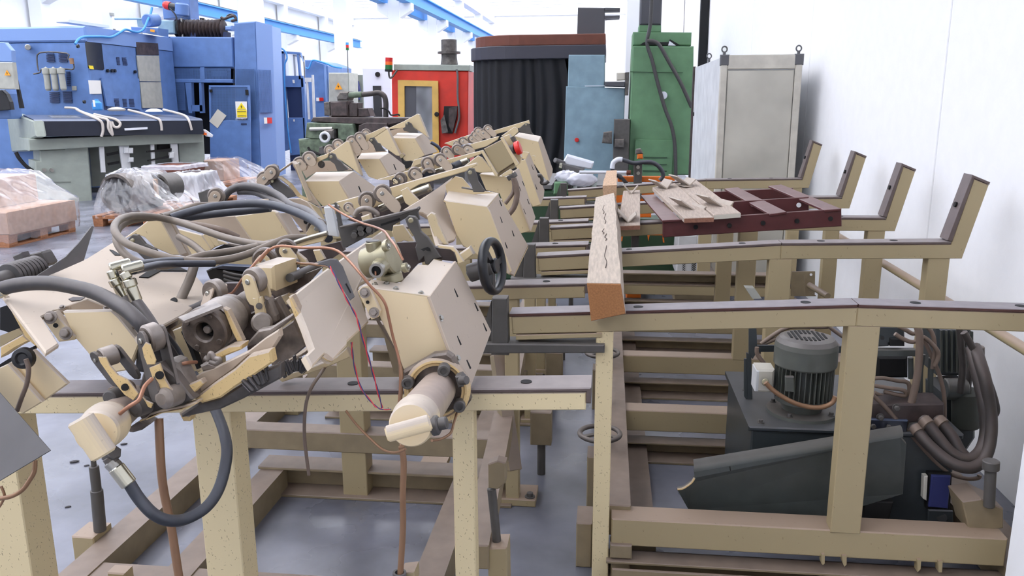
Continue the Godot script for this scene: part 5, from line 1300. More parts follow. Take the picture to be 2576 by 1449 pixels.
	for q in [V([0.720,0.144,-2.545,0.730,0.145,-2.545,0.732,0.112,-2.545,0.727,0.106,-2.545,0.722,0.111,-2.545]), V([0.784,0.144,-2.545,0.799,0.145,-2.545,0.801,0.113,-2.545,0.795,0.104,-2.545,0.788,0.120,-2.545]), V([1.019,0.144,-2.545,1.031,0.145,-2.545,1.032,0.111,-2.545,1.024,0.099,-2.545]), V([1.083,0.143,-2.545,1.097,0.144,-2.545,1.099,0.104,-2.545,1.089,0.103,-2.545])]:
		P(t, "hanger_lug", "tan", q, Vector3(0, 0, -0.03))
	# levelling jacks with handwheels
	for w in [[-3.11, 0.088], [-4.2, 0.092]]:
		b = Mb.new()
		var c := Vector3(-0.012, 0.30, w[0])
		b.torus(c, Vector3.UP, w[1] - 0.008, 0.010, 36, 10)
		for k in 3:
			var a := TAU * k / 3.0 + 0.5
			b.bar(c, c + Vector3(cos(a), 0, sin(a)) * (w[1] - 0.012), 0.018, 0.008, 0.002)
		b.cyl(c + Vector3(0, -0.02, 0), c + Vector3(0, 0.015, 0), 0.02, 16)
		o = part(t, "handwheel", b, "tarnish")
		C(o, "jack_screw", "bracket", Vector3(-0.012, 0.0, w[0]), Vector3(-0.012, 0.29, w[0]), 0.012)
		B(t, "jack_block", "tan_dark", Vector3(-0.06, 0.0, w[0] - 0.06), Vector3(0.02, 0.22, w[0] + 0.05), 0.004)
	b = Mb.new()
	for q in V([-0.032,0.151,-2.750,-0.032,0.119,-2.750]):
		b.hexbolt(q + Vector3(0.06, 0, 0), Vector3(-1, -0.2, 0.2), 0.014, 0.03)
		b.cyl(q + Vector3(0.09, 0, 0), q + Vector3(0.0, -0.01, 0), 0.009, 10)
	part(t, "clamp_bolts", b, "bracket")
	B(t, "jack_block", "tan_dark", Vector3(-0.085, 0.0, -2.75), Vector3(-0.03, 0.17, -2.62), 0.004)
	# tall threaded jack near the wall
	t = thing("jack_post", "black threaded jack screw standing by the wall at the right end of the rack", "jack", Vector3(1.228, 0.321, -2.600))
	C(t, "screw", "bracket", Vector3(1.241, 0.315, -2.600), Vector3(1.231, 0.445, -2.600), 0.017, 0.002)
	C(t, "head", "bracket", Vector3(1.231, 0.443, -2.600), Vector3(1.229, 0.475, -2.600), 0.025, 0.003)
	P(t, "foot_block", "tan_dark", V([1.166,0.318,-2.620,1.225,0.331,-2.620,1.296,0.300,-2.620,1.304,0.230,-2.620,1.202,0.210,-2.620]), Vector3(0, 0, -0.12), 0.004)
	# timbers and boards across the rails
	t = thing("timber", "thick near timber with cracks and a brown sawn end, lying across the front rails", "timber", Vector3(0.0, 0.95, -3.3))
	var w0: Array = V([-0.056,1.051,-2.490,0.038,1.049,-2.490,0.062,0.972,-2.490,-0.035,0.934,-2.490])
	w0 = [Vector3(-0.058, 1.055, -2.47), Vector3(0.045, 1.055, -2.47), Vector3(0.061, 0.962, -2.47), Vector3(-0.043, 0.936, -2.47)]
	var w1: Array = V([-0.070,1.049,-4.800,0.036,1.077,-4.800,0.068,0.974,-4.800,-0.030,0.938,-4.800])
	b = Mb.new()
	loft(b, w0, w1, 14, 5)
	o = part(t, "beam", b, "timber")
	b = Mb.new()
	b.prism(w0, Vector3(0, 0.0, 0.004), 0.002)
	part(o, "sawn_end", b, "timber_end")
	for q in [[0.33, 0.4, 0.05], [0.40, 0.46, -0.05], [0.52, 0.66, 0.02], [0.66, 0.80, -0.06], [0.1, 0.28, 0.05]]:
		b = Mb.new()
		var pts := []
		for k in 5:
			var u: float = lerpf(q[0], q[1], k / 4.0)
			var p: Vector3 = (w0[0] as Vector3).lerp(w1[0], u).lerp((w0[1] as Vector3).lerp(w1[1], u), 0.5 + q[2] + 0.04 * sin(k * 2.1))
			pts.push_back(p + Vector3(0, 0.0012, 0))
		b.tube(pts, 0.0014, 5, 3)
		part(o, "crack", b, "crack")
	t = thing("timber", "short warm-toned timber continuing behind the thick cracked one", "timber", Vector3(0.0, 1.0, -5.5))
	b = Mb.new()
	loft(b, V([-0.033,1.108,-4.900,0.050,1.113,-4.900,0.050,1.030,-4.900,-0.027,1.021,-4.900]), V([-0.014,1.063,-6.500,0.067,1.067,-6.500,0.067,0.982,-6.500,-0.011,0.979,-6.500]), 8, 9)
	part(t, "beam", b, "timber_warm")
	boards()

# four-cornered bar from ring a to ring b with slightly uneven sides
func loft(b: Mb, a: Array, e: Array, n: int, seed_: int):
	var rng := RandomNumberGenerator.new()
	rng.seed = seed_
	var rings := []
	for i in n + 1:
		var r := []
		for k in 4:
			var p: Vector3 = (a[k] as Vector3).lerp(e[k], float(i) / n)
			p += Vector3(rng.randf_range(-1, 1), rng.randf_range(-1, 1), 0) * 0.002
			r.push_back(p)
		rings.push_back(r)
	for i in n:
		for k in 4:
			var j := (k + 1) % 4
			b.quad(rings[i][j], rings[i][k], rings[i + 1][k], rings[i + 1][j])
	b.cap(rings[0], Mb.newell(rings[0]) * signf(Mb.newell(rings[0]).z))
	b.cap(rings[n], Mb.newell(rings[n]) * -signf(Mb.newell(rings[n]).z))

func vee(label: String, q: Array):
	# q: left tip, root, right tip, all on the near face; d: direction of the block's length
	var b := Mb.new()
	var d: Vector3 = q[3]
	for s in [[q[0], q[1]], [q[2], q[1]]]:
		var u := ((s[1] - s[0]) as Vector3).normalized()
		var nn := u.cross(d.normalized()).normalized() * 0.007
		b.prism([s[0], s[1], s[1] + nn, s[0] + nn], d, 0.0015)
	b.box((q[1] as Vector3) + d * 0.5 + Vector3(0, -0.006, 0), Vector3(0.05, 0.006, d.length()), 0.001, Basis(Vector3.UP, atan2(-d.x, -d.z)))
	solo("v_block", b, "vblock", label, "bracket", "")

func boards():
	var b: Mb
	var t: Node3D
	var hb := 1.06
	# maroon frame
	t = thing("maroon_frame", "dusty maroon welded frame with cross slats lying over the middle rails", "frame", Vector3(0.75, 1.02, -4.2))
	var fr: Array = V([0.264,1.032,-4.000,1.086,1.099,-4.000,1.095,1.015,-4.000,0.267,0.950,-4.000])
	P(t, "front_channel", "maroon", fr, Vector3(0, 0, -0.012), 0.003)
	for c in V([0.421,1.004,-3.995,0.578,1.013,-3.995,0.733,1.027,-3.995,0.888,1.038,-3.995,1.039,1.051,-3.995]):
		C(t, "bolt_hole", "dark", c, c + Vector3(0, 0, 0.004), 0.011)
	P(t, "back_channel", "maroon", V([0.612,1.059,-5.050,1.087,1.087,-5.050,1.091,1.030,-5.050,0.615,0.997,-5.050]), Vector3(0, 0, -0.012), 0.003)
	P(t, "inner_channel", "maroon", V([0.648,1.080,-4.400,1.029,1.108,-4.400,1.034,1.037,-4.400,0.652,1.004,-4.400]), Vector3(0, 0, -0.012), 0.003)
	for c in V([0.748,1.067,-4.395,0.980,1.065,-4.395]):
		C(t, "bolt_hole", "white_wall", c, c + Vector3(0, 0, 0.004), 0.012)
	for q in [V([0.263,1.036,-3.990,0.348,1.041,-3.990,0.279,1.048,-5.000,0.198,1.042,-5.000]), V([0.761,1.071,-3.990,0.837,1.083,-3.990,0.761,1.094,-5.000,0.684,1.085,-5.000]), V([1.009,1.093,-3.990,1.082,1.100,-3.990,1.009,1.112,-5.000,0.935,1.103,-5.000])]:
		b = Mb.new()
		b.prism(q, Vector3(0, -0.012, 0), 0.002)
		part(t, "cross_slat", b, "maroon")
	# boards
	for i in 3:
		var q: Array = [V([0.052,0.983,-4.150,0.164,0.988,-4.150,0.190,1.080,-4.950,0.091,1.074,-4.950]), V([0.361,1.053,-3.950,0.498,1.059,-3.950,0.392,1.122,-4.950,0.261,1.096,-4.950]), V([0.500,1.068,-3.970,0.624,1.079,-3.970,0.523,1.133,-5.000,0.396,1.112,-5.000])][i]
		t = thing("board", ["narrow dusty board with two V blocks, just right of the thick timber", "wide dusty board across the maroon frame, left of a pair", "dusty board with a pale edge across the maroon frame, right of a pair"][i], "board", q[0])
		b = Mb.new()
		b.prism(q, Vector3(0, -0.024 if i < 2 else -0.020, 0), 0.003)
		part(t, "plank", b, "board")
		b = Mb.new()
		var a0: Vector3 = q[0] + Vector3(0, -0.003, 0.001)
		var a1: Vector3 = q[1] + Vector3(0, -0.003, 0.001)
		b.prism([a0, a1, a1 + Vector3(0, -0.02, 0), a0 + Vector3(0, -0.02, 0)], Vector3(0, 0, 0.002))
		part(t, "sawn_edge", b, "board_edge" if i < 2 else "tag_beige")
	vee("near V block standing open on the narrow board by the timber", [Vector3(0.051, 1.043, -4.200), Vector3(0.101, 0.993, -4.200), Vector3(0.144, 1.034, -4.200), Vector3(0.0, 0, -0.13)])
	vee("far V block at the back end of the narrow board by the timber", [Vector3(0.087, 1.116, -4.850), Vector3(0.130, 1.063, -4.850), Vector3(0.170, 1.115, -4.850), Vector3(0, 0, -0.04)])
	vee("near V block at the front of the left one of two wide boards", [Vector3(0.359, 1.110, -4.150), Vector3(0.448, 1.046, -4.150), Vector3(0.483, 1.084, -4.150), Vector3(-0.05, 0.0, -0.16)])
	vee("near V block at the front of the pale-edged board", [Vector3(0.491, 1.128, -4.150), Vector3(0.583, 1.066, -4.150), Vector3(0.614, 1.109, -4.150), Vector3(-0.05, 0.0, -0.14)])
	vee("far V block at the back of the left one of two wide boards", [Vector3(0.272, 1.142, -4.800), Vector3(0.331, 1.102, -4.800), Vector3(0.364, 1.151, -4.800), Vector3(-0.04, 0.0, -0.12)])
	vee("far V block at the back of the pale-edged board", [Vector3(0.388, 1.170, -4.800), Vector3(0.458, 1.122, -4.800), Vector3(0.494, 1.159, -4.800), Vector3(-0.04, 0.0, -0.12)])

# ---------------------------------------------------------------- hydraulic unit beneath the right-hand rack
func build_hydraulics():
	var b: Mb
	var o: MeshInstance3D
	var t := thing("hydraulic_unit", "dark grey hydraulic power unit with upright electric motor and hanging hoses under the rack", "power unit", Vector3(0.86, 0, -3.1))
	B(t, "tank", "tank_grey", Vector3(0.526, 0.06, -3.42), Vector3(1.22, 0.452, -2.836), 0.006)
	b = Mb.new()
	b.box2(Vector3(0.512, 0.452, -3.44), Vector3(1.235, 0.47, -2.82), 0.005)
	o = part(t, "tank_lid", b, "tank_grey")
	for p in [Vector3(0.56, 0.47, -2.86), Vector3(0.85, 0.47, -2.86), Vector3(1.18, 0.47, -2.86), Vector3(0.56, 0.47, -3.2)]:
		b = Mb.new()
		b.hexbolt(p, Vector3.UP, 0.008, 0.014)
		part(o, "lid_bolt", b, "bracket")
	for x in [0.60, 1.15]:
		B(t, "tank_foot", "tank_grey", Vector3(x - 0.03, 0, -3.3), Vector3(x + 0.03, 0.06, -2.9))
	# upright motor
	var m := Vector3(0.728, 0.47, -2.985)
	b = Mb.new()
	b.lathe(m, Vector3.UP, [Vector2(0, 0), Vector2(0.125, 0), Vector2(0.125, 0.012), Vector2(0.07, 0.014), Vector2(0.085, 0.05), Vector2(0.1, 0.05), Vector2(0.1, 0.065), Vector2(0, 0.065)], 36)
	part(t, "motor_flange", b, "motor_grey")
	for k in 4:
		b = Mb.new()
		var a := TAU * k / 4 + 0.6
		b.hexbolt(m + Vector3(cos(a) * 0.11, 0.012, sin(a) * 0.11), Vector3.UP, 0.008, 0.014)
		part(t, "flange_bolt", b, "bracket")
	C(t, "motor_barrel", "fins", m + Vector3(0, 0.06, 0), m + Vector3(0, 0.20, 0), 0.088, 0.003, 36)
	b = Mb.new()
	for k in 36:
		var a := TAU * k / 36.0
		b.box(m + Vector3(cos(a) * 0.095, 0.13, sin(a) * 0.095), Vector3(0.018, 0.13, 0.0035), 0.0, Basis(Vector3.UP, -a))
	part(t, "cooling_fins", b, "motor_grey")
	b = Mb.new()
	b.lathe(m, Vector3.UP, [Vector2(0.108, 0.185), Vector2(0.111, 0.19), Vector2(0.111, 0.255), Vector2(0.107, 0.272), Vector2(0.096, 0.287), Vector2(0.08, 0.292), Vector2(0.0, 0.293)], 40)
	o = part(t, "fan_cover", b, "motor_grey")
	for k in 9:
		var x := (k - 4) * 0.015
		var half := sqrt(maxf(0.0, 0.068 * 0.068 - x * x))
		if absf(x) < 0.02:
			B(o, "fan_slot", "dark", m + Vector3(x - 0.004, 0.2915, 0.022), m + Vector3(x + 0.004, 0.2945, half))
			B(o, "fan_slot", "dark", m + Vector3(x - 0.004, 0.2915, -half), m + Vector3(x + 0.004, 0.2945, -0.022))
		else:
			B(o, "fan_slot", "dark", m + Vector3(x - 0.004, 0.2915, -half), m + Vector3(x + 0.004, 0.2945, half))
	P(t, "rating_plate", "motor_grey", V([0.638,0.641,-2.870,0.667,0.642,-2.870,0.671,0.586,-2.870,0.642,0.587,-2.870]), Vector3(0, 0, -0.02), 0.002)
	b = Mb.new()
	b.box(Vector3(0.582, 0.601, -2.980), Vector3(0.062, 0.088, 0.09), 0.008)
	o = part(t, "terminal_box", b, "cabinet_trim")
	B(o, "box_lid", "cabinet_side", Vector3(0.551, 0.600, -2.980) + Vector3(-0.004, -0.04, -0.04), Vector3(0.555, 0.600, -2.980) + Vector3(0.006, 0.04, 0.045), 0.003)
	C(o, "cable_gland", "pewter", Vector3(0.581, 0.600, -2.930), Vector3(0.572, 0.615, -2.880), 0.013, 0.002)
	T(t, "motor_cable", "bronze_tube", V([0.568,0.622,-2.860,0.591,0.598,-2.860,0.631,0.570,-2.860,0.678,0.547,-2.860,0.732,0.535,-2.860,0.773,0.539,-2.860,0.801,0.556,-2.860,0.809,0.579,-2.860]), 0.0085, 10)
	# bracket frame behind the motor
	for q in [V([0.541,0.765,-3.100,0.568,0.766,-3.100,0.578,0.662,-3.100,0.562,0.632,-3.100,0.547,0.651,-3.100]), V([0.581,0.672,-3.150,0.654,0.674,-3.150,0.655,0.648,-3.150,0.583,0.645,-3.150]), V([0.871,0.677,-3.150,0.904,0.678,-3.150,0.906,0.651,-3.150,0.873,0.650,-3.150]), V([0.538,0.656,-3.100,0.556,0.651,-3.100,0.574,0.422,-3.100,0.556,0.427,-3.100]), V([0.531,0.631,-3.100,0.540,0.632,-3.100,0.554,0.461,-3.100,0.539,0.480,-3.100])]:
		P(t, "bracket_bar", "tank_grey", q, Vector3(0, 0, -0.012), 0.001)
	T(t, "thin_tube", "tube_dusty", V([0.609,0.664,-3.200,0.661,0.707,-3.200,0.705,0.733,-3.200,0.750,0.739,-3.200,0.818,0.738,-3.200,0.858,0.741,-3.200]), 0.009, 8)
	T(t, "thin_tube", "tube_dusty", V([0.613,0.661,-3.200,0.671,0.690,-3.200,0.715,0.718,-3.200]), 0.008, 8)
	T(t, "thin_tube", "tube_dusty", V([0.821,0.778,-3.150,0.854,0.748,-3.150,0.896,0.718,-3.150,0.934,0.695,-3.150]), 0.007, 8)
	T(t, "box_conduit", "tube_dusty", V([0.596,0.633,-3.050,0.569,0.667,-3.050,0.566,0.695,-3.050]), 0.008, 8)
	# valve block and manifold on the right
	P(t, "valve_block", "tank_grey", V([0.960,0.813,-2.950,1.049,0.815,-2.950,1.055,0.758,-2.950,1.002,0.752,-2.950,1.003,0.741,-2.950,0.966,0.738,-2.950]), Vector3(0, 0, -0.12), 0.004)
	C(t, "valve_cap", "dark", Vector3(0.974, 0.774, -2.940), Vector3(0.971, 0.777, -2.930), 0.007)
	P(t, "valve_coil", "dark", V([1.001,0.773,-2.940,1.050,0.774,-2.940,1.053,0.745,-2.940,1.004,0.744,-2.940]), Vector3(0, 0, -0.1), 0.004)
	P(t, "support_bar", "oil_grey", V([0.940,0.732,-2.930,1.091,0.736,-2.930,1.093,0.712,-2.930,0.943,0.707,-2.930]), Vector3(0, 0, -0.03), 0.002)
	P(t, "rear_motor", "tank_grey", V([1.237,0.761,-3.150,1.359,0.764,-3.150,1.378,0.575,-3.150,1.257,0.571,-3.150]), Vector3(0, 0, -0.2), 0.01)
	for i in 7:
		P(t, "rear_fin", "fins", [Vector3(1.243, 0.754, -3.140) + Vector3(0.018 * i, 0, 0), Vector3(1.249, 0.754, -3.140) + Vector3(0.018 * i, 0, 0), Vector3(1.266, 0.594, -3.140) + Vector3(0.018 * i, 0, 0), Vector3(1.259, 0.594, -3.140) + Vector3(0.018 * i, 0, 0)], Vector3(0, 0, 0.012))
	P(t, "dark_pump", "dark", V([1.015,0.656,-3.100,1.127,0.660,-3.100,1.135,0.575,-3.100,1.022,0.571,-3.100]), Vector3(0, 0, -0.1), 0.01)
	C(t, "pump_flange", "oil_grey", Vector3(1.227, 0.571, -3.000), Vector3(1.301, 0.573, -3.000), 0.04, 0.004)
	C(t, "filter", "fins", Vector3(1.317, 0.430, -3.000), Vector3(1.302, 0.569, -3.000), 0.05, 0.008)
	P(t, "manifold", "lathe_brown", V([0.923,0.559,-2.840,1.167,0.573,-2.840,1.174,0.511,-2.840,1.049,0.497,-2.840,1.055,0.462,-2.840,0.931,0.465,-2.840]), Vector3(0, 0, -0.12), 0.005)
	P(t, "manifold_front", "navy", V([0.923,0.512,-2.825,1.049,0.512,-2.825,1.049,0.468,-2.825,0.924,0.471,-2.825]), Vector3(0, 0, -0.02), 0.003)
	for c in V([0.956,0.520,-2.830,0.985,0.488,-2.830,0.934,0.488,-2.830,1.006,0.557,-2.830]):
		b = Mb.new()
		b.hexbolt(c, Vector3(0, 0, 1), 0.009, 0.016)
		part(t, "manifold_bolt", b, "bracket")
	for q in [V([1.051,0.853,-2.860,1.067,0.815,-2.860,1.074,0.742,-2.860,1.075,0.655,-2.860,1.067,0.575,-2.860,1.055,0.508,-2.860,1.042,0.448,-2.860])]:
		T(t, "riser_tube", "tube_dusty", q, 0.0125, 10)
	for q in [V([1.007,0.832,-2.900,1.037,0.816,-2.900,1.066,0.804,-2.900,1.095,0.835,-2.900,1.125,0.805,-2.900,1.139,0.749,-2.900,1.138,0.679,-2.900]), V([0.995,0.807,-2.880,1.020,0.791,-2.880,1.057,0.779,-2.880,1.087,0.797,-2.880,1.122,0.772,-2.880,1.145,0.738,-2.880,1.137,0.694,-2.880]), V([1.102,0.790,-2.920,1.142,0.712,-2.920,1.173,0.647,-2.920,1.195,0.576,-2.920,1.206,0.490,-2.920]), V([0.957,0.623,-2.940,0.994,0.625,-2.940,1.040,0.617,-2.940,1.078,0.609,-2.940,1.082,0.564,-2.940,1.060,0.540,-2.940,1.018,0.548,-2.940,0.966,0.569,-2.940]), V([0.948,0.610,-2.900,0.996,0.603,-2.900,1.050,0.596,-2.900,1.059,0.578,-2.900,1.039,0.577,-2.900,0.985,0.589,-2.900]), V([0.928,0.595,-2.840,0.970,0.557,-2.840,1.014,0.509,-2.840,1.059,0.462,-2.840,1.104,0.414,-2.840,1.158,0.358,-2.840,1.214,0.315,-2.840,1.268,0.299,-2.840,1.306,0.303,-2.840,1.311,0.315,-2.840])]:
		T(t, "thin_tube", "tube_dusty", q, 0.0075, 8)
	for q in [V([1.124,0.712,-2.960,1.122,0.645,-2.960,1.132,0.531,-2.960]), V([1.154,0.700,-2.960,1.159,0.623,-2.960,1.168,0.523,-2.960]), V([1.084,0.698,-2.960,1.092,0.621,-2.960])]:
		T(t, "steel_pipe", "oil_grey", q, 0.010, 8)
	# three thick hoses drooping from the manifold and up to the right
	for q in [V([1.061,0.501,-2.800,1.068,0.489,-2.780,1.091,0.462,-2.750,1.130,0.429,-2.720,1.170,0.409,-2.700,1.217,0.403,-2.700,1.257,0.417,-2.720,1.281,0.453,-2.740,1.292,0.510,-2.760,1.290,0.579,-2.780,1.272,0.674,-2.800,1.265,0.734,-2.850,1.269,0.762,-2.900]), V([1.086,0.528,-2.800,1.096,0.519,-2.780,1.123,0.485,-2.760,1.159,0.443,-2.740,1.200,0.421,-2.730,1.242,0.425,-2.740,1.273,0.457,-2.760,1.284,0.518,-2.780,1.273,0.605,-2.800,1.259,0.699,-2.850,1.257,0.757,-2.900]), V([1.141,0.523,-2.820,1.151,0.513,-2.800,1.178,0.479,-2.780,1.198,0.440,-2.760,1.216,0.419,-2.750])]:
		T(t, "hose", "hose_dark", q, 0.020, 12)
	for q in [V([1.062,0.501,-2.795,1.070,0.489,-2.775]), V([1.085,0.530,-2.790,1.096,0.519,-2.770]), V([1.139,0.526,-2.810,1.151,0.515,-2.790])]:
		T(t, "hose_ferrule", "tube_dusty", q, 0.0225, 12, 1)
	for q in [V([1.219,0.818,-2.880,1.252,0.767,-2.880,1.286,0.708,-2.880,1.317,0.648,-2.880,1.343,0.587,-2.880,1.356,0.543,-2.880,1.351,0.525,-2.880,1.338,0.551,-2.880,1.313,0.612,-2.880]), V([1.233,0.816,-2.950,1.247,0.742,-2.950,1.259,0.666,-2.950,1.261,0.576,-2.950]), V([1.314,0.683,-3.000,1.305,0.615,-3.000,1.306,0.569,-3.000])]:
		T(t, "thin_hose", "hose_dark", q, 0.012, 10)
	C(t, "hose_fitting", "tarnish", Vector3(1.287, 0.719, -2.900), Vector3(1.282, 0.764, -2.900), 0.018, 0.003)
	# gauge box and lifting lug low on the right
	P(t, "gauge_box", "wire_blue", V([1.137,0.323,-2.800,1.201,0.323,-2.800,1.204,0.199,-2.800,1.139,0.203,-2.800]), Vector3(0, 0, -0.05), 0.004)
	P(t, "gauge_frame", "dark", V([1.130,0.326,-2.810,1.208,0.326,-2.810,1.216,0.186,-2.810,1.137,0.190,-2.810]), Vector3(0, 0, -0.06), 0.004)
	P(t, "gauge_edge", "cabinet_trim", V([1.108,0.323,-2.790,1.121,0.324,-2.790,1.126,0.231,-2.790,1.114,0.238,-2.790]), Vector3(0, 0, -0.03), 0.003)
	P(t, "lifting_lug", "tank_grey", V([1.132,0.201,-2.780,1.213,0.202,-2.780,1.220,0.140,-2.780,1.135,0.139,-2.780]), Vector3(0, 0, -0.012), 0.002)
	C(t, "lug_hole", "dark", Vector3(1.177, 0.177, -2.779), Vector3(1.176, 0.179, -2.776), 0.017)
	P(t, "pump_foot", "dark", V([0.901,0.244,-2.740,0.999,0.246,-2.740,0.990,0.164,-2.740,0.904,0.167,-2.740]), Vector3(0, 0, -0.06), 0.004)
	P(t, "end_casing", "tank_grey", V([1.250,0.530,-3.050,1.357,0.553,-3.050,1.378,0.364,-3.050,1.344,0.290,-3.050,1.270,0.335,-3.050]), Vector3(0, 0, -0.2), 0.01)
	P(t, "inspection_plate", "pale_grey", V([0.586,0.821,-3.500,0.624,0.820,-3.500,0.657,0.776,-3.500,0.619,0.773,-3.500]), Vector3(0, 0, -0.05))
	# loose cover leaning in front
	t = thing("trough_cover", "grey sheet metal trough with a torn left end leaning behind the kinked post", "cover", Vector3(0.655, 0.197, -2.720))
	P(t, "face", "oil_grey", V([0.315,0.344,-2.700,0.983,0.501,-2.700,1.005,0.476,-2.700,1.026,0.277,-2.740,0.788,0.179,-2.740,0.308,0.178,-2.740,0.264,0.263,-2.720,0.286,0.276,-2.710,0.312,0.300,-2.710,0.320,0.322,-2.700]), Vector3(0, 0.006, -0.012), 0.001)
	b = Mb.new()
	var u0: Vector3 = Vector3(0.315, 0.344, -2.700)
	var u1: Vector3 = Vector3(0.992, 0.500, -2.700)
	var rows := []
	for j in 6:
		var a := j / 5.0 * PI * 0.5
		var off := Vector3(0, 0.03 * sin(a), -0.035 * (1.0 - cos(a)))
		rows.push_back([u0 + off, u0.lerp(u1, 0.5) + off, u1 + off])
	b.sheet(rows, 0.004)
	part(t, "rolled_edge", b, "oil_grey")
	T(t, "torn_edge", "rust_cream", V([0.317,0.325,-2.690,0.309,0.310,-2.690,0.295,0.296,-2.690,0.278,0.284,-2.690,0.261,0.281,-2.690]), 0.004, 6)
	b = Mb.new()
	b.cyl(Vector3(0.434, 0.374, -2.690), Vector3(0.437, 0.359, -2.690), 0.002, 6)
	part(t, "tear_mark", b, "dark")

# ---------------------------------------------------------------- left-hand rack
func build_left_rack():
	var b: Mb
	var o: MeshInstance3D
	var t := thing("machine_rack", "cream chipped steel rack carrying the tilted clamping machine on the left", "rack", Vector3(-0.9, 0, -3.6))
	var ds := [1.88, 3.04, 3.90, 4.69, 5.88]
	var xr := [-0.03, -0.066, -0.087, -0.107, -0.15]
	for i in 5:
		var z: float = -ds[i]
		var r := Vector3(xr[i], 0.93, z)
		var l := Vector3(-2.1 if i > 0 else -1.62, 0.93 - 0.045 * ((2.1 if i > 0 else 1.62) + xr[i]), z)
		b = Mb.new()
		b.prism([l + Vector3(0, -0.012, 0), r + Vector3(-0.012, -0.012, 0), r + Vector3(-0.012, -0.058, 0), l + Vector3(0, -0.060, 0)], Vector3(0, 0, -0.095), 0.003)
		o = part(t, "rail", b, "cream_chipped" if i == 0 else "tan")
		b = Mb.new()
		b.prism([l + Vector3(0, -0.012, 0.002), r + Vector3(-0.012, -0.012, 0.002), r + Vector3(-0.012, -0.04, 0.002), r + Vector3(0, -0.04, 0.002), r + Vector3(0, 0, 0.002), l + Vector3(0, 0, 0.002)], Vector3(0, 0, -0.10), 0.003)
		part(o, "wear_strip", b, "strip")
		for x: float in [-0.16, -0.6, -1.1]:
			var h: Vector3 = r + Vector3(x, 0.045 * x + 0.0005, -0.045)
			C(o, "bolt_hole", "dark", h, h + Vector3(0, 0.0015, 0), 0.014)
		var m := "cream_chipped" if i == 0 else "tan"
		var sh: float = -0.012 * (ds[i] - 1.88)
		B(t, "post", m, Vector3(-0.372 + sh, 0.0, z - 0.065), Vector3(-0.318 + sh, 0.862, z - 0.012), 0.003)
		B(t, "post", m, Vector3(-1.048 + sh, 0.0, z - 0.095), Vector3(-0.945 + sh, 0.835, z - 0.006), 0.003)
		B(t, "post", m, Vector3(-1.66 + sh, 0.0, z - 0.11), Vector3(-1.56 + sh, 0.805, z - 0.006), 0.003)
		if i > 0:
			B(t, "cross_beam", "tan_dark", Vector3(-1.52, 0.2, z - 0.09), Vector3(-0.38, 0.285, z), 0.004)
			B(t, "base_channel", "tan_dark", Vector3(-1.43, 0.0, z - 0.14), Vector3(-0.36, 0.012, z + 0.02), 0.002)
			B(t, "base_channel", "tan_dark", Vector3(-1.43, 0.012, z - 0.10), Vector3(-0.36, 0.10, z - 0.085), 0.002)
			B(t, "base_channel", "tan_dark", Vector3(-1.43, 0.10, z - 0.14), Vector3(-0.36, 0.112, z - 0.02), 0.002)
			o = B(t, "foot_plate", "tan", Vector3(-0.39 + sh, 0.0, z - 0.14), Vector3(-0.25 + sh, 0.03, z + 0.0), 0.003)
			b = Mb.new()
			b.hexbolt(Vector3(-0.275 + sh, 0.03, z - 0.03), Vector3.UP, 0.014, 0.02)
			part(o, "foot_bolt", b, "bracket")
			B(t, "jack_block", "tan_dark", Vector3(-0.31, 0.15, z - 0.35), Vector3(-0.22, 0.3, z - 0.27), 0.004)
			C(t, "jack_screw", "bracket", Vector3(-0.265, 0.0, z - 0.31), Vector3(-0.265, 0.15, z - 0.31), 0.018)
		else:
			for x in [[-1.60, "post_web"], [-1.0, "post_web"]]: pass
	# longitudinal base beams
	B(t, "long_beam", "tan_dark", Vector3(-1.755, 0.0, -6.3), Vector3(-1.655, 0.10, -1.9), 0.005)
	B(t, "long_beam", "tan_dark", Vector3(-1.42, 0.0, -3.1), Vector3(-1.32, 0.10, -1.9), 0.005)
	B(t, "long_beam", "tan_dark", Vector3(-0.60, 0.0, -6.3), Vector3(-0.50, 0.10, -1.95), 0.005)
	b = Mb.new()
	b.bar(Vector3(-0.345, 0.36, -2.05), Vector3(-0.52, 0.38, -6.0), 0.075, 0.075, 0.004)
	part(t, "side_beam", b, "tan_dark")
	b = Mb.new()
	b.bar(Vector3(-0.42, 0.62, -3.1), Vector3(-0.34, 0.20, -2.95), 0.05, 0.05, 0.003)
	part(t, "diagonal_stay", b, "tan_dark")
	B(t, "front_base", "tan_dark", Vector3(-1.70, 0.0, -2.33), Vector3(-0.34, 0.095, -2.22), 0.005)
	o = B(t, "end_plate", "tan", Vector3(-1.56, 0.0, -2.25), Vector3(-1.50, 0.14, -2.20), 0.004)
	b = Mb.new()
	b.prism(V([-0.798,0.043,-3.300,-0.679,0.049,-3.300,-0.679,0.025,-3.300,-0.799,0.019,-3.300]), Vector3(0, 0.0, -0.1))
	part(t, "slide_plate", b, "tan")
	# jacks
	t = thing("jack_screw", "black threaded levelling jack standing on the left base beam over bright floor", "jack", Vector3(-1.768, 0.104, -2.480))
	C(t, "screw", "bracket", Vector3(-1.763, 0.120, -2.480), Vector3(-1.757, 0.277, -2.480), 0.021, 0.002)
	C(t, "upper_screw", "bracket", Vector3(-1.757, 0.274, -2.480), Vector3(-1.756, 0.367, -2.480), 0.0165, 0.002)
	C(t, "tip", "bracket", Vector3(-1.756, 0.364, -2.480), Vector3(-1.755, 0.396, -2.480), 0.009, 0.001)
	B(t, "block", "tan", Vector3(-1.84, 0.02, -2.54), Vector3(-1.757, 0.12, -2.43), 0.004)
	t = thing("jack_screw", "dark levelling jack beside the front right post of the left rack", "jack", Vector3(-0.292, 0.275, -2.100))
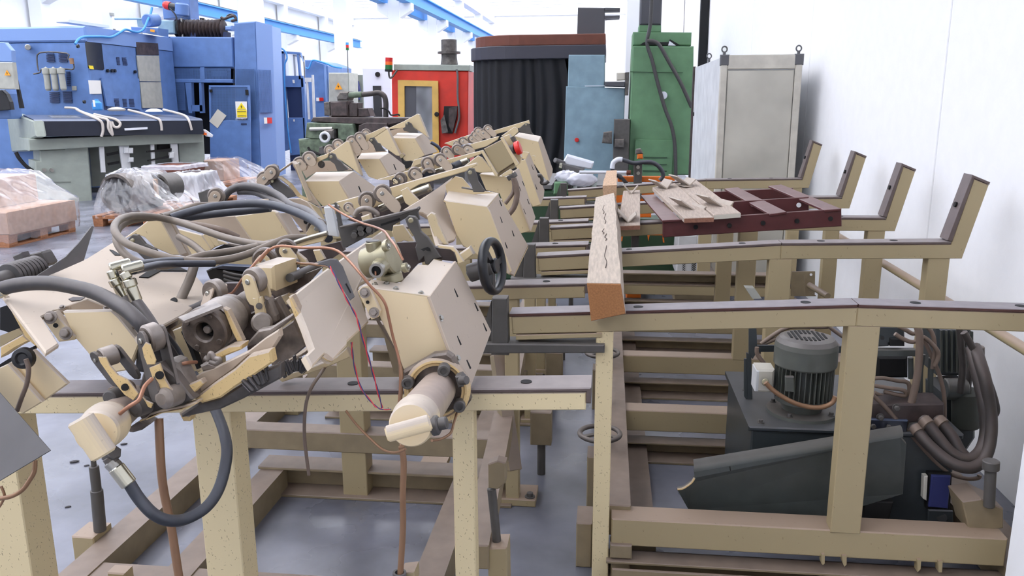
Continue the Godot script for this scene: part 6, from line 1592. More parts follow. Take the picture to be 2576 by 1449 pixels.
	C(t, "screw", "bracket", Vector3(-0.289, 0.355, -2.100), Vector3(-0.305, 0.547, -2.100), 0.0125, 0.002)
	P(t, "clamp_plate", "tan_dark", V([-0.311,0.627,-2.080,-0.286,0.638,-2.080,-0.262,0.633,-2.080,-0.263,0.574,-2.080,-0.285,0.553,-2.080,-0.311,0.556,-2.080]), Vector3(0, 0, -0.04), 0.003)
	P(t, "block", "tan", V([-0.311,0.384,-2.060,-0.258,0.389,-2.060,-0.255,0.060,-2.060,-0.314,0.056,-2.060]), Vector3(0, 0, -0.08), 0.004)
	# grey sheet at the lower left
	t = thing("sheet_panel", "bare dark grey steel sheet hanging at the photo's lower left edge", "panel", Vector3(-1.212, 0.846, -1.450))
	PL(t, "sheet", "sheet_grey", V([-1.396,1.111,-1.563,-1.252,1.010,-1.500,-1.110,0.914,-1.440,-1.197,0.863,-1.400,-1.277,0.816,-1.362]), 0.003)

# ---------------------------------------------------------------- clamping units on the left-hand rack
# wheel between arm cheeks: arm runs from the wheel centre c to e, seen along axis d
func roller(t: Node3D, c: Vector3, r: float, e: Vector3, w: float, d := Vector3(0.25, 0.05, 1.0), am := "cream_dusty", wm := "dusty_steel", ra := 0.0):
	d = d.normalized()
	var b := Mb.new()
	var bev := r * 0.14
	b.lathe(c - d * w * 0.5, d, [Vector2(0, 0), Vector2(r * 0.45, 0), Vector2(r * 0.45, bev), Vector2(r - bev, bev * 0.5), Vector2(r, bev * 1.5), Vector2(r, w - bev * 1.5), Vector2(r - bev, w - bev * 0.5), Vector2(r * 0.45, w - bev), Vector2(r * 0.45, w), Vector2(0, w)], 28)
	var o := part(t, "roller", b, wm)
	C(o, "roller_pin", "steel", c + d * w * 0.4, c + d * (w * 0.5 + 0.012), r * 0.22, r * 0.06, 14)
	var u := (e - c).normalized()
	var s := u.cross(d).normalized()
	var ar := r * 0.62 if ra == 0.0 else ra
	for f in [w * 0.5 + 0.001, -w * 0.5 - 0.008]:
		var q := []
		for k in 9:
			var a := PI * k / 8.0
			q.push_back(c + d * f + (s * cos(a) - u * sin(a)) * ar)
		for k in 5:
			var a := PI * k / 4.0
			q.push_back(e + d * f + (-s * cos(a) + u * sin(a)) * ar)
		b = Mb.new()
		b.prism(q, d * 0.007, 0.001)
		part(t, "roller_arm", b, am)

func screw(t: Node3D, c: Vector3, r: float, axis := Vector3(0, 0, 1), m := "bracket", called := "bolt"):
	var b := Mb.new()
	b.hexbolt(c, axis, r, r * 1.1)
	part(t, called, b, m)

# dark pivoting link with its bolt
func link(t: Node3D, bolt: Vector3, poly: Array, th := 0.014):
	var o := PL(t, "pivot_link", "bracket", poly, th, 0.002)
	C(o, "link_bolt", "pewter", bolt, bolt + Vector3(0, 0, 0.010), 0.007, 0.002)

# oblong dark holes punched in a cover
func punched(o: Node3D, pts: Array, n: Vector3, h := 0.012):
	for p in pts:
		var s := n.cross(Vector3(0.3, -1, 0)).normalized() * 0.0028
		var u := s.cross(n).normalized() * h
		var b := Mb.new()
		b.prism([p + s + u * 0.5, p + s * 0.9 + u, p - s * 0.9 + u, p - s + u * 0.5, p - s - u * 0.5, p - s * 0.9 - u, p + s * 0.9 - u, p + s - u * 0.5], n * 0.0012)
		part(o, "punched_hole", b, "dark")

# cover of bent sheet: front outline, top outline, side outline
func covers(t: Node3D, front: Array, top: Array, side: Array, bev := 0.0025, m := "cream"):
	PL(t, "front_cover", m, front, 0.010, bev)
	PL(t, "top_cover", "cream", top, 0.008, 0.0015)
	return PL(t, "side_cover", "cream_dusty", side, 0.008, 0.0015)

func build_left_units():
	var b: Mb
	var o: MeshInstance3D
	var t: Node3D
	var gl := "clamping units on the left rack"
	# planes through three points of each unit
	# ---- front unit on the right
	t = thing("clamping_unit", "front right clamping unit with stepped cover, flanged cylinder and black handwheel", "clamping unit", Vector3(-0.5, 0.93, -2.0))
	o = covers(t, V([-0.557,1.169,-1.860,-0.415,1.150,-1.860,-0.363,1.013,-1.860,-0.481,0.966,-1.860,-0.494,1.003,-1.860,-0.533,1.091,-1.860]), V([-0.561,1.169,-1.860,-0.411,1.152,-1.860,-0.404,1.168,-2.160,-0.471,1.177,-2.185,-0.472,1.173,-2.117,-0.498,1.176,-2.113,-0.500,1.166,-1.925,-0.573,1.174,-1.928]), V([-0.411,1.152,-1.855,-0.407,1.175,-2.174,-0.399,1.157,-2.186,-0.319,0.962,-2.230,-0.319,0.923,-1.864,-0.360,1.022,-1.836]), 0.0025, "cream_light")
	punched(o, V([-0.387,1.113,-2.058,-0.354,1.045,-2.182,-0.331,0.987,-2.183,-0.357,1.024,-1.926,-0.333,0.965,-1.921]), Vector3(0.8, 0.4, 0.35).normalized())
	for c in V([-0.388,1.097,-1.863,-0.349,0.998,-1.864,-0.384,1.126,-2.238]): screw(o, c, 0.006, Vector3(0.8, 0.4, 0.35), "steel", "cover_screw")
	for c in V([-0.552,1.169,-1.890,-0.497,1.163,-1.876,-0.528,1.168,-1.908,-0.435,1.155,-1.870]): screw(o, c, 0.005, Vector3(0.2, 1, 0.2), "steel", "cover_screw")
	PL(t, "inner_wall", "tan_dark", V([-0.572,1.066,-1.950,-0.518,0.974,-1.950,-0.506,0.925,-1.950,-0.530,0.924,-1.950,-0.552,1.021,-1.950]), 0.02)
	# flange to the side plate
	PL(t, "mount_flange", "cream_light", V([-0.581,1.164,-1.840,-0.569,1.176,-1.840,-0.554,1.179,-1.840,-0.527,1.117,-1.840,-0.533,1.102,-1.840,-0.550,1.094,-1.840]), 0.014, 0.002)
	for c in V([-0.561,1.161,-1.835,-0.541,1.114,-1.835]): screw(t, c, 0.0085, Vector3(0, 0.3, 1), "dusty_steel")
	C(t, "flange_hole", "dark", Vector3(-0.557, 1.138, -1.838), Vector3(-0.555, 1.139, -1.834), 0.004)
	o = PL(t, "side_plate", "cream_pale", V([-0.688,1.181,-1.701,-0.681,1.199,-1.907,-0.657,1.228,-2.350,-0.648,1.218,-2.356,-0.612,1.165,-2.274,-0.604,1.143,-2.173,-0.622,1.143,-2.011,-0.620,1.137,-1.969,-0.573,1.073,-1.900,-0.582,1.065,-1.755,-0.579,1.061,-1.746,-0.582,1.053,-1.654,-0.587,1.057,-1.649,-0.598,1.069,-1.645,-0.600,1.063,-1.575,-0.617,1.085,-1.586,-0.616,1.088,-1.627,-0.624,1.098,-1.638,-0.643,1.124,-1.662,-0.676,1.166,-1.700]), 0.02, 0.004)
	PL(t, "foot_strip", "cream", V([-0.825,0.910,-1.920,-0.790,0.927,-1.920,-0.731,0.946,-1.920,-0.670,0.972,-1.920,-0.641,0.998,-1.920,-0.631,0.975,-1.920,-0.700,0.943,-1.920,-0.815,0.902,-1.920]), 0.02, 0.002)
	PL(t, "torn_notch", "rust_cream", V([-0.597,1.069,-1.647,-0.582,1.052,-1.654,-0.585,1.053,-1.641,-0.590,1.059,-1.631,-0.598,1.067,-1.626]), -0.003)
	PL(t, "slotted_tab", "sheet_grey", V([-0.637,1.247,-1.740,-0.629,1.254,-1.740,-0.606,1.261,-1.740,-0.591,1.260,-1.740,-0.579,1.244,-1.740,-0.555,1.175,-1.740,-0.566,1.166,-1.740,-0.608,1.240,-1.740,-0.617,1.245,-1.740]), -0.006, 0.002)
	PL(t, "tab_slot", "dark", V([-0.573,1.205,-1.733,-0.571,1.206,-1.733,-0.561,1.186,-1.733,-0.563,1.184,-1.733]), -0.002)
	# cylinder flange, neck and head at the front
	o = PL(t, "cylinder_flange", "greasy", V([-0.468,0.982,-1.800,-0.396,1.026,-1.800,-0.363,1.031,-1.800,-0.349,1.021,-1.800,-0.321,0.964,-1.800,-0.308,0.916,-1.800,-0.325,0.891,-1.800,-0.344,0.894,-1.800,-0.384,0.878,-1.800,-0.426,0.907,-1.800,-0.467,0.947,-1.800,-0.469,0.959,-1.800]), 0.03, 0.005)
	for c in V([-0.449,0.966,-1.770,-0.364,0.999,-1.770,-0.330,0.914,-1.770]):
		b = Mb.new()
		b.lathe(c, Vector3(0.15, 0.1, 1), [Vector2(0, -0.02), Vector2(0.0145, -0.02), Vector2(0.0145, 0.008), Vector2(0.0125, 0.011), Vector2(0.008, 0.011), Vector2(0.008, 0.006), Vector2(0, 0.006)], 20)
		part(t, "cap_screw", b, "bracket")
	PL(t, "grease_block", "bracket", V([-0.337,0.987,-1.760,-0.323,0.992,-1.760,-0.316,0.984,-1.760,-0.318,0.964,-1.760,-0.330,0.960,-1.760]), 0.03, 0.003)
	C(t, "side_plug", "bracket", Vector3(-0.322, 0.982, -1.750), Vector3(-0.306, 0.988, -1.740), 0.010, 0.001)
	var n0: Vector3 = Vector3(-0.386, 0.941, -1.800)
	var n1: Vector3 = Vector3(-0.359, 1.003, -1.460)
	var nd := (n1 - n0).normalized()
	b = Mb.new()
	b.lathe(n0, nd, [Vector2(0.094, -0.01), Vector2(0.094, 0.012), Vector2(0.086, 0.02), Vector2(0.080, 0.02), Vector2(0.076, 0.012), Vector2(0.07, 0.012)].map(func(p): return Vector2(p.x * 0.82, p.y)), 40)
	part(t, "packed_collar", b, "rust_cream")
	C(t, "cylinder_neck", "neck", n0 - nd * 0.02, n1 - nd * 0.02, 0.043, 0.002, 36)
	head(t, n1, nd, Vector3(0.070, 0.021, 0.000), 0.043)
	C(t, "port_nut", "bracket", Vector3(-0.319, 1.007, -1.420), Vector3(-0.303, 1.011, -1.420), 0.019, 0.003, 6)
	C(t, "port_plug", "bracket", Vector3(-0.305, 1.012, -1.420), Vector3(-0.288, 1.016, -1.420), 0.012, 0.002)
	# handwheel
	var hw: Vector3 = Vector3(-0.317, 1.147, -2.250)
	var ha := Vector3(0.93, 0.12, 0.22).normalized()
	b = Mb.new()
	b.torus(hw, ha, 0.071, 0.011, 44, 12, 1.3)
	o = part(t, "handwheel", b, "black_plastic")
	for k in 3:
		var a := TAU * k / 3.0 + 0.9
		var hx := ha.cross(Vector3.UP).normalized()
		var hy := hx.cross(ha)
		b = Mb.new()
		b.bar(hw, hw + (hx * cos(a) + hy * sin(a)) * 0.072, 0.018, 0.012, 0.003, ha)
		part(o, "spoke", b, "black_plastic")
	C(o, "hub", "black_plastic", hw - ha * 0.02, hw + ha * 0.015, 0.022, 0.003)
	C(t, "wheel_shaft", "bracket", Vector3(-0.384, 1.125, -2.250), hw, 0.026, 0.002)
	PL(t, "shaft_block", "cream", V([-0.408,1.184,-2.220,-0.376,1.206,-2.220,-0.364,1.185,-2.220,-0.371,1.180,-2.220,-0.392,1.164,-2.220,-0.404,1.170,-2.220]), 0.03, 0.003)
	PL(t, "cover_frame", "cream", V([-0.459,1.218,-2.180,-0.414,1.213,-2.180,-0.403,1.201,-2.180,-0.385,1.172,-2.180,-0.401,1.164,-2.180,-0.410,1.196,-2.180,-0.423,1.205,-2.180,-0.455,1.209,-2.180]), 0.01, 0.002)
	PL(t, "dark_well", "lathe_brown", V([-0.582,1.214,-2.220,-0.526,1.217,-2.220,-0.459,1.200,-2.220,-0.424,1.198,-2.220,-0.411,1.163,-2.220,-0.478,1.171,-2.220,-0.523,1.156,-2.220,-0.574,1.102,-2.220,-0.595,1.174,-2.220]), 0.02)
	# dark bracket with clamp link above
	PL(t, "bracket_plate", "bracket", V([-0.780,1.315,-2.300,-0.770,1.294,-2.300,-0.762,1.244,-2.300,-0.646,1.274,-2.300,-0.580,1.291,-2.300,-0.534,1.306,-2.300,-0.530,1.301,-2.300,-0.537,1.291,-2.300,-0.533,1.268,-2.300,-0.574,1.272,-2.300,-0.613,1.250,-2.300,-0.616,1.234,-2.300,-0.647,1.240,-2.300,-0.702,1.211,-2.300,-0.755,1.183,-2.300,-0.764,1.191,-2.300,-0.775,1.239,-2.300]), 0.012, 0.002)
	PL(t, "bracket_top", "tarnish", V([-0.761,1.250,-2.290,-0.583,1.293,-2.290,-0.532,1.307,-2.290,-0.530,1.302,-2.290,-0.578,1.284,-2.290,-0.760,1.243,-2.290]), -0.02, 0.002)
	PL(t, "bracket_slot", "dark", V([-0.643,1.257,-2.285,-0.587,1.275,-2.285,-0.586,1.269,-2.285,-0.642,1.251,-2.285]), -0.002)
	PL(t, "pale_plate", "cabinet_side", V([-0.825,1.297,-2.330,-0.799,1.299,-2.330,-0.786,1.219,-2.330,-0.786,1.210,-2.330,-0.815,1.214,-2.330]), 0.015, 0.002)
	for c in V([-0.720,1.224,-2.285,-0.699,1.231,-2.285,-0.676,1.240,-2.285,-0.701,1.243,-2.285]): screw(t, c, 0.010)
	link(t, Vector3(-0.533, 1.281, -2.200), V([-0.553,1.283,-2.210,-0.543,1.292,-2.210,-0.525,1.290,-2.210,-0.519,1.283,-2.210,-0.510,1.249,-2.210,-0.491,1.233,-2.210,-0.479,1.215,-2.210,-0.462,1.188,-2.210,-0.454,1.177,-2.210,-0.476,1.172,-2.210,-0.490,1.155,-2.210,-0.500,1.157,-2.210,-0.503,1.178,-2.210,-0.518,1.163,-2.210,-0.525,1.193,-2.210,-0.527,1.203,-2.210,-0.523,1.214,-2.210,-0.531,1.237,-2.210,-0.547,1.264,-2.210]))
	PL(t, "link_slot", "dark", V([-0.508,1.201,-2.200,-0.489,1.208,-2.200,-0.482,1.203,-2.200,-0.481,1.196,-2.200,-0.489,1.196,-2.200,-0.495,1.199,-2.200,-0.501,1.196,-2.200]), -0.002)
	PL(t, "rear_gusset", "cream", V([-0.632,1.221,-2.360,-0.627,1.241,-2.360,-0.597,1.245,-2.360,-0.578,1.217,-2.360,-0.559,1.188,-2.360,-0.596,1.197,-2.360,-0.619,1.187,-2.360]), 0.01, 0.002)
	# ---- junction box
	t = thing("junction_box", "grey-green cast junction box with round lid and conduit stubs beside the stepped cover", "junction box", Vector3(-0.560, 1.163, -2.000))
	var jc: Vector3 = Vector3(-0.557, 1.215, -1.970)
	var jd := Vector3(0.95, 0.27, 0.16).normalized()
	b = Mb.new()
	b.lathe(jc - jd * 0.05, jd, [Vector2(0, 0), Vector2(0.028, 0), Vector2(0.038, 0.008), Vector2(0.041, 0.05), Vector2(0.041, 0.075), Vector2(0, 0.075)], 36)
	part(t, "housing", b, "pewter")
	b = Mb.new()
	b.lathe(jc + jd * 0.026, jd, [Vector2(0, 0), Vector2(0.046, 0), Vector2(0.046, 0.009), Vector2(0.041, 0.012), Vector2(0, 0.012)], 40)
	o = part(t, "lid", b, "pewter")
	for c in V([-0.532,1.255,-1.930,-0.485,1.204,-1.930]):
		C(o, "lid_ear", "pewter", c - jd * 0.008, c + jd * 0.006, 0.012, 0.002)
		screw(o, c + jd * 0.006, 0.005, jd, "steel", "lid_screw")
	C(t, "upper_stub", "pewter", Vector3(-0.569, 1.236, -1.960), Vector3(-0.573, 1.262, -1.960), 0.020, 0.002)
	C(t, "stub_cap", "bracket", Vector3(-0.573, 1.261, -1.960), Vector3(-0.573, 1.265, -1.960), 0.0175, 0.001)
	b = Mb.new()
	b.pipe(Vector3(-0.543, 1.207, -1.930), Vector3(-0.545, 1.205, -1.880), 0.018, 0.012, 20)
	part(t, "gland", b, "steel")
	C(t, "gland_nut", "pewter", Vector3(-0.543, 1.209, -1.930), Vector3(-0.546, 1.205, -1.895), 0.022, 0.003, 6)
	C(t, "gland_bore", "dark", Vector3(-0.547, 1.205, -1.900), Vector3(-0.546, 1.205, -1.890), 0.012)
	C(t, "lower_stub", "pewter", Vector3(-0.528, 1.185, -1.950), Vector3(-0.523, 1.162, -1.950), 0.027, 0.003)
	T(t, "lead", "copper", V([-0.548,1.203,-1.885,-0.548,1.194,-1.885,-0.548,1.186,-1.885]), 0.0025, 6)
	# ---- second right unit
	t = thing("clamping_unit", "second right clamping unit, tall plain cover with black link just behind the handwheel", "clamping unit", Vector3(-0.55, 0.92, -3.0), gl)
	o = covers(t, V([-0.571,1.257,-2.860,-0.420,1.238,-2.860,-0.409,1.219,-2.860,-0.334,1.008,-2.860,-0.343,0.993,-2.860,-0.510,1.097,-2.860,-0.530,1.133,-2.860]), V([-0.576,1.258,-2.872,-0.419,1.238,-2.861,-0.415,1.253,-3.143,-0.463,1.258,-3.132,-0.583,1.274,-3.129,-0.596,1.272,-3.080]), V([-0.416,1.234,-2.871,-0.416,1.248,-3.137,-0.329,1.003,-3.421,-0.332,0.980,-2.917,-0.340,1.001,-2.856]))
	punched(o, V([-0.406,1.218,-3.117,-0.392,1.168,-3.020,-0.364,1.094,-3.163,-0.365,1.084,-2.949]), Vector3(0.8, 0.35, 0.4).normalized(), 0.012)
	PL(t, "side_plate", "cream_dusty", V([-0.673,1.248,-2.677,-0.654,1.263,-2.891,-0.622,1.296,-3.303,-0.618,1.267,-3.146,-0.607,1.237,-3.032,-0.531,1.132,-2.875,-0.529,1.123,-2.826,-0.558,1.130,-2.678,-0.612,1.206,-2.805,-0.632,1.223,-2.785]), 0.016, 0.003)
	PL(t, "ribbed_pad", "cream", V([-0.606,1.220,-2.740,-0.591,1.233,-2.740,-0.577,1.227,-2.740,-0.567,1.197,-2.740,-0.534,1.123,-2.740,-0.572,1.123,-2.740]), -0.02, 0.003)
	PL(t, "back_wall", "cream", V([-0.604,1.292,-3.050,-0.566,1.324,-3.050,-0.540,1.319,-3.050,-0.504,1.277,-3.050,-0.410,1.263,-3.050,-0.526,1.257,-3.050,-0.599,1.256,-3.050]), 0.01)
	link(t, Vector3(-0.492, 1.348, -2.950), V([-0.511,1.349,-2.970,-0.500,1.362,-2.970,-0.482,1.360,-2.970,-0.472,1.336,-2.970,-0.468,1.316,-2.970,-0.443,1.279,-2.970,-0.448,1.275,-2.970,-0.486,1.275,-2.970,-0.491,1.296,-2.970,-0.501,1.316,-2.970]))
	PL(t, "slide_bar", "tarnish", V([-0.531,1.292,-2.980,-0.488,1.285,-2.980,-0.488,1.280,-2.980,-0.531,1.287,-2.980]), 0.02)
	PL(t, "cross_bar", "cream", V([-1.014,1.230,-3.000,-0.857,1.272,-3.000,-0.719,1.312,-3.000,-0.477,1.379,-3.000,-0.474,1.371,-3.000,-0.495,1.359,-3.000,-0.515,1.348,-3.000,-0.693,1.297,-3.000,-0.773,1.250,-3.000,-0.849,1.218,-3.000,-0.930,1.186,-3.000,-0.974,1.180,-3.000,-0.994,1.206,-3.000]), 0.016, 0.003)
	roller(t, Vector3(-0.878, 1.245, -2.950), 0.033, Vector3(-0.880, 1.204, -2.950), 0.03)
	roller(t, Vector3(-0.814, 1.273, -2.930), 0.034, Vector3(-0.767, 1.223, -2.930), 0.03)
	roller(t, Vector3(-0.934, 1.225, -2.900), 0.018, Vector3(-0.910, 1.200, -2.900), 0.02)
	T(t, "steel_rod", "rod", V([-0.844,1.208,-3.000,-0.790,1.232,-3.000,-0.726,1.261,-3.000,-0.651,1.289,-3.000]), 0.016, 12)
	T(t, "dark_rod", "bracket", V([-0.810,1.258,-3.020,-0.751,1.279,-3.020,-0.671,1.295,-3.020]), 0.013, 12)
	T(t, "bent_bar", "dusty_steel", V([-0.904,1.197,-2.880,-0.892,1.215,-2.880,-0.866,1.223,-2.880,-0.841,1.218,-2.880,-0.821,1.203,-2.880,-0.827,1.193,-2.880]), 0.010, 8)
	PL(t, "lever", "cream", V([-0.744,1.284,-2.920,-0.718,1.297,-2.920,-0.706,1.280,-2.920,-0.676,1.250,-2.920,-0.708,1.224,-2.920,-0.728,1.239,-2.920]), 0.012, 0.002)
	PL(t, "stop_block", "cream", V([-0.859,1.204,-2.800,-0.828,1.214,-2.800,-0.820,1.185,-2.800,-0.850,1.175,-2.800]), 0.03, 0.003)
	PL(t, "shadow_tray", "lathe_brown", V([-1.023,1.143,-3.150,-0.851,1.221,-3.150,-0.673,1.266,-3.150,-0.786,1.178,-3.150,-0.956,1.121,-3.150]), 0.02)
	roller(t, Vector3(-0.983, 1.178, -2.700), 0.036, Vector3(-1.002, 1.149, -2.700), 0.035, Vector3(0.25, 0.05, 1), "cream", "greasy")
	PL(t, "foot_plate", "cream", V([-0.369,0.947,-3.100,-0.344,0.964,-3.100,-0.298,1.057,-3.100,-0.301,1.046,-3.100,-0.352,0.936,-3.100]), 0.012)
	# ---- third to fifth right units
	t = thing("clamping_unit", "third right clamping unit carrying the control box with the red button", "clamping unit", Vector3(-0.5, 0.92, -3.95), gl)
	o = covers(t, V([-0.599,1.261,-3.850,-0.463,1.252,-3.850,-0.436,1.219,-3.850,-0.355,0.999,-3.850,-0.425,0.978,-3.850,-0.464,1.068,-3.850,-0.506,1.173,-3.850,-0.569,1.188,-3.850]), V([-0.598,1.265,-3.847,-0.584,1.269,-4.049,-0.557,1.266,-4.024,-0.470,1.253,-3.940,-0.463,1.250,-3.850]), V([-0.442,1.227,-3.850,-0.460,1.263,-4.060,-0.461,1.256,-4.297,-0.363,1.017,-4.168,-0.352,1.004,-3.822]))
	punched(o, V([-0.426,1.180,-4.006,-0.430,1.184,-4.210,-0.396,1.103,-4.120,-0.387,1.090,-3.840]), Vector3(0.8, 0.35, 0.4).normalized(), 0.014)
	PL(t, "side_plate", "cream", V([-0.675,1.295,-3.800,-0.598,1.353,-3.800,-0.578,1.344,-3.800,-0.522,1.277,-3.800,-0.591,1.273,-3.800,-0.648,1.291,-3.800]), 0.012, 0.003)
	PL(t, "cross_bar", "cream", V([-1.118,1.227,-3.950,-0.887,1.292,-3.950,-0.773,1.324,-3.950,-0.609,1.366,-3.950,-0.605,1.350,-3.950,-0.746,1.298,-3.950,-0.847,1.270,-3.950,-0.963,1.210,-3.950,-1.041,1.202,-3.950,-1.045,1.222,-3.950]), 0.016, 0.003)
	for q in [[Vector3(-0.856, 1.309, -3.900), Vector3(-0.844, 1.282, -3.900)], [Vector3(-0.791, 1.327, -3.880), Vector3(-0.753, 1.292, -3.880)], [Vector3(-0.986, 1.236, -3.880), Vector3(-1.011, 1.223, -3.900)], [Vector3(-0.921, 1.260, -3.900), Vector3(-0.902, 1.247, -3.900)]]:
		roller(t, q[0], 0.033, q[1], 0.03)
	roller(t, Vector3(-1.008, 1.233, -3.850), 0.012, Vector3(-0.998, 1.224, -3.850), 0.02, Vector3(0.25, 0.05, 1), "cream", "dark")
	C(t, "drum", "navy", Vector3(-0.857, 1.255, -3.900), Vector3(-0.846, 1.256, -4.000), 0.03, 0.004)
	T(t, "steel_rod", "rod", V([-0.827,1.266,-3.950,-0.791,1.278,-3.950,-0.726,1.302,-3.950,-0.669,1.322,-3.950]), 0.015, 10)
	C(t, "damper", "rubber_blue", Vector3(-0.737, 1.294, -3.900), Vector3(-0.678, 1.319, -4.000), 0.016, 0.004)
	T(t, "rod_guard", "dusty_steel", V([-0.872,1.266,-3.860,-0.856,1.280,-3.860,-0.832,1.284,-3.860,-0.812,1.270,-3.860]), 0.008, 8)
	t = thing("clamping_unit", "fourth right clamping unit, its narrow cover half hidden behind the control box", "clamping unit", Vector3(-0.5, 0.92, -4.75), gl)
	o = covers(t, V([-0.526,1.269,-4.650,-0.463,1.276,-4.650,-0.376,1.023,-4.650,-0.419,1.011,-4.650,-0.443,1.048,-4.650,-0.485,1.150,-4.650]), V([-0.506,1.295,-4.680,-0.487,1.318,-4.680,-0.443,1.314,-4.680,-0.464,1.274,-4.680,-0.494,1.281,-4.680]), V([-0.464,1.275,-4.652,-0.469,1.297,-4.950,-0.386,1.060,-5.063,-0.379,1.036,-4.920,-0.376,1.021,-4.657]))
	punched(o, V([-0.442,1.217,-4.847,-0.408,1.116,-4.710]), Vector3(0.8, 0.35, 0.4).normalized(), 0.016)
	PL(t, "cross_bar", "cream", V([-1.124,1.265,-4.750,-0.895,1.328,-4.750,-0.622,1.402,-4.750,-0.632,1.380,-4.750,-0.698,1.341,-4.750,-0.891,1.289,-4.750,-1.086,1.241,-4.750,-1.146,1.217,-4.750]), 0.016, 0.003)
	for q in [[Vector3(-0.922, 1.316, -4.700), Vector3(-0.896, 1.292, -4.700)], [Vector3(-0.856, 1.328, -4.680), Vector3(-0.824, 1.311, -4.700)], [Vector3(-0.800, 1.327, -4.700), Vector3(-0.777, 1.316, -4.700)]]:
		roller(t, q[0], 0.032, q[1], 0.03)
	C(t, "drum", "navy", Vector3(-0.819, 1.325, -4.700), Vector3(-0.798, 1.329, -4.800), 0.03, 0.004)
	PL(t, "end_tab", "cream", V([-0.443,1.285,-4.800,-0.426,1.289,-4.800,-0.421,1.280,-4.800,-0.440,1.273,-4.800]), 0.02)
	T(t, "hanging_loop", "rubber", V([-0.404,1.169,-4.800,-0.390,1.174,-4.800,-0.380,1.150,-4.800,-0.383,1.131,-4.800,-0.361,1.127,-4.800,-0.342,1.141,-4.800]), 0.01, 8)
	t = thing("clamping_unit", "farthest right clamping unit, before the black curtains", "clamping unit", Vector3(-0.5, 0.92, -5.9), gl)
	covers(t, V([-0.650,1.354,-5.800,-0.486,1.319,-5.800,-0.408,1.045,-5.800,-0.425,1.048,-5.800,-0.471,1.097,-5.800,-0.512,1.159,-5.800,-0.604,1.250,-5.800]), V([-0.654,1.358,-5.808,-0.647,1.373,-6.046,-0.494,1.343,-6.114,-0.486,1.319,-5.800]), V([-0.486,1.318,-5.800,-0.490,1.339,-6.100,-0.418,1.091,-6.294,-0.411,1.066,-6.155,-0.408,1.045,-5.800]))
	PL(t, "side_plate", "cream", V([-0.741,1.359,-5.750,-0.650,1.421,-5.750,-0.624,1.409,-5.750,-0.621,1.387,-5.750,-0.650,1.359,-5.750,-0.690,1.337,-5.750]), 0.015, 0.003)
	PL(t, "cross_bar", "cream", V([-1.171,1.302,-5.900,-0.973,1.368,-5.900,-0.819,1.390,-5.900,-0.562,1.464,-5.900,-0.555,1.439,-5.900,-0.591,1.419,-5.900,-0.790,1.367,-5.900,-0.902,1.327,-5.900,-1.021,1.301,-5.900,-1.111,1.281,-5.900]), 0.016, 0.003)
	link(t, Vector3(-0.577, 1.434, -5.850), V([-0.599,1.431,-5.870,-0.582,1.445,-5.870,-0.559,1.439,-5.870,-0.541,1.383,-5.870,-0.524,1.363,-5.870,-0.582,1.371,-5.870,-0.634,1.388,-5.870,-0.628,1.406,-5.870]))
	for q in [[Vector3(-1.027, 1.318, -5.850), Vector3(-1.001, 1.298, -5.850)], [Vector3(-0.962, 1.335, -5.850), Vector3(-0.930, 1.315, -5.850)], [Vector3(-0.938, 1.361, -5.850), Vector3(-0.906, 1.338, -5.850)], [Vector3(-0.917, 1.387, -5.850), Vector3(-0.883, 1.355, -5.850)], [Vector3(-0.882, 1.375, -5.850), Vector3(-0.848, 1.350, -5.850)], [Vector3(-0.847, 1.404, -5.850), Vector3(-0.807, 1.367, -5.850)]]:
		roller(t, q[0], 0.032, q[1], 0.03)
	roller(t, Vector3(-1.075, 1.301, -5.850), 0.02, Vector3(-1.054, 1.292, -5.850), 0.02)
	# ---- control box
	t = thing("control_box", "beige metal control box with red push button mounted on the third right unit", "control box", Vector3(-0.481, 1.266, -3.750))
	PL(t, "box_face", "tan", V([-0.558,1.388,-3.720,-0.478,1.428,-3.720,-0.419,1.328,-3.720,-0.500,1.275,-3.720]), 0.09, 0.003)
	PL(t, "box_underside", "tan", V([-0.502,1.273,-3.740,-0.421,1.326,-3.740,-0.421,1.301,-3.740,-0.499,1.261,-3.740]), 0.06, 0.002)
	PL(t, "edge_flange", "cream", V([-0.571,1.380,-3.700,-0.559,1.384,-3.700,-0.493,1.276,-3.700,-0.495,1.263,-3.700,-0.505,1.267,-3.700]), 0.02, 0.002)
	PL(t, "edge_flange", "cream", V([-0.484,1.436,-3.720,-0.472,1.441,-3.720,-0.398,1.321,-3.720,-0.413,1.309,-3.720]), 0.02, 0.002)
	PL(t, "box_side", "cream", V([-0.479,1.440,-3.780,-0.450,1.449,-3.780,-0.394,1.346,-3.780,-0.404,1.316,-3.780]), 0.06, 0.002)
	var rb: Vector3 = Vector3(-0.417, 1.387, -3.740)
	b = Mb.new()
	b.lathe(rb, Vector3(0.95, 0.32, 0.06), [Vector2(0, 0), Vector2(0.028, 0), Vector2(0.031, 0.004), Vector2(0.031, 0.020), Vector2(0.027, 0.025), Vector2(0, 0.026)], 32)
	part(t, "red_button", b, "knob_red")
	C(t, "button_base", "bracket", rb - Vector3(0.02, 0.005, 0.01), rb, 0.022)
	PL(t, "dark_socket", "bracket", V([-0.444,1.435,-3.760,-0.427,1.443,-3.760,-0.418,1.424,-3.760,-0.423,1.406,-3.760,-0.436,1.421,-3.760]), 0.02, 0.002)
	C(t, "gland", "bracket", Vector3(-0.436, 1.275, -3.720), Vector3(-0.425, 1.256, -3.720), 0.024, 0.003)
	PL(t, "mount_strap", "cream", V([-0.478,1.274,-3.700,-0.437,1.300,-3.700,-0.426,1.293,-3.700,-0.430,1.278,-3.700,-0.471,1.263,-3.700]), 0.012, 0.002)
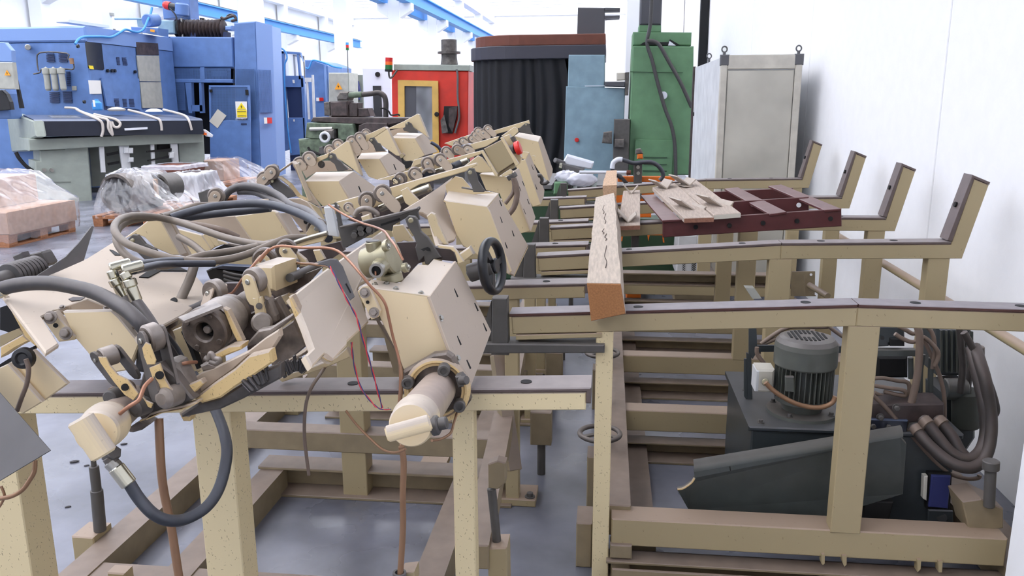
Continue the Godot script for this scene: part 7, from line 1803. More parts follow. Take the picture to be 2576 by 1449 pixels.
	T(t, "cable", "tube_dusty", V([-0.419,1.260,-3.680,-0.408,1.229,-3.680,-0.404,1.185,-3.680,-0.417,1.133,-3.680,-0.442,1.099,-3.680]), 0.013, 10)
	T(t, "cable", "tube_dusty", V([-0.422,1.261,-3.690,-0.418,1.228,-3.690,-0.422,1.198,-3.690,-0.441,1.169,-3.690,-0.459,1.146,-3.690]), 0.009, 8)
	left_row(gl)
	front_arm()

# swivel head at the end of a cylinder: barrel across nd with a raised rib and flat round ends
func head(t: Node3D, c: Vector3, nd: Vector3, across: Vector3, r: float, wide := 0.36, high := 0.2):
	var x := (across - nd * across.dot(nd)).normalized()
	var y := nd.cross(x)
	var b := Mb.new()
	b.lathe(c - nd * 0.03, nd, [Vector2(0, 0), Vector2(r * 0.96, 0), Vector2(r * 1.06, 0.006), Vector2(r * 1.06, 0.03), Vector2(r, 0.05), Vector2(r * 0.98, 0.075), Vector2(r * 0.9, 0.084), Vector2(0, 0.086)], 40)
	part(t, "swivel_head", b, "cream_light")
	b = Mb.new()
	var k := []
	for i in 13:
		var a := PI * i / 12.0
		k.push_back(c + nd * (0.080 + r * high * sin(a)) + y * r * wide * cos(a) - x * r * 0.98)
	b.prism(k, x * r * 2.0, 0.004)
	part(t, "raised_rib", b, "cream_light")

func left_row(gl: String):
	var b: Mb
	var o: MeshInstance3D
	var t: Node3D
	# ---- front left unit
	t = thing("clamping_unit", "nearest left clamping unit, broad dusty sloping plate with bolted front cover", "clamping unit", Vector3(-1.3, 0.86, -2.0))
	PL(t, "sloping_plate", "cream_dusty", V([-1.390,1.166,-1.718,-1.479,1.155,-1.949,-1.604,1.128,-2.354,-1.757,1.110,-2.750,-1.648,1.102,-2.624,-1.431,1.095,-2.304,-1.415,1.078,-2.406,-1.374,1.046,-2.566,-1.269,1.041,-2.426,-1.172,1.040,-2.270,-1.094,1.060,-1.985,-1.052,1.078,-1.785,-1.008,1.089,-1.627,-1.192,1.104,-1.835,-1.255,1.136,-1.704,-1.234,1.141,-1.631,-1.089,1.128,-1.479,-1.065,1.133,-1.406]), 0.012, 0.003)
	PL(t, "front_cover", "cream_light", V([-1.205,1.145,-1.660,-1.087,1.150,-1.660,-1.072,1.135,-1.660,-1.029,1.076,-1.660,-1.063,1.012,-1.660,-1.123,1.001,-1.660,-1.158,1.052,-1.660,-1.186,1.089,-1.660]), 0.02, 0.003)
	PL(t, "cover_rim", "cream_dusty", V([-1.252,1.138,-1.700,-1.170,1.165,-1.700,-1.104,1.141,-1.700,-1.044,1.070,-1.700,-1.056,1.067,-1.700,-1.112,1.137,-1.700,-1.243,1.136,-1.700]), 0.012, 0.002)
	PL(t, "hinge_plate", "cream_light", V([-1.256,1.132,-1.655,-1.241,1.140,-1.655,-1.220,1.145,-1.655,-1.177,1.089,-1.655,-1.184,1.080,-1.655,-1.220,1.075,-1.655]), 0.02, 0.003)
	for c in V([-1.223,1.135,-1.645,-1.191,1.099,-1.645]): screw(t, c, 0.010, Vector3(0.1, 0.4, 1), "dusty_steel")
	C(t, "hinge_hole", "dark", Vector3(-1.217, 1.115, -1.650), Vector3(-1.214, 1.117, -1.645), 0.005)
	for c in V([-1.225,1.146,-1.690,-1.117,1.149,-1.690,-1.059,1.103,-1.690]): screw(t, c, 0.005, Vector3(0, 1, 0.5), "dusty_steel", "cover_screw")
	PL(t, "edge_rib", "rust_cream", V([-1.377,1.169,-1.700,-1.369,1.164,-1.700,-1.320,1.077,-1.700,-1.286,1.038,-1.700,-1.297,1.034,-1.700,-1.335,1.070,-1.700]), 0.014, 0.002)
	PL(t, "torn_hole", "lathe_brown", V([-1.303,1.131,-1.824,-1.310,1.129,-1.851,-1.297,1.122,-1.879,-1.284,1.124,-1.841,-1.287,1.129,-1.812]), -0.002)
	PL(t, "torn_hole", "dark", V([-1.383,1.089,-2.264,-1.424,1.082,-2.386,-1.430,1.058,-2.576,-1.380,1.050,-2.545,-1.411,1.073,-2.433,-1.368,1.083,-2.288]), -0.004)
	PL(t, "torn_hole", "dark", V([-1.668,1.113,-2.575,-1.652,1.110,-2.573,-1.600,1.103,-2.531,-1.606,1.108,-2.505]), -0.003)
	C(t, "round_hole", "dark", Vector3(-1.178, 1.066, -2.085), Vector3(-1.178, 1.066, -2.085) + Vector3(0, 0.003, 0.003), 0.010)
	PL(t, "back_wall", "tan_dark", V([-1.397,0.913,-2.350,-1.335,0.962,-2.350,-1.295,0.959,-2.350,-1.280,0.868,-2.350,-1.273,0.767,-2.350,-1.353,0.785,-2.350]), 0.02)
	PL(t, "side_wall", "cream", V([-1.152,1.009,-2.000,-1.111,1.034,-2.000,-1.092,0.949,-2.000,-1.076,0.898,-2.000,-1.098,0.887,-2.000]), 0.02, 0.002)
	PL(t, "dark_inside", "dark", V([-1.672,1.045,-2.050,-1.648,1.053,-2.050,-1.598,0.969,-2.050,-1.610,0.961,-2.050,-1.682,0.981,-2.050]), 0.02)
	PL(t, "lower_rail", "rust_cream", V([-1.418,1.038,-1.720,-1.356,1.070,-1.720,-1.340,1.055,-1.720,-1.380,1.036,-1.720,-1.422,1.010,-1.720]), 0.03, 0.003)
	PL(t, "dusty_ledge", "tan", V([-1.479,1.041,-1.800,-1.427,1.061,-1.800,-1.416,1.049,-1.800,-1.484,1.012,-1.800]), 0.02)
	# folded box below it
	t = thing("folded_box", "cream folded sheet box with a black cable grommet above the grey sheet", "box", Vector3(-1.269, 0.973, -1.600))
	PL(t, "front_face", "cream_light", V([-1.290,1.046,-1.580,-1.222,0.960,-1.580,-1.272,0.931,-1.580,-1.338,0.965,-1.580,-1.328,1.029,-1.580]), 0.014, 0.002)
	PL(t, "side_face", "cream_light", V([-1.306,1.039,-1.600,-1.274,1.058,-1.600,-1.242,1.073,-1.600,-1.171,0.997,-1.600,-1.237,0.952,-1.600]), 0.012, 0.002)
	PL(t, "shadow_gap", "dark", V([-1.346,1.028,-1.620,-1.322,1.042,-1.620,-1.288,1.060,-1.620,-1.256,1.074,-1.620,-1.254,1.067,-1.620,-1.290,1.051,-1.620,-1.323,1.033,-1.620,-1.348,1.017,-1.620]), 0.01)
	b = Mb.new()
	b.lathe(Vector3(-1.240, 1.064, -1.570), Vector3(0.2, 0.2, 1), [Vector2(0, 0.01), Vector2(0.010, 0.01), Vector2(0.014, 0.014), Vector2(0.022, 0.012), Vector2(0.024, 0), Vector2(0, 0)], 24)
	part(t, "grommet", b, "black_plastic")
	T(t, "cable", "tube_dusty", V([-1.214,1.072,-1.540,-1.211,1.050,-1.540,-1.220,1.017,-1.540,-1.237,0.984,-1.540,-1.252,0.954,-1.540]), 0.005, 8)
	# ---- second left unit
	t = thing("clamping_unit", "second left clamping unit under the hose loops, cream triangular plate and cover", "clamping unit", Vector3(-1.4, 0.86, -3.1), gl)
	PL(t, "front_cover", "cream", V([-1.393,1.180,-2.950,-1.240,1.203,-2.950,-1.224,1.195,-2.950,-1.170,1.102,-2.950,-1.210,1.091,-2.950,-1.280,1.075,-2.950,-1.331,1.087,-2.950]), 0.02, 0.003)
	PL(t, "side_cover", "cream_dusty", V([-1.224,1.195,-2.950,-1.259,1.168,-3.150,-1.195,1.067,-3.125,-1.170,1.102,-2.950]), 0.01, 0.002)
	PL(t, "dusty_wall", "cream_dusty", V([-1.635,1.147,-3.050,-1.539,1.160,-3.050,-1.440,1.166,-3.050,-1.379,1.073,-3.050,-1.435,1.078,-3.050,-1.470,1.099,-3.050,-1.541,1.112,-3.050]), 0.012, 0.002)
	PL(t, "lower_wall", "cream", V([-1.607,1.139,-2.900,-1.505,1.114,-2.900,-1.470,1.061,-2.900,-1.493,1.040,-2.900,-1.565,1.032,-2.900,-1.584,1.087,-2.900]), 0.012, 0.002)
	for q in [V([-1.491,1.117,-2.880,-1.462,1.137,-2.880,-1.445,1.074,-2.880,-1.460,1.065,-2.880]), V([-1.466,1.116,-2.870,-1.442,1.130,-2.870,-1.420,1.083,-2.870,-1.438,1.076,-2.870]), V([-1.437,1.105,-2.870,-1.403,1.095,-2.870,-1.392,1.088,-2.870,-1.420,1.083,-2.870])]:
		PL(t, "frame_strip", "cream", q, 0.012, 0.002)
	PL(t, "triangle_plate", "cream", V([-1.657,1.143,-2.650,-1.611,1.172,-2.650,-1.550,1.214,-2.650,-1.517,1.208,-2.650,-1.459,1.086,-2.650,-1.489,1.085,-2.650,-1.548,1.109,-2.650,-1.582,1.146,-2.650,-1.612,1.157,-2.650]), 0.05, 0.003)
	PL(t, "plate_edge", "cream_dusty", V([-1.557,1.199,-2.720,-1.523,1.199,-2.720,-1.483,1.114,-2.720,-1.458,1.062,-2.720,-1.498,1.071,-2.720]), 0.02, 0.002)
	link(t, Vector3(-1.563, 1.152, -2.550), V([-1.595,1.153,-2.570,-1.576,1.168,-2.570,-1.558,1.167,-2.570,-1.535,1.137,-2.570,-1.502,1.121,-2.570,-1.482,1.087,-2.570,-1.544,1.084,-2.570,-1.570,1.111,-2.570]))
	PL(t, "dark_box", "dark", V([-1.216,1.096,-2.350,-1.193,1.107,-2.350,-1.082,1.095,-2.350,-1.082,1.060,-2.350,-1.146,1.058,-2.350,-1.186,1.058,-2.350,-1.207,1.071,-2.350]), 0.08, 0.004)
	o = PL(t, "box_top", "navy", V([-1.187,1.109,-2.340,-1.153,1.117,-2.340,-1.065,1.114,-2.340,-1.077,1.096,-2.340]), 0.03, 0.002)
	for i in 4:
		T(t, "stacked_plate", "bracket", [Vector3(-1.145, 1.102, -2.320) + Vector3(0, -0.012 * i, 0), Vector3(-1.113, 1.094, -2.320) + Vector3(0, -0.012 * i, 0), Vector3(-1.077, 1.089, -2.320) + Vector3(0, -0.012 * i, 0)], 0.004, 6)
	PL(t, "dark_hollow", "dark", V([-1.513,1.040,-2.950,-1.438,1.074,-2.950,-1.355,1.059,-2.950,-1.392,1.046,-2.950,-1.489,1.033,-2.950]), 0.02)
	PL(t, "small_cover", "dusty_steel", V([-1.418,1.080,-2.900,-1.401,1.087,-2.900,-1.343,1.079,-2.900,-1.328,1.068,-2.900,-1.344,1.065,-2.900,-1.402,1.077,-2.900]), 0.02, 0.003)
	PL(t, "rear_wall", "cream_dusty", V([-1.525,1.205,-3.200,-1.346,1.217,-3.200,-1.228,1.218,-3.200,-1.200,1.205,-3.200,-1.132,1.116,-3.200,-1.205,1.058,-3.200,-1.283,1.161,-3.200,-1.341,1.171,-3.200,-1.511,1.148,-3.200,-1.543,1.205,-3.200]), 0.012, 0.002)
	C(t, "wall_hole", "dark", Vector3(-1.204, 1.128, -3.190), Vector3(-1.202, 1.129, -3.185), 0.012)
	# ---- third left unit
	t = thing("clamping_unit", "third left clamping unit, directly behind the upper dark hoses", "clamping unit", Vector3(-1.45, 0.86, -3.95), gl)
	covers(t, V([-1.449,1.223,-3.850,-1.279,1.228,-3.850,-1.228,1.144,-3.850,-1.308,1.119,-3.850,-1.366,1.104,-3.850,-1.402,1.144,-3.850]), V([-1.449,1.225,-3.850,-1.279,1.228,-3.850,-1.283,1.253,-4.100,-1.362,1.251,-4.095,-1.478,1.249,-4.092]), V([-1.279,1.228,-3.850,-1.283,1.253,-4.100,-1.221,1.161,-4.257,-1.206,1.134,-4.234,-1.228,1.142,-3.847]))
	punched(t, V([-1.182,1.187,-3.860]), Vector3(0.5, 0.35, 0.8).normalized(), 0.016)
	PL(t, "triangle_plate", "cream", V([-1.651,1.215,-3.750,-1.584,1.248,-3.750,-1.552,1.273,-3.750,-1.470,1.326,-3.750,-1.454,1.313,-3.750,-1.398,1.141,-3.750,-1.406,1.138,-3.750,-1.455,1.162,-3.750,-1.496,1.216,-3.750,-1.539,1.248,-3.750,-1.569,1.252,-3.750]), 0.05, 0.003)
	PL(t, "plate_edge", "cream_dusty", V([-1.497,1.320,-3.820,-1.474,1.314,-3.820,-1.426,1.191,-3.820,-1.369,1.098,-3.820,-1.378,1.109,-3.820,-1.424,1.129,-3.820]), 0.02, 0.002)
	PL(t, "rear_wall", "cream_dusty", V([-1.526,1.283,-4.000,-1.422,1.310,-4.000,-1.327,1.314,-4.000,-1.259,1.265,-4.000,-1.445,1.257,-4.000,-1.498,1.226,-4.000]), 0.01)
	PL(t, "lower_wall", "cream", V([-1.569,1.129,-3.900,-1.478,1.141,-3.900,-1.460,1.119,-3.900,-1.404,1.089,-3.900,-1.379,1.037,-3.900,-1.427,1.017,-3.900,-1.483,1.073,-3.900]), 0.012)
	link(t, Vector3(-1.547, 1.239, -3.700), V([-1.579,1.231,-3.720,-1.568,1.255,-3.720,-1.552,1.262,-3.720,-1.538,1.258,-3.720,-1.521,1.235,-3.720,-1.492,1.216,-3.720,-1.467,1.194,-3.720,-1.449,1.166,-3.720,-1.504,1.155,-3.720,-1.536,1.180,-3.720,-1.560,1.208,-3.720]))
	link(t, Vector3(-1.328, 1.338, -3.900), V([-1.352,1.334,-3.920,-1.345,1.349,-3.920,-1.332,1.356,-3.920,-1.318,1.349,-3.920,-1.308,1.327,-3.920,-1.290,1.316,-3.920,-1.275,1.297,-3.920,-1.253,1.277,-3.920,-1.284,1.268,-3.920,-1.309,1.268,-3.920,-1.321,1.301,-3.920,-1.340,1.316,-3.920]))
	roller(t, Vector3(-1.548, 1.281, -3.700), 0.035, Vector3(-1.562, 1.267, -3.700), 0.03)
	roller(t, Vector3(-1.585, 1.253, -3.700), 0.035, Vector3(-1.601, 1.238, -3.700), 0.03)
	PL(t, "stop_block", "bracket", V([-1.565,1.299,-3.700,-1.547,1.317,-3.700,-1.530,1.308,-3.700,-1.527,1.292,-3.700,-1.561,1.278,-3.700]), 0.04, 0.003)
	roller(t, Vector3(-1.439, 1.331, -3.900), 0.035, Vector3(-1.425, 1.313, -3.900), 0.03)
	roller(t, Vector3(-1.487, 1.305, -3.900), 0.035, Vector3(-1.473, 1.291, -3.900), 0.03)
	PL(t, "arm_bar", "cream", V([-1.511,1.296,-3.920,-1.455,1.319,-3.920,-1.345,1.356,-3.920,-1.354,1.334,-3.920,-1.397,1.315,-3.920,-1.488,1.285,-3.920]), 0.02, 0.002)
	screw(t, Vector3(-1.397, 1.298, -3.950), 0.012)
	# ---- fourth left unit
	t = thing("clamping_unit", "fourth left clamping unit, between the two smaller covers on the left row", "clamping unit", Vector3(-1.5, 0.86, -4.75), gl)
	covers(t, V([-1.429,1.276,-4.650,-1.298,1.279,-4.650,-1.241,1.185,-4.650,-1.298,1.163,-4.650,-1.321,1.159,-4.650,-1.370,1.176,-4.650]), V([-1.436,1.277,-4.667,-1.301,1.279,-4.660,-1.310,1.296,-4.900,-1.454,1.298,-4.972,-1.488,1.294,-4.924]), V([-1.298,1.279,-4.650,-1.310,1.296,-4.900,-1.258,1.210,-5.071,-1.241,1.182,-5.007,-1.241,1.185,-4.648]))
	punched(t, V([-1.215,1.230,-4.660]), Vector3(0.5, 0.35, 0.8).normalized(), 0.018)
	PL(t, "triangle_plate", "cream", V([-1.561,1.317,-4.550,-1.511,1.347,-4.550,-1.455,1.385,-4.550,-1.443,1.377,-4.550,-1.385,1.193,-4.550,-1.424,1.223,-4.550,-1.488,1.270,-4.550,-1.514,1.283,-4.550,-1.530,1.308,-4.550]), 0.05, 0.003)
	PL(t, "plate_edge", "cream_dusty", V([-1.470,1.383,-4.600,-1.452,1.376,-4.600,-1.411,1.245,-4.600,-1.391,1.182,-4.600,-1.401,1.188,-4.600]), 0.02, 0.002)
	PL(t, "rear_wall", "cream_dusty", V([-1.509,1.346,-4.800,-1.448,1.355,-4.800,-1.401,1.364,-4.800,-1.355,1.347,-4.800,-1.292,1.307,-4.800,-1.450,1.300,-4.800,-1.479,1.279,-4.800]), 0.01)
	link(t, Vector3(-1.327, 1.384, -4.600), V([-1.350,1.382,-4.620,-1.341,1.397,-4.620,-1.321,1.399,-4.620,-1.308,1.382,-4.620,-1.300,1.369,-4.620,-1.286,1.365,-4.620,-1.274,1.343,-4.620,-1.255,1.324,-4.620,-1.311,1.320,-4.620,-1.325,1.356,-4.620]))
	for q in [Vector3(-1.573, 1.327, -4.600), Vector3(-1.524, 1.359, -4.600), Vector3(-1.440, 1.378, -4.600), Vector3(-1.395, 1.398, -4.600)]:
		roller(t, q, 0.034, q + Vector3(0.03, -0.05, 0), 0.03)
	PL(t, "arm_bar", "cream", V([-1.470,1.372,-4.650,-1.419,1.398,-4.650,-1.355,1.419,-4.650,-1.264,1.458,-4.650,-1.251,1.445,-4.650,-1.348,1.385,-4.650,-1.403,1.363,-4.650]), 0.02, 0.002)
	screw(t, Vector3(-1.414, 1.345, -4.700), 0.014)
	B(t, "mount_foot", "tan", Vector3(-1.36, 0.86, -4.76), Vector3(-1.22, 1.06, -4.70), 0.003)
	# ---- fifth left unit
	t = thing("clamping_unit", "farthest left clamping unit, before the yellow framed door of the red cabin", "clamping unit", Vector3(-1.55, 0.86, -5.95), gl)
	covers(t, V([-1.525,1.345,-5.800,-1.356,1.343,-5.800,-1.286,1.226,-5.800,-1.391,1.176,-5.800,-1.421,1.178,-5.800,-1.445,1.191,-5.800]), V([-1.530,1.347,-5.810,-1.356,1.343,-5.800,-1.369,1.363,-6.100,-1.497,1.367,-6.138,-1.566,1.367,-6.115]), V([-1.356,1.343,-5.800,-1.369,1.363,-6.100,-1.353,1.335,-6.179,-1.286,1.222,-6.223,-1.285,1.225,-5.797]))
	PL(t, "triangle_plate", "cream", V([-1.744,1.336,-5.700,-1.666,1.373,-5.700,-1.546,1.425,-5.700,-1.532,1.415,-5.700,-1.442,1.223,-5.700,-1.472,1.226,-5.700,-1.603,1.316,-5.700,-1.709,1.319,-5.700]), 0.06, 0.003)
	PL(t, "outer_plate", "cream", V([-1.589,1.403,-5.900,-1.460,1.458,-5.900,-1.362,1.509,-5.900,-1.348,1.503,-5.900,-1.286,1.342,-5.900,-1.325,1.371,-5.900,-1.389,1.411,-5.900,-1.462,1.411,-5.900]), 0.05, 0.003)
	PL(t, "rear_wall", "cream_dusty", V([-1.604,1.385,-6.000,-1.499,1.411,-6.000,-1.402,1.379,-6.000,-1.537,1.370,-6.000,-1.575,1.343,-6.000]), 0.01)
	link(t, Vector3(-1.424, 1.442, -5.850), V([-1.463,1.409,-5.870,-1.445,1.418,-5.870,-1.441,1.447,-5.870,-1.420,1.454,-5.870,-1.399,1.441,-5.870,-1.388,1.418,-5.870,-1.350,1.379,-5.870,-1.407,1.379,-5.870,-1.455,1.392,-5.870]))
	for q in [Vector3(-1.725, 1.353, -5.700), Vector3(-1.683, 1.379, -5.700)]:
		roller(t, q, 0.034, q + Vector3(0.03, -0.05, 0), 0.03)
	PL(t, "corner_bracket", "dark", V([-1.386,1.228,-5.500,-1.370,1.201,-5.500,-1.325,1.206,-5.500,-1.303,1.195,-5.500,-1.303,1.179,-5.500,-1.355,1.151,-5.500,-1.382,1.184,-5.500]), 0.03, 0.002)
	PL(t, "tail_block", "tan", V([-1.403,1.245,-5.500,-1.377,1.258,-5.500,-1.363,1.242,-5.500,-1.381,1.223,-5.500,-1.392,1.223,-5.500]), 0.03, 0.002)
	B(t, "mount_foot", "tan", Vector3(-1.50, 0.86, -5.96), Vector3(-1.34, 1.16, -5.89), 0.003)
	T(t, "thin_cable", "navy", V([-1.266,1.307,-5.900,-1.225,1.284,-5.900,-1.202,1.260,-5.900,-1.193,1.237,-5.900]), 0.012, 8)

# ---------------------------------------------------------------- broken front arm with rollers and cylinder
func front_arm():
	var b: Mb
	var o: MeshInstance3D
	var t := thing("roller_arm_assembly", "rusty front arm with roller brackets, bearing block and white swivel head at lower left", "machine arm", Vector3(-0.941, 0.957, -1.600))
	# main arm
	PL(t, "arm_face", "rust_cream", V([-0.860,0.989,-1.560,-0.811,1.026,-1.560,-0.764,1.058,-1.560,-0.730,1.088,-1.560,-0.683,1.101,-1.560,-0.680,1.074,-1.560,-0.721,1.046,-1.560,-0.762,1.020,-1.560,-0.799,0.993,-1.560,-0.843,0.979,-1.560]), 0.03, 0.004)
	PL(t, "arm_top", "cream_dusty", V([-0.896,1.009,-1.600,-0.858,1.034,-1.600,-0.825,1.047,-1.600,-0.751,1.084,-1.600,-0.710,1.115,-1.600,-0.678,1.135,-1.600,-0.676,1.119,-1.600,-0.697,1.088,-1.600,-0.748,1.075,-1.600,-0.784,1.044,-1.600,-0.883,0.973,-1.600]), 0.02, 0.003)
	PL(t, "arm_underside", "tarnish", V([-0.904,0.944,-1.580,-0.863,0.970,-1.580,-0.809,0.986,-1.580,-0.731,1.037,-1.580,-0.671,1.066,-1.580,-0.674,1.033,-1.580,-0.760,0.985,-1.580,-0.811,0.960,-1.580,-0.902,0.937,-1.580]), 0.03, 0.004)
	PL(t, "upper_rail", "dusty_steel", V([-0.798,1.071,-1.700,-0.769,1.102,-1.700,-0.741,1.108,-1.700,-0.684,1.145,-1.700,-0.681,1.137,-1.700,-0.739,1.091,-1.700,-0.765,1.067,-1.700,-0.800,1.044,-1.700]), 0.03, 0.004)
	PL(t, "gasket", "lathe_brown", V([-0.790,1.068,-1.685,-0.753,1.084,-1.685,-0.748,1.079,-1.685,-0.786,1.061,-1.685]), -0.003, 0.001)
	PL(t, "lower_web", "dusty_steel", V([-0.814,1.032,-1.740,-0.756,1.079,-1.740,-0.701,1.116,-1.740,-0.677,1.055,-1.740,-0.725,1.014,-1.740,-0.759,0.997,-1.740,-0.764,1.018,-1.740,-0.779,1.043,-1.740]), 0.02, 0.003)
	PL(t, "base_casting", "greasy", V([-0.978,0.973,-1.800,-0.925,0.997,-1.800,-0.858,1.036,-1.800,-0.784,1.066,-1.800,-0.738,1.102,-1.800,-0.763,1.152,-1.800,-0.841,1.108,-1.800,-0.919,1.062,-1.800,-0.963,1.018,-1.800]), 0.03, 0.003)
	PL(t, "rust_patch", "rust_cream", V([-0.763,1.067,-1.620,-0.753,1.076,-1.620,-0.724,1.083,-1.620,-0.710,1.053,-1.620,-0.733,1.048,-1.620,-0.756,1.039,-1.620,-0.765,1.040,-1.620]), 0.02, 0.003)
	PL(t, "dusty_lip", "cream_dusty", V([-0.795,1.001,-1.680,-0.734,1.023,-1.680,-0.700,1.037,-1.680,-0.655,1.070,-1.680,-0.650,1.073,-1.680,-0.636,1.074,-1.680,-0.651,1.057,-1.680,-0.700,1.031,-1.680,-0.744,1.011,-1.680,-0.796,0.992,-1.680]), 0.03, 0.006)
	b = Mb.new()
	var rp: Array = V([-0.739,1.020,-1.555,-0.723,1.033,-1.565,-0.704,1.040,-1.580,-0.690,1.040,-1.600,-0.676,1.043,-1.620,-0.661,1.047,-1.640,-0.646,1.042,-1.660,-0.638,1.034,-1.670])
	rp = Mb.smooth_path(rp, 5)
	for i in rp.size() - 1:
		var h := 0.026 + 0.006 * sin(i * 1.9) + (0.02 if i > 27 else 0.0)
		var a: Vector3 = rp[i]
		var c: Vector3 = rp[i + 1]
		b.box(a.lerp(c, 0.5) + Vector3(0, 0.004 * sin(i * 2.7), 0), Vector3((c - a).length() * 0.92, h, 0.012 + 0.003 * sin(i * 3.3)), 0.001, Basis(Vector3(0, 0, 1), atan2(c.y - a.y, c.x - a.x)))
	part(t, "torn_rubber", b, "rubber")
	PL(t, "cheek_edge", "rust_cream", V([-0.688,1.184,-1.685,-0.680,1.186,-1.685,-0.670,1.162,-1.685,-0.653,1.132,-1.685,-0.641,1.095,-1.685,-0.638,1.073,-1.685,-0.651,1.067,-1.685,-0.665,1.112,-1.685,-0.680,1.145,-1.685]), 0.03, 0.004)
	# foot plate with rust edge
	PL(t, "foot_plate", "tarnish", V([-0.980,0.976,-1.530,-0.962,0.946,-1.530,-0.941,0.960,-1.530,-0.865,0.987,-1.530,-0.843,0.999,-1.530,-0.853,1.012,-1.530,-0.880,1.051,-1.530,-0.910,1.075,-1.530,-0.944,1.064,-1.530,-0.962,1.021,-1.530,-0.947,0.993,-1.530]), 0.03, 0.004)
	PL(t, "plate_edge", "rust_cream", V([-0.962,0.952,-1.520,-0.946,0.953,-1.520,-0.911,0.969,-1.520,-0.864,0.979,-1.520,-0.831,0.994,-1.520,-0.832,0.997,-1.520,-0.868,0.986,-1.520,-0.915,0.975,-1.520,-0.939,0.966,-1.520,-0.950,0.956,-1.520]), 0.03, 0.003)
	PL(t, "side_cheek", "dusty_steel", V([-0.916,1.067,-1.560,-0.902,1.071,-1.560,-0.889,1.066,-1.560,-0.868,1.018,-1.560,-0.861,0.989,-1.560,-0.873,0.983,-1.560,-0.896,0.994,-1.560,-0.906,1.032,-1.560]), 0.05, 0.006)
	PL(t, "chipped_web", "rust_cream", V([-0.870,1.020,-1.550,-0.834,1.036,-1.550,-0.829,1.027,-1.550,-0.855,1.003,-1.550,-0.861,0.997,-1.550]), 0.02, 0.002)
	PL(t, "hinge_lug", "greasy", V([-1.015,0.916,-1.560,-0.985,0.933,-1.560,-0.966,0.927,-1.560,-0.984,0.913,-1.560,-1.006,0.906,-1.560,-1.014,0.907,-1.560]), 0.04, 0.003)
	PL(t, "rust_stub", "rust_cream", V([-0.919,0.938,-1.600,-0.893,0.933,-1.600,-0.896,0.920,-1.600,-0.911,0.920,-1.600]), 0.03, 0.003)
	# roller arms
	roller(t, Vector3(-1.020, 1.088, -1.530), 0.021, Vector3(-0.992, 1.047, -1.530), 0.036, Vector3(-0.55, -0.1, 0.85), "tarnish", "dusty_steel", 0.019)
	PL(t, "arm_paint", "rust_cream", V([-1.020,1.097,-1.495,-1.003,1.097,-1.495,-0.997,1.081,-1.495,-0.981,1.060,-1.495,-0.961,1.051,-1.495,-0.941,1.021,-1.495,-0.954,1.006,-1.495,-0.972,1.017,-1.495,-0.992,1.044,-1.495,-1.017,1.085,-1.495]), 0.004, 0.001)
	b = Mb.new()
	b.lathe(Vector3(-0.946, 0.989, -1.500), Vector3(-0.3, 0.05, 1), [Vector2(0, 0.012), Vector2(0.010, 0.012), Vector2(0.018, 0.009), Vector2(0.0185, -0.02), Vector2(0, -0.02)], 24)
	part(t, "pivot_boss", b, "tarnish")
	PL(t, "boss_paint", "rust_cream", V([-0.937,1.014,-1.500,-0.929,1.005,-1.500,-0.915,0.999,-1.500,-0.921,0.988,-1.500,-0.928,0.992,-1.500,-0.931,1.001,-1.500]), 0.004, 0.001)
	roller(t, Vector3(-0.931, 1.125, -1.550), 0.030, Vector3(-0.898, 1.024, -1.520), 0.034, Vector3(-0.5, -0.1, 0.85), "tarnish", "dusty_steel", 0.020)
	PL(t, "arm_paint", "rust_cream", V([-0.926,1.117,-1.500,-0.917,1.129,-1.500,-0.908,1.125,-1.500,-0.899,1.092,-1.500,-0.903,1.083,-1.500,-0.919,1.082,-1.500,-0.924,1.099,-1.500]), 0.004, 0.001)
	PL(t, "arm_paint", "rust_cream", V([-0.914,1.076,-1.498,-0.891,1.086,-1.498,-0.883,1.054,-1.498,-0.875,1.038,-1.498,-0.867,1.027,-1.498,-0.881,1.021,-1.498,-0.897,1.028,-1.498,-0.908,1.050,-1.498]), 0.006, 0.001)
	C(t, "arm_hole", "dark", Vector3(-0.892, 1.062, -1.496), Vector3(-0.890, 1.063, -1.493), 0.0085)
	C(t, "arm_hole", "dark", Vector3(-0.967, 1.035, -1.492), Vector3(-0.965, 1.036, -1.490), 0.0075)
	b = Mb.new()
	b.lathe(Vector3(-0.884, 1.013, -1.500), Vector3(-0.2, 0.1, 1), [Vector2(0, 0.016), Vector2(0.012, 0.016), Vector2(0.020, 0.010), Vector2(0.0225, 0.006), Vector2(0.0225, -0.03), Vector2(0, -0.03)], 28)
	part(t, "pivot_boss", b, "dusty_steel")
	roller(t, Vector3(-0.804, 1.199, -1.780), 0.030, Vector3(-0.796, 1.160, -1.780), 0.03, Vector3(-0.3, 0.0, 0.95), "cream", "dusty_steel", 0.018)
	PL(t, "lower_link", "cream", V([-0.802,1.162,-1.755,-0.781,1.166,-1.755,-0.774,1.121,-1.755,-0.783,1.115,-1.755,-0.798,1.112,-1.755]), 0.012, 0.002)
	C(t, "arm_hole", "tarnish", Vector3(-0.786, 1.144, -1.754), Vector3(-0.785, 1.145, -1.751), 0.0075)
	C(t, "pivot_boss", "dusty_steel", Vector3(-0.794, 1.098, -1.780), Vector3(-0.777, 1.109, -1.740), 0.024, 0.005, 24)
	PL(t, "pivot_bracket", "dusty_steel", V([-0.786,1.160,-1.780,-0.773,1.156,-1.780,-0.759,1.115,-1.780,-0.758,1.102,-1.780,-0.774,1.093,-1.780,-0.784,1.127,-1.780]), 0.03, 0.004)
	roller(t, Vector3(-0.963, 1.140, -1.900), 0.032, Vector3(-0.961, 1.124, -1.880), 0.035, Vector3(-0.3, 0.0, 0.95), "rust_cream", "dusty_steel", 0.018)
	roller(t, Vector3(-0.893, 1.194, -2.050), 0.032, Vector3(-0.908, 1.175, -2.050), 0.035, Vector3(0.2, 0.0, 0.95), "cream", "greasy", 0.018)
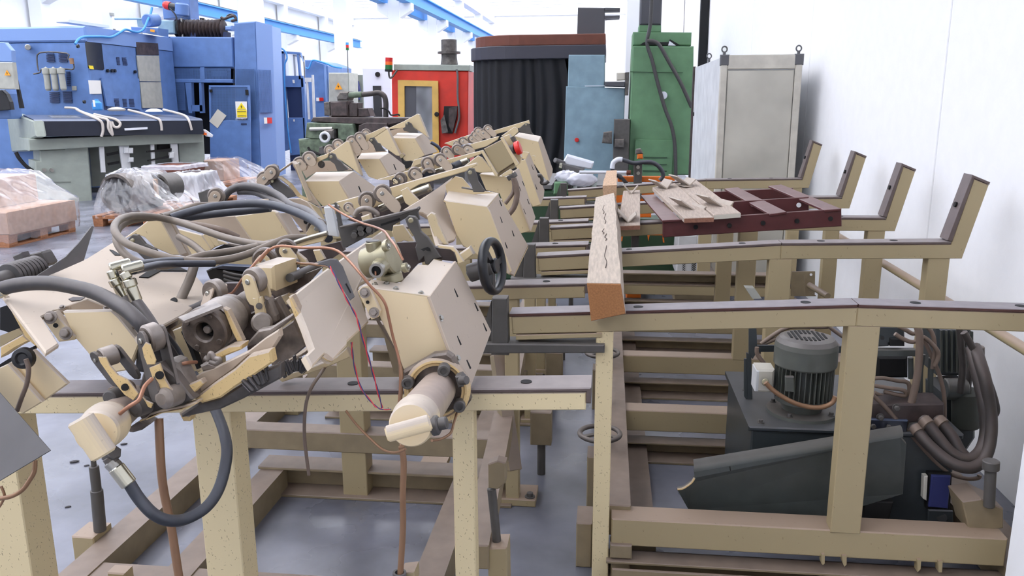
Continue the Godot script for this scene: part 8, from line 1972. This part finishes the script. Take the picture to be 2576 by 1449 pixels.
	b = Mb.new()
	b.bar(Vector3(-0.815, 1.186, -1.860), Vector3(-0.801, 1.184, -1.980), 0.05, 0.062, 0.006)
	part(t, "slide_block", b, "cream")
	C(t, "block_pin", "tarnish", Vector3(-0.793, 1.199, -1.950), Vector3(-0.789, 1.197, -2.000), 0.013, 0.002)
	C(t, "guide_rod", "bracket", Vector3(-0.768, 1.179, -1.900), Vector3(-0.781, 1.162, -2.150), 0.011)
	T(t, "guide_tube", "dusty_steel", V([-0.901,1.111,-1.900,-0.885,1.123,-1.900,-0.870,1.130,-1.900]), 0.02, 12, 2)
	PL(t, "grimy_well", "greasy", V([-0.861,1.125,-1.980,-0.824,1.154,-1.980,-0.763,1.171,-1.980,-0.715,1.190,-1.980,-0.755,1.148,-1.980,-0.796,1.122,-1.980,-0.839,1.112,-1.980]), 0.02)
	PL(t, "cream_web", "cream", V([-0.841,1.110,-1.950,-0.795,1.129,-1.950,-0.793,1.102,-1.950,-0.831,1.087,-1.950]), 0.01, 0.002)
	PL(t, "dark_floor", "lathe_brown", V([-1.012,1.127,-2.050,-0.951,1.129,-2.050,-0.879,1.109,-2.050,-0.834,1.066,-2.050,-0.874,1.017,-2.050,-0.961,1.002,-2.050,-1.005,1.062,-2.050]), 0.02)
	for q in [V([-0.905,1.194,-2.200,-0.879,1.199,-2.200,-0.840,1.167,-2.200,-0.831,1.148,-2.200,-0.869,1.144,-2.200,-0.906,1.166,-2.200]), V([-0.836,1.184,-2.250,-0.815,1.186,-2.250,-0.801,1.159,-2.250,-0.825,1.148,-2.250]), V([-0.925,1.197,-2.300,-0.874,1.210,-2.300,-0.812,1.229,-2.300,-0.810,1.219,-2.300,-0.822,1.201,-2.300,-0.908,1.181,-2.300])]:
		PL(t, "rear_web", "cream", q, 0.014, 0.002)
	T(t, "rear_rod", "rod", V([-0.920,1.192,-2.300,-0.874,1.208,-2.300,-0.807,1.227,-2.300]), 0.007, 8)
	roller(t, Vector3(-0.894, 1.194, -2.200), 0.030, Vector3(-0.875, 1.169, -2.200), 0.03, Vector3(0.2, 0.0, 0.95), "cream", "greasy", 0.017)
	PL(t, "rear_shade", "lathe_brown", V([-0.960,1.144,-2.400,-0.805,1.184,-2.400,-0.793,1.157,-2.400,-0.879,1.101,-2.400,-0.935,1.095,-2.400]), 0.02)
	# bearing block
	var bc: Vector3 = Vector3(-0.874, 1.108, -1.660)
	var bd := Vector3(-0.009, -0.012, 0.140).normalized()
	b = Mb.new()
	b.lathe(bc + bd * 0.004, -bd, [Vector2(0.021, 0.035), Vector2(0.021, 0.004), Vector2(0.025, 0), Vector2(0.050, 0), Vector2(0.054, 0.004), Vector2(0.054, 0.022), Vector2(0.046, 0.024), Vector2(0.046, 0.13), Vector2(0.040, 0.14), Vector2(0, 0.14)], 44)
	o = part(t, "bearing_block", b, "greasy")
	b = Mb.new()
	b.lathe(bc - bd * 0.024, -bd, [Vector2(0, 0.002), Vector2(0.0205, 0.002), Vector2(0.0205, 0.006), Vector2(0, 0.006)], 28)
	part(o, "bore_floor", b, "dark")
	C(o, "bore_pin", "dusty_steel", bc - bd * 0.02, bc - bd * 0.008, 0.009, 0.002)
	for k in 4:
		var u := bd.cross(Vector3.UP).normalized()
		var v := u.cross(bd)
		var a := TAU * k / 4 + 0.5
		C(o, "flange_bolt", "greasy", bc + (u * cos(a) + v * sin(a)) * 0.041, bc + (u * cos(a) + v * sin(a)) * 0.041 + bd * 0.008, 0.006, 0.001)
	b = Mb.new()
	b.lathe(bc - bd * 0.03, -bd, [Vector2(0.050, 0), Vector2(0.052, 0.01), Vector2(0.052, 0.06), Vector2(0.047, 0.08)], 44)
	part(o, "barrel", b, "dusty_steel")
	b = Mb.new()
	b.bar(Vector3(-0.892, 1.149, -1.600), Vector3(-0.833, 1.169, -1.660), 0.04, 0.006, 0.001)
	part(t, "top_strap", b, "dusty_steel")
	PL(t, "rust_rib", "rust_cream", V([-0.828,1.162,-1.660,-0.817,1.157,-1.660,-0.788,1.088,-1.660,-0.801,1.086,-1.660,-0.811,1.109,-1.660]), 0.02, 0.002)
	PL(t, "block_foot", "rust_cream", V([-0.835,1.071,-1.620,-0.802,1.088,-1.620,-0.772,1.092,-1.620,-0.775,1.081,-1.620,-0.816,1.064,-1.620,-0.832,1.057,-1.620]), 0.04, 0.003)
	PL(t, "foot_clip", "dusty_steel", V([-0.861,1.049,-1.600,-0.842,1.057,-1.600,-0.827,1.052,-1.600,-0.824,1.042,-1.600,-0.856,1.035,-1.600]), 0.04, 0.004)
	T(t, "wing_nut", "dusty_steel", V([-0.837,1.074,-1.580,-0.829,1.072,-1.580,-0.822,1.084,-1.580,-0.815,1.074,-1.580,-0.804,1.071,-1.580,-0.812,1.063,-1.580,-0.826,1.066,-1.580]), 0.006, 8)
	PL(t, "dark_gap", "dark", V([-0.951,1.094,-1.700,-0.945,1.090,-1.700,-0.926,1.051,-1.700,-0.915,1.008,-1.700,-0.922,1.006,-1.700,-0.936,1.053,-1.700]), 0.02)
	PL(t, "cream_side", "cream", V([-0.995,1.084,-1.740,-0.972,1.093,-1.740,-0.972,1.078,-1.740,-0.946,0.987,-1.740,-0.955,0.985,-1.740,-0.985,1.052,-1.740]), 0.02, 0.002)
	# cylinder and white head
	var c0: Vector3 = Vector3(-1.035, 0.953, -1.600)
	var c1: Vector3 = Vector3(-0.974, 0.980, -1.420)
	var cd := (c1 - c0).normalized()
	C(t, "cylinder_tube", "neck", c0 - cd * 0.06, c1, 0.034, 0.002, 32)
	head(t, c1, cd, Vector3(0.036, -0.066, 0.000), 0.042, 0.6, 0.34)
	b = Mb.new()
	b.pipe(c1 - cd * 0.036, c1 - cd * 0.028, 0.043, 0.036, 32)
	part(t, "head_ring", b, "rust_cream")
	C(t, "tie_bolt", "bracket", Vector3(-1.022, 0.997, -1.560), Vector3(-1.024, 0.999, -1.520), 0.016, 0.003)
	C(t, "tie_sleeve", "tube_dusty", Vector3(-1.041, 0.987, -1.620), Vector3(-1.043, 0.986, -1.570), 0.020, 0.002)
	C(t, "swivel_nut", "bracket", Vector3(-1.006, 0.891, -1.470), Vector3(-0.985, 0.908, -1.460), 0.016, 0.002, 6)

# ---------------------------------------------------------------- hoses, cables and small things on the left
func build_loose_things():
	var o: MeshInstance3D
	var t: Node3D
	var b: Mb
	# front drooping hose
	t = thing("hydraulic_hose", "black hydraulic hose with a chrome end drooping in a U below the white swivel head", "hose", Vector3(-0.885, 0.738, -1.500))
	C(t, "hex_nut", "tarnish", Vector3(-1.000, 0.896, -1.460), Vector3(-0.987, 0.876, -1.460), 0.013, 0.002, 6)
	C(t, "ferrule_hex", "steel", Vector3(-0.997, 0.886, -1.460), Vector3(-0.981, 0.868, -1.460), 0.015, 0.002, 6)
	C(t, "ferrule", "chrome", Vector3(-0.986, 0.874, -1.460), Vector3(-0.961, 0.837, -1.460), 0.0165, 0.002)
	T(t, "hose", "rubber_blue", V([-0.961,0.840,-1.460,-0.943,0.806,-1.460,-0.916,0.774,-1.460,-0.895,0.749,-1.480,-0.878,0.733,-1.520,-0.853,0.741,-1.560,-0.840,0.769,-1.600,-0.838,0.822,-1.640,-0.858,0.852,-1.680,-0.902,0.879,-1.740,-0.956,0.910,-1.800,-1.014,0.950,-1.840,-1.050,1.006,-1.840,-1.058,1.062,-1.800]), 0.0125, 12)
	for i in 2:
		t = thing("hydraulic_hose", ["left of two black hoses with chrome elbow ends standing on the dusty plate", "right of two black hoses with chrome elbow ends, over the roller bracket"][i], "hose", Vector3(-1.071, 1.187, -1.720))
		var dx := Vector3(0.0, 0, 0)
		var q: Array = [V([-1.115,1.229,-1.720,-1.109,1.209,-1.720,-1.102,1.194,-1.720,-1.090,1.165,-1.720]), V([-1.073,1.229,-1.700,-1.064,1.213,-1.700,-1.060,1.196,-1.700,-1.050,1.162,-1.700])][i]
		C(t, "elbow", "chrome", q[0], q[1], 0.012, 0.003)
		C(t, "elbow_top", "chrome", q[0] + Vector3(-0.004, 0.004, 0), q[0] + Vector3(0.03, 0.012, -0.03), 0.012, 0.003)
		C(t, "hex_nut", "chrome", q[1], q[2], 0.016, 0.002, 6)
		C(t, "ferrule", "chrome", q[2], q[3], 0.0135, 0.002)
		var h: Array = [V([-1.092,1.169,-1.720,-1.057,1.128,-1.700,-1.005,1.090,-1.660,-0.998,1.037,-1.680,-1.015,0.995,-1.720]), V([-1.053,1.165,-1.700,-1.015,1.130,-1.680,-0.973,1.081,-1.660,-0.972,1.027,-1.700,-0.977,0.954,-1.760,-0.976,0.914,-1.800])][i]
		T(t, "hose", "rubber", h, 0.0125, 12)
		T(t, "back_hose", "rubber_blue", [V([-1.110,1.231,-1.740,-1.154,1.213,-1.850,-1.191,1.190,-2.000,-1.195,1.176,-2.100,-1.197,1.157,-2.200]), V([-1.062,1.229,-1.720,-1.112,1.208,-1.850,-1.158,1.186,-2.000,-1.167,1.168,-2.100,-1.111,1.150,-2.200])][i], 0.010, 10)
	t = thing("hydraulic_hose", "grey-black hose arching from the photo's left edge over the dusty plate", "hose", Vector3(-1.256, 1.199, -1.700))
	C(t, "ferrule", "chrome", Vector3(-1.377, 1.180, -1.680), Vector3(-1.353, 1.190, -1.680), 0.017, 0.002)
	T(t, "hose", "rubber", V([-1.355,1.191,-1.680,-1.326,1.198,-1.680,-1.281,1.204,-1.680,-1.231,1.204,-1.680,-1.183,1.197,-1.680,-1.128,1.188,-1.670,-1.073,1.173,-1.650,-1.028,1.157,-1.630,-0.995,1.131,-1.620,-0.995,1.096,-1.640,-1.031,1.045,-1.680,-1.051,1.008,-1.700]), 0.0165, 14)
	# grey loops
	t = thing("hose_coil", "loose coil of dusty grey hoses looping over the second left unit", "hose", Vector3(-1.271, 1.144, -2.300))
	T(t, "loop", "rubber_grey", V([-0.929,1.186,-2.450,-0.973,1.191,-2.400,-1.023,1.172,-2.350,-1.071,1.155,-2.300,-1.109,1.151,-2.250,-1.156,1.155,-2.200,-1.228,1.167,-2.180,-1.310,1.189,-2.180,-1.377,1.209,-2.200,-1.434,1.233,-2.250,-1.484,1.246,-2.350,-1.500,1.248,-2.450,-1.485,1.232,-2.550,-1.438,1.211,-2.600,-1.330,1.195,-2.550,-1.213,1.174,-2.500,-1.098,1.165,-2.450,-1.013,1.171,-2.400]), 0.0115, 12)
	T(t, "loop", "rubber_grey", V([-1.033,1.170,-2.450,-1.112,1.155,-2.420,-1.171,1.149,-2.380,-1.208,1.151,-2.300,-1.282,1.131,-2.250,-1.362,1.142,-2.240,-1.421,1.167,-2.260,-1.464,1.201,-2.300,-1.510,1.222,-2.400,-1.518,1.230,-2.500,-1.481,1.227,-2.580]), 0.0115, 12)
	T(t, "loop", "rubber_grey", V([-1.486,1.225,-2.600,-1.490,1.225,-2.700,-1.442,1.243,-2.750,-1.423,1.240,-2.800,-1.387,1.236,-2.850]), 0.0115, 12)
	T(t, "loop", "tube_dusty", V([-1.465,1.213,-2.620,-1.397,1.204,-2.600,-1.328,1.194,-2.600,-1.273,1.181,-2.600,-1.229,1.154,-2.620]), 0.011, 12)
	T(t, "loop", "rubber_grey", V([-1.402,1.167,-2.550,-1.329,1.150,-2.500,-1.266,1.128,-2.450,-1.209,1.119,-2.400]), 0.0115, 12)
	T(t, "hanging_hose", "rubber_grey", V([-1.195,1.142,-2.250,-1.187,1.106,-2.200,-1.189,1.065,-2.150,-1.188,1.026,-2.100,-1.150,0.998,-2.000,-1.128,0.980,-1.950]), 0.0135, 12)
	T(t, "hanging_hose", "rubber", V([-1.079,1.068,-2.100,-1.117,1.049,-2.080,-1.148,1.040,-2.050,-1.162,1.025,-2.000,-1.157,1.017,-1.950]), 0.0125, 12)
	T(t, "inner_hose", "rubber_grey", V([-1.402,1.119,-2.200,-1.345,1.140,-2.200,-1.253,1.147,-2.200,-1.183,1.138,-2.250,-1.134,1.139,-2.300]), 0.006, 8)
	t = thing("hose_bundle", "thick dark hoses arching together to the white plate in the machine's middle", "hose", Vector3(-1.208, 1.243, -2.750))
	T(t, "hose", "rubber_blue", V([-1.482,1.214,-2.650,-1.447,1.226,-2.700,-1.383,1.242,-2.720,-1.309,1.249,-2.750,-1.208,1.254,-2.750,-1.110,1.245,-2.720,-1.001,1.224,-2.650,-0.912,1.206,-2.550,-0.858,1.185,-2.450]), 0.0145, 12)
	T(t, "hose", "rubber_blue", V([-1.507,1.202,-2.700,-1.460,1.204,-2.750,-1.371,1.213,-2.780,-1.276,1.221,-2.800,-1.187,1.231,-2.800]), 0.0135, 12)
	T(t, "hose", "rubber", V([-1.601,1.203,-3.300,-1.566,1.240,-3.300,-1.504,1.257,-3.300,-1.405,1.253,-3.250,-1.319,1.230,-3.200,-1.232,1.206,-3.100,-1.112,1.204,-2.950,-0.996,1.196,-2.750,-0.906,1.187,-2.550]), 0.0155, 12)
	T(t, "hose", "rubber", V([-1.541,1.231,-3.320,-1.463,1.231,-3.300,-1.362,1.214,-3.220,-1.249,1.198,-3.100]), 0.0135, 12)
	# copper wires
	t = thing("copper_tube", "thin copper tube arching from the roller over the cream plate to the front flange", "copper tube", Vector3(-0.675, 1.248, -1.850))
	T(t, "tube", "copper", V([-0.931,1.133,-1.900,-0.905,1.147,-1.880,-0.868,1.187,-1.860,-0.842,1.216,-1.860,-0.836,1.232,-1.900,-0.840,1.240,-1.950]) , 0.0032, 8)
	T(t, "tube", "copper", V([-0.864,1.209,-1.950,-0.837,1.238,-1.950,-0.807,1.249,-1.950,-0.742,1.249,-1.930,-0.675,1.255,-1.900,-0.638,1.252,-1.880,-0.605,1.239,-1.850,-0.561,1.217,-1.800,-0.536,1.191,-1.790,-0.514,1.168,-1.790,-0.500,1.145,-1.790,-0.496,1.108,-1.800,-0.491,1.063,-1.810,-0.484,1.034,-1.810,-0.474,0.995,-1.800,-0.473,0.944,-1.790,-0.475,0.905,-1.780]), 0.0034, 8)
	T(t, "tube", "bronze_tube", V([-0.468,1.007,-1.780,-0.463,0.971,-1.770,-0.468,0.922,-1.770,-0.471,0.890,-1.770,-0.473,0.849,-1.770,-0.465,0.817,-1.750]), 0.004, 8)
	t = thing("copper_tube", "thin copper tube running down from the white plate past the junction box", "copper tube", Vector3(-0.628, 1.262, -2.200))
	T(t, "tube", "copper", V([-0.792,1.312,-2.280,-0.763,1.299,-2.260,-0.713,1.284,-2.220,-0.664,1.274,-2.180,-0.614,1.274,-2.120,-0.560,1.278,-2.020,-0.527,1.271,-1.950,-0.502,1.264,-1.900,-0.488,1.252,-1.880,-0.476,1.234,-1.870]), 0.0032, 8)
	t = thing("copper_tube", "short bent copper tube over the left roller arm to the white head", "copper tube", Vector3(-0.944, 1.021, -1.480))
	T(t, "tube", "copper", V([-0.955,0.992,-1.430,-0.935,1.009,-1.420,-0.915,1.024,-1.420,-0.902,1.032,-1.430,-0.905,1.041,-1.450,-0.903,1.052,-1.460,-0.899,1.060,-1.480]), 0.0042, 8)
	T(t, "tube", "copper", V([-0.901,1.054,-1.580,-0.884,1.060,-1.580,-0.879,1.056,-1.600,-0.878,1.050,-1.620]), 0.004, 8)
	t = thing("copper_tube", "brown looping tube hanging below the grey sheet at the left edge", "copper tube", Vector3(-1.286, 0.754, -1.550))
	T(t, "tube", "bronze_tube", V([-1.242,0.831,-1.560,-1.240,0.809,-1.550,-1.247,0.792,-1.540,-1.259,0.774,-1.530,-1.279,0.763,-1.520,-1.315,0.755,-1.520]), 0.005, 8)
	T(t, "tube", "bronze_tube", V([-1.308,0.781,-1.530,-1.303,0.759,-1.530,-1.312,0.741,-1.530,-1.323,0.727,-1.530]), 0.003, 8)
	t = thing("brown_tube", "brown tube hanging free in front of the left rack's front rail", "tube", Vector3(-0.711, 0.809, -1.800))
	T(t, "tube", "tube_dusty", V([-0.708,0.940,-1.950,-0.692,0.946,-1.860,-0.685,0.944,-1.790,-0.695,0.918,-1.780,-0.700,0.885,-1.770,-0.705,0.831,-1.770,-0.704,0.780,-1.770,-0.700,0.723,-1.770]), 0.0042, 8)
	t = thing("brown_tube", "thin brown tube looping under the front right swivel head", "tube", Vector3(-0.501, 0.803, -1.750))
	T(t, "tube", "bronze_tube", V([-0.610,0.879,-1.800,-0.579,0.853,-1.780,-0.542,0.829,-1.760,-0.506,0.811,-1.740,-0.473,0.814,-1.720,-0.442,0.833,-1.700]), 0.003, 8)
	T(t, "tube", "bronze_tube", V([-0.363,0.891,-1.620,-0.352,0.878,-1.660,-0.338,0.876,-1.700,-0.338,0.883,-1.740,-0.337,0.895,-1.780]), 0.003, 8)
	t = thing("brass_pipe", "stout bronze pipe standing before the left post under the roller arm", "pipe", Vector3(-0.967, 0.541, -1.600))
	T(t, "pipe", "bronze_tube", V([-0.978,0.916,-1.620,-0.975,0.878,-1.610,-0.973,0.804,-1.600,-0.972,0.745,-1.600,-0.964,0.664,-1.600,-0.959,0.562,-1.600,-0.955,0.478,-1.600]), 0.0095, 14)
	t = thing("brass_pipe", "bronze pipe rising from the floor socket under the right swivel head", "pipe", Vector3(-0.486, 0.489, -1.750))
	T(t, "pipe", "bronze_tube", V([-0.462,0.821,-1.740,-0.458,0.780,-1.740,-0.463,0.701,-1.740,-0.468,0.611,-1.750,-0.478,0.497,-1.750,-0.479,0.484,-1.750]), 0.0075, 12)
	b = Mb.new()
	b.pipe(Vector3(-0.482, 0.484, -1.750) + Vector3(0, -0.06, 0), Vector3(-0.481, 0.490, -1.750), 0.0165, 0.011, 24)
	part(t, "socket", b, "sheet_grey")
	P(t, "socket_plate", "tan", V([-0.482,0.480,-1.760,-0.447,0.487,-1.760,-0.446,0.453,-1.760,-0.483,0.451,-1.760]), Vector3(0, 0, -0.05), 0.002)
	# twisted pairs
	for i in 2:
		t = thing("twisted_wires", ["longer twisted red and blue wire pair hanging across the cream plate", "shorter twisted red and blue wire pair hanging below the cream plate"][i], "wire", Vector3(-0.491, 0.941, -1.660))
		var path: Array = Mb.smooth_path([V([-0.599,1.249,-1.710,-0.579,1.227,-1.690,-0.554,1.182,-1.680,-0.536,1.147,-1.680,-0.525,1.103,-1.680,-0.514,1.044,-1.690,-0.505,0.989,-1.700,-0.492,0.929,-1.700]), V([-0.588,1.050,-1.800,-0.579,1.010,-1.780,-0.553,0.965,-1.740,-0.521,0.933,-1.720,-0.499,0.923,-1.710,-0.476,0.923,-1.710])][i], 8)
		for k in 2:
			var q := []
			for j in path.size():
				var a := j * 0.55 + PI * k
				q.push_back(path[j] + Vector3(cos(a), 0.0, sin(a)) * 0.0014)
			T(t, "wire", ["wire_red", "wire_blue"][k], q, 0.0013, 6, 1)
	t = thing("thin_cable", "brown cable with a metal tip running to the slotted tab on the cream plate", "cable", Vector3(-0.721, 1.214, -1.900))
	T(t, "cable", "bronze_tube", V([-0.781,1.201,-1.980,-0.754,1.205,-1.950,-0.712,1.215,-1.900,-0.677,1.223,-1.850,-0.642,1.232,-1.800,-0.616,1.236,-1.760]), 0.0038, 8)
	C(t, "tip", "chrome", Vector3(-0.783, 1.200, -1.985), Vector3(-0.774, 1.201, -1.975), 0.004)
	# things lying on the far left of the machine
	t = thing("dark_guard", "pointed dark grey sheet guard sticking up at the left of the dusty plate", "guard", Vector3(-1.444, 1.164, -2.000))
	PL(t, "sheet", "bracket", V([-1.406,1.177,-1.844,-1.409,1.187,-1.902,-1.414,1.204,-1.991,-1.423,1.228,-2.064,-1.435,1.262,-2.148,-1.433,1.259,-2.153,-1.417,1.214,-2.093,-1.405,1.183,-2.050,-1.404,1.175,-1.943,-1.403,1.171,-1.871]), 0.006)
	t = thing("ribbed_coupling", "black ribbed coupling lying at the far left beside two dark brackets", "coupling", Vector3(-1.512, 1.156, -1.950))
	var r0: Vector3 = Vector3(-1.496, 1.170, -1.820)
	var r1: Vector3 = Vector3(-1.492, 1.172, -2.000)
	var rd := (r1 - r0).normalized()
	C(t, "shaft", "bracket", r0, r1, 0.021, 0.003)
	for k in 8:
		b = Mb.new()
		var c := r0.lerp(r1, 0.30 + k * 0.075)
		b.lathe(c, rd, [Vector2(0.02, 0), Vector2(0.034, 0.003), Vector2(0.037, 0.009), Vector2(0.034, 0.013), Vector2(0.02, 0.015)], 28)
		part(t, "rib", b, "rubber")
	PL(t, "bracket", "bracket", V([-1.559,1.204,-1.980,-1.532,1.215,-1.980,-1.521,1.186,-1.980,-1.543,1.175,-1.980,-1.548,1.177,-1.980]), 0.03, 0.002)
	PL(t, "bracket", "bracket", V([-1.533,1.200,-2.000,-1.523,1.207,-2.000,-1.490,1.215,-2.000,-1.485,1.210,-2.000,-1.472,1.183,-2.000,-1.480,1.174,-2.000,-1.506,1.179,-2.000,-1.530,1.182,-2.000]), 0.04, 0.003)
	t = thing("dark_block", "dark square block beside the first roller of the second left unit", "block", Vector3(-1.536, 1.222, -3.000))
	PL(t, "face", "bracket", V([-1.557,1.261,-3.000,-1.524,1.272,-3.000,-1.503,1.226,-3.000,-1.518,1.217,-3.000,-1.550,1.219,-3.000]), 0.05, 0.003)
	roller(t, Vector3(-1.482, 1.250, -3.000), 0.032, Vector3(-1.492, 1.233, -3.000), 0.03)
	# crumbs and scraps on the bright floor
	var crumbs := [[Vector3(-2.391, 0.000, -3.246), 0.02, "largest dark swarf curl on the bright floor, left of the jack tip"], [Vector3(-2.148, 0.000, -2.843), 0.012, "dark crumb on the bright floor, left of the jack's lower half"], [Vector3(-2.280, 0.000, -3.459), 0.016, "dark crumb on the bright floor just right of the white swivel head"], [Vector3(-2.312, 0.000, -3.216), 0.012, "small dark crumb on the floor touching the jack tip in view"], [Vector3(-1.809, 0.000, -2.951), 0.012, "small crumb on the floor between the bronze pipe and the hose"]]
	for q in crumbs:
		b = blob(q[0] + Vector3(0, q[1] * 0.2, 0), Vector3(q[1], q[1] * 0.25, q[1] * 0.5), 0.5, int(q[1] * 5000))
		solo("swarf_crumb", b, "crumb", q[2], "debris", "swarf crumbs on the bright floor")
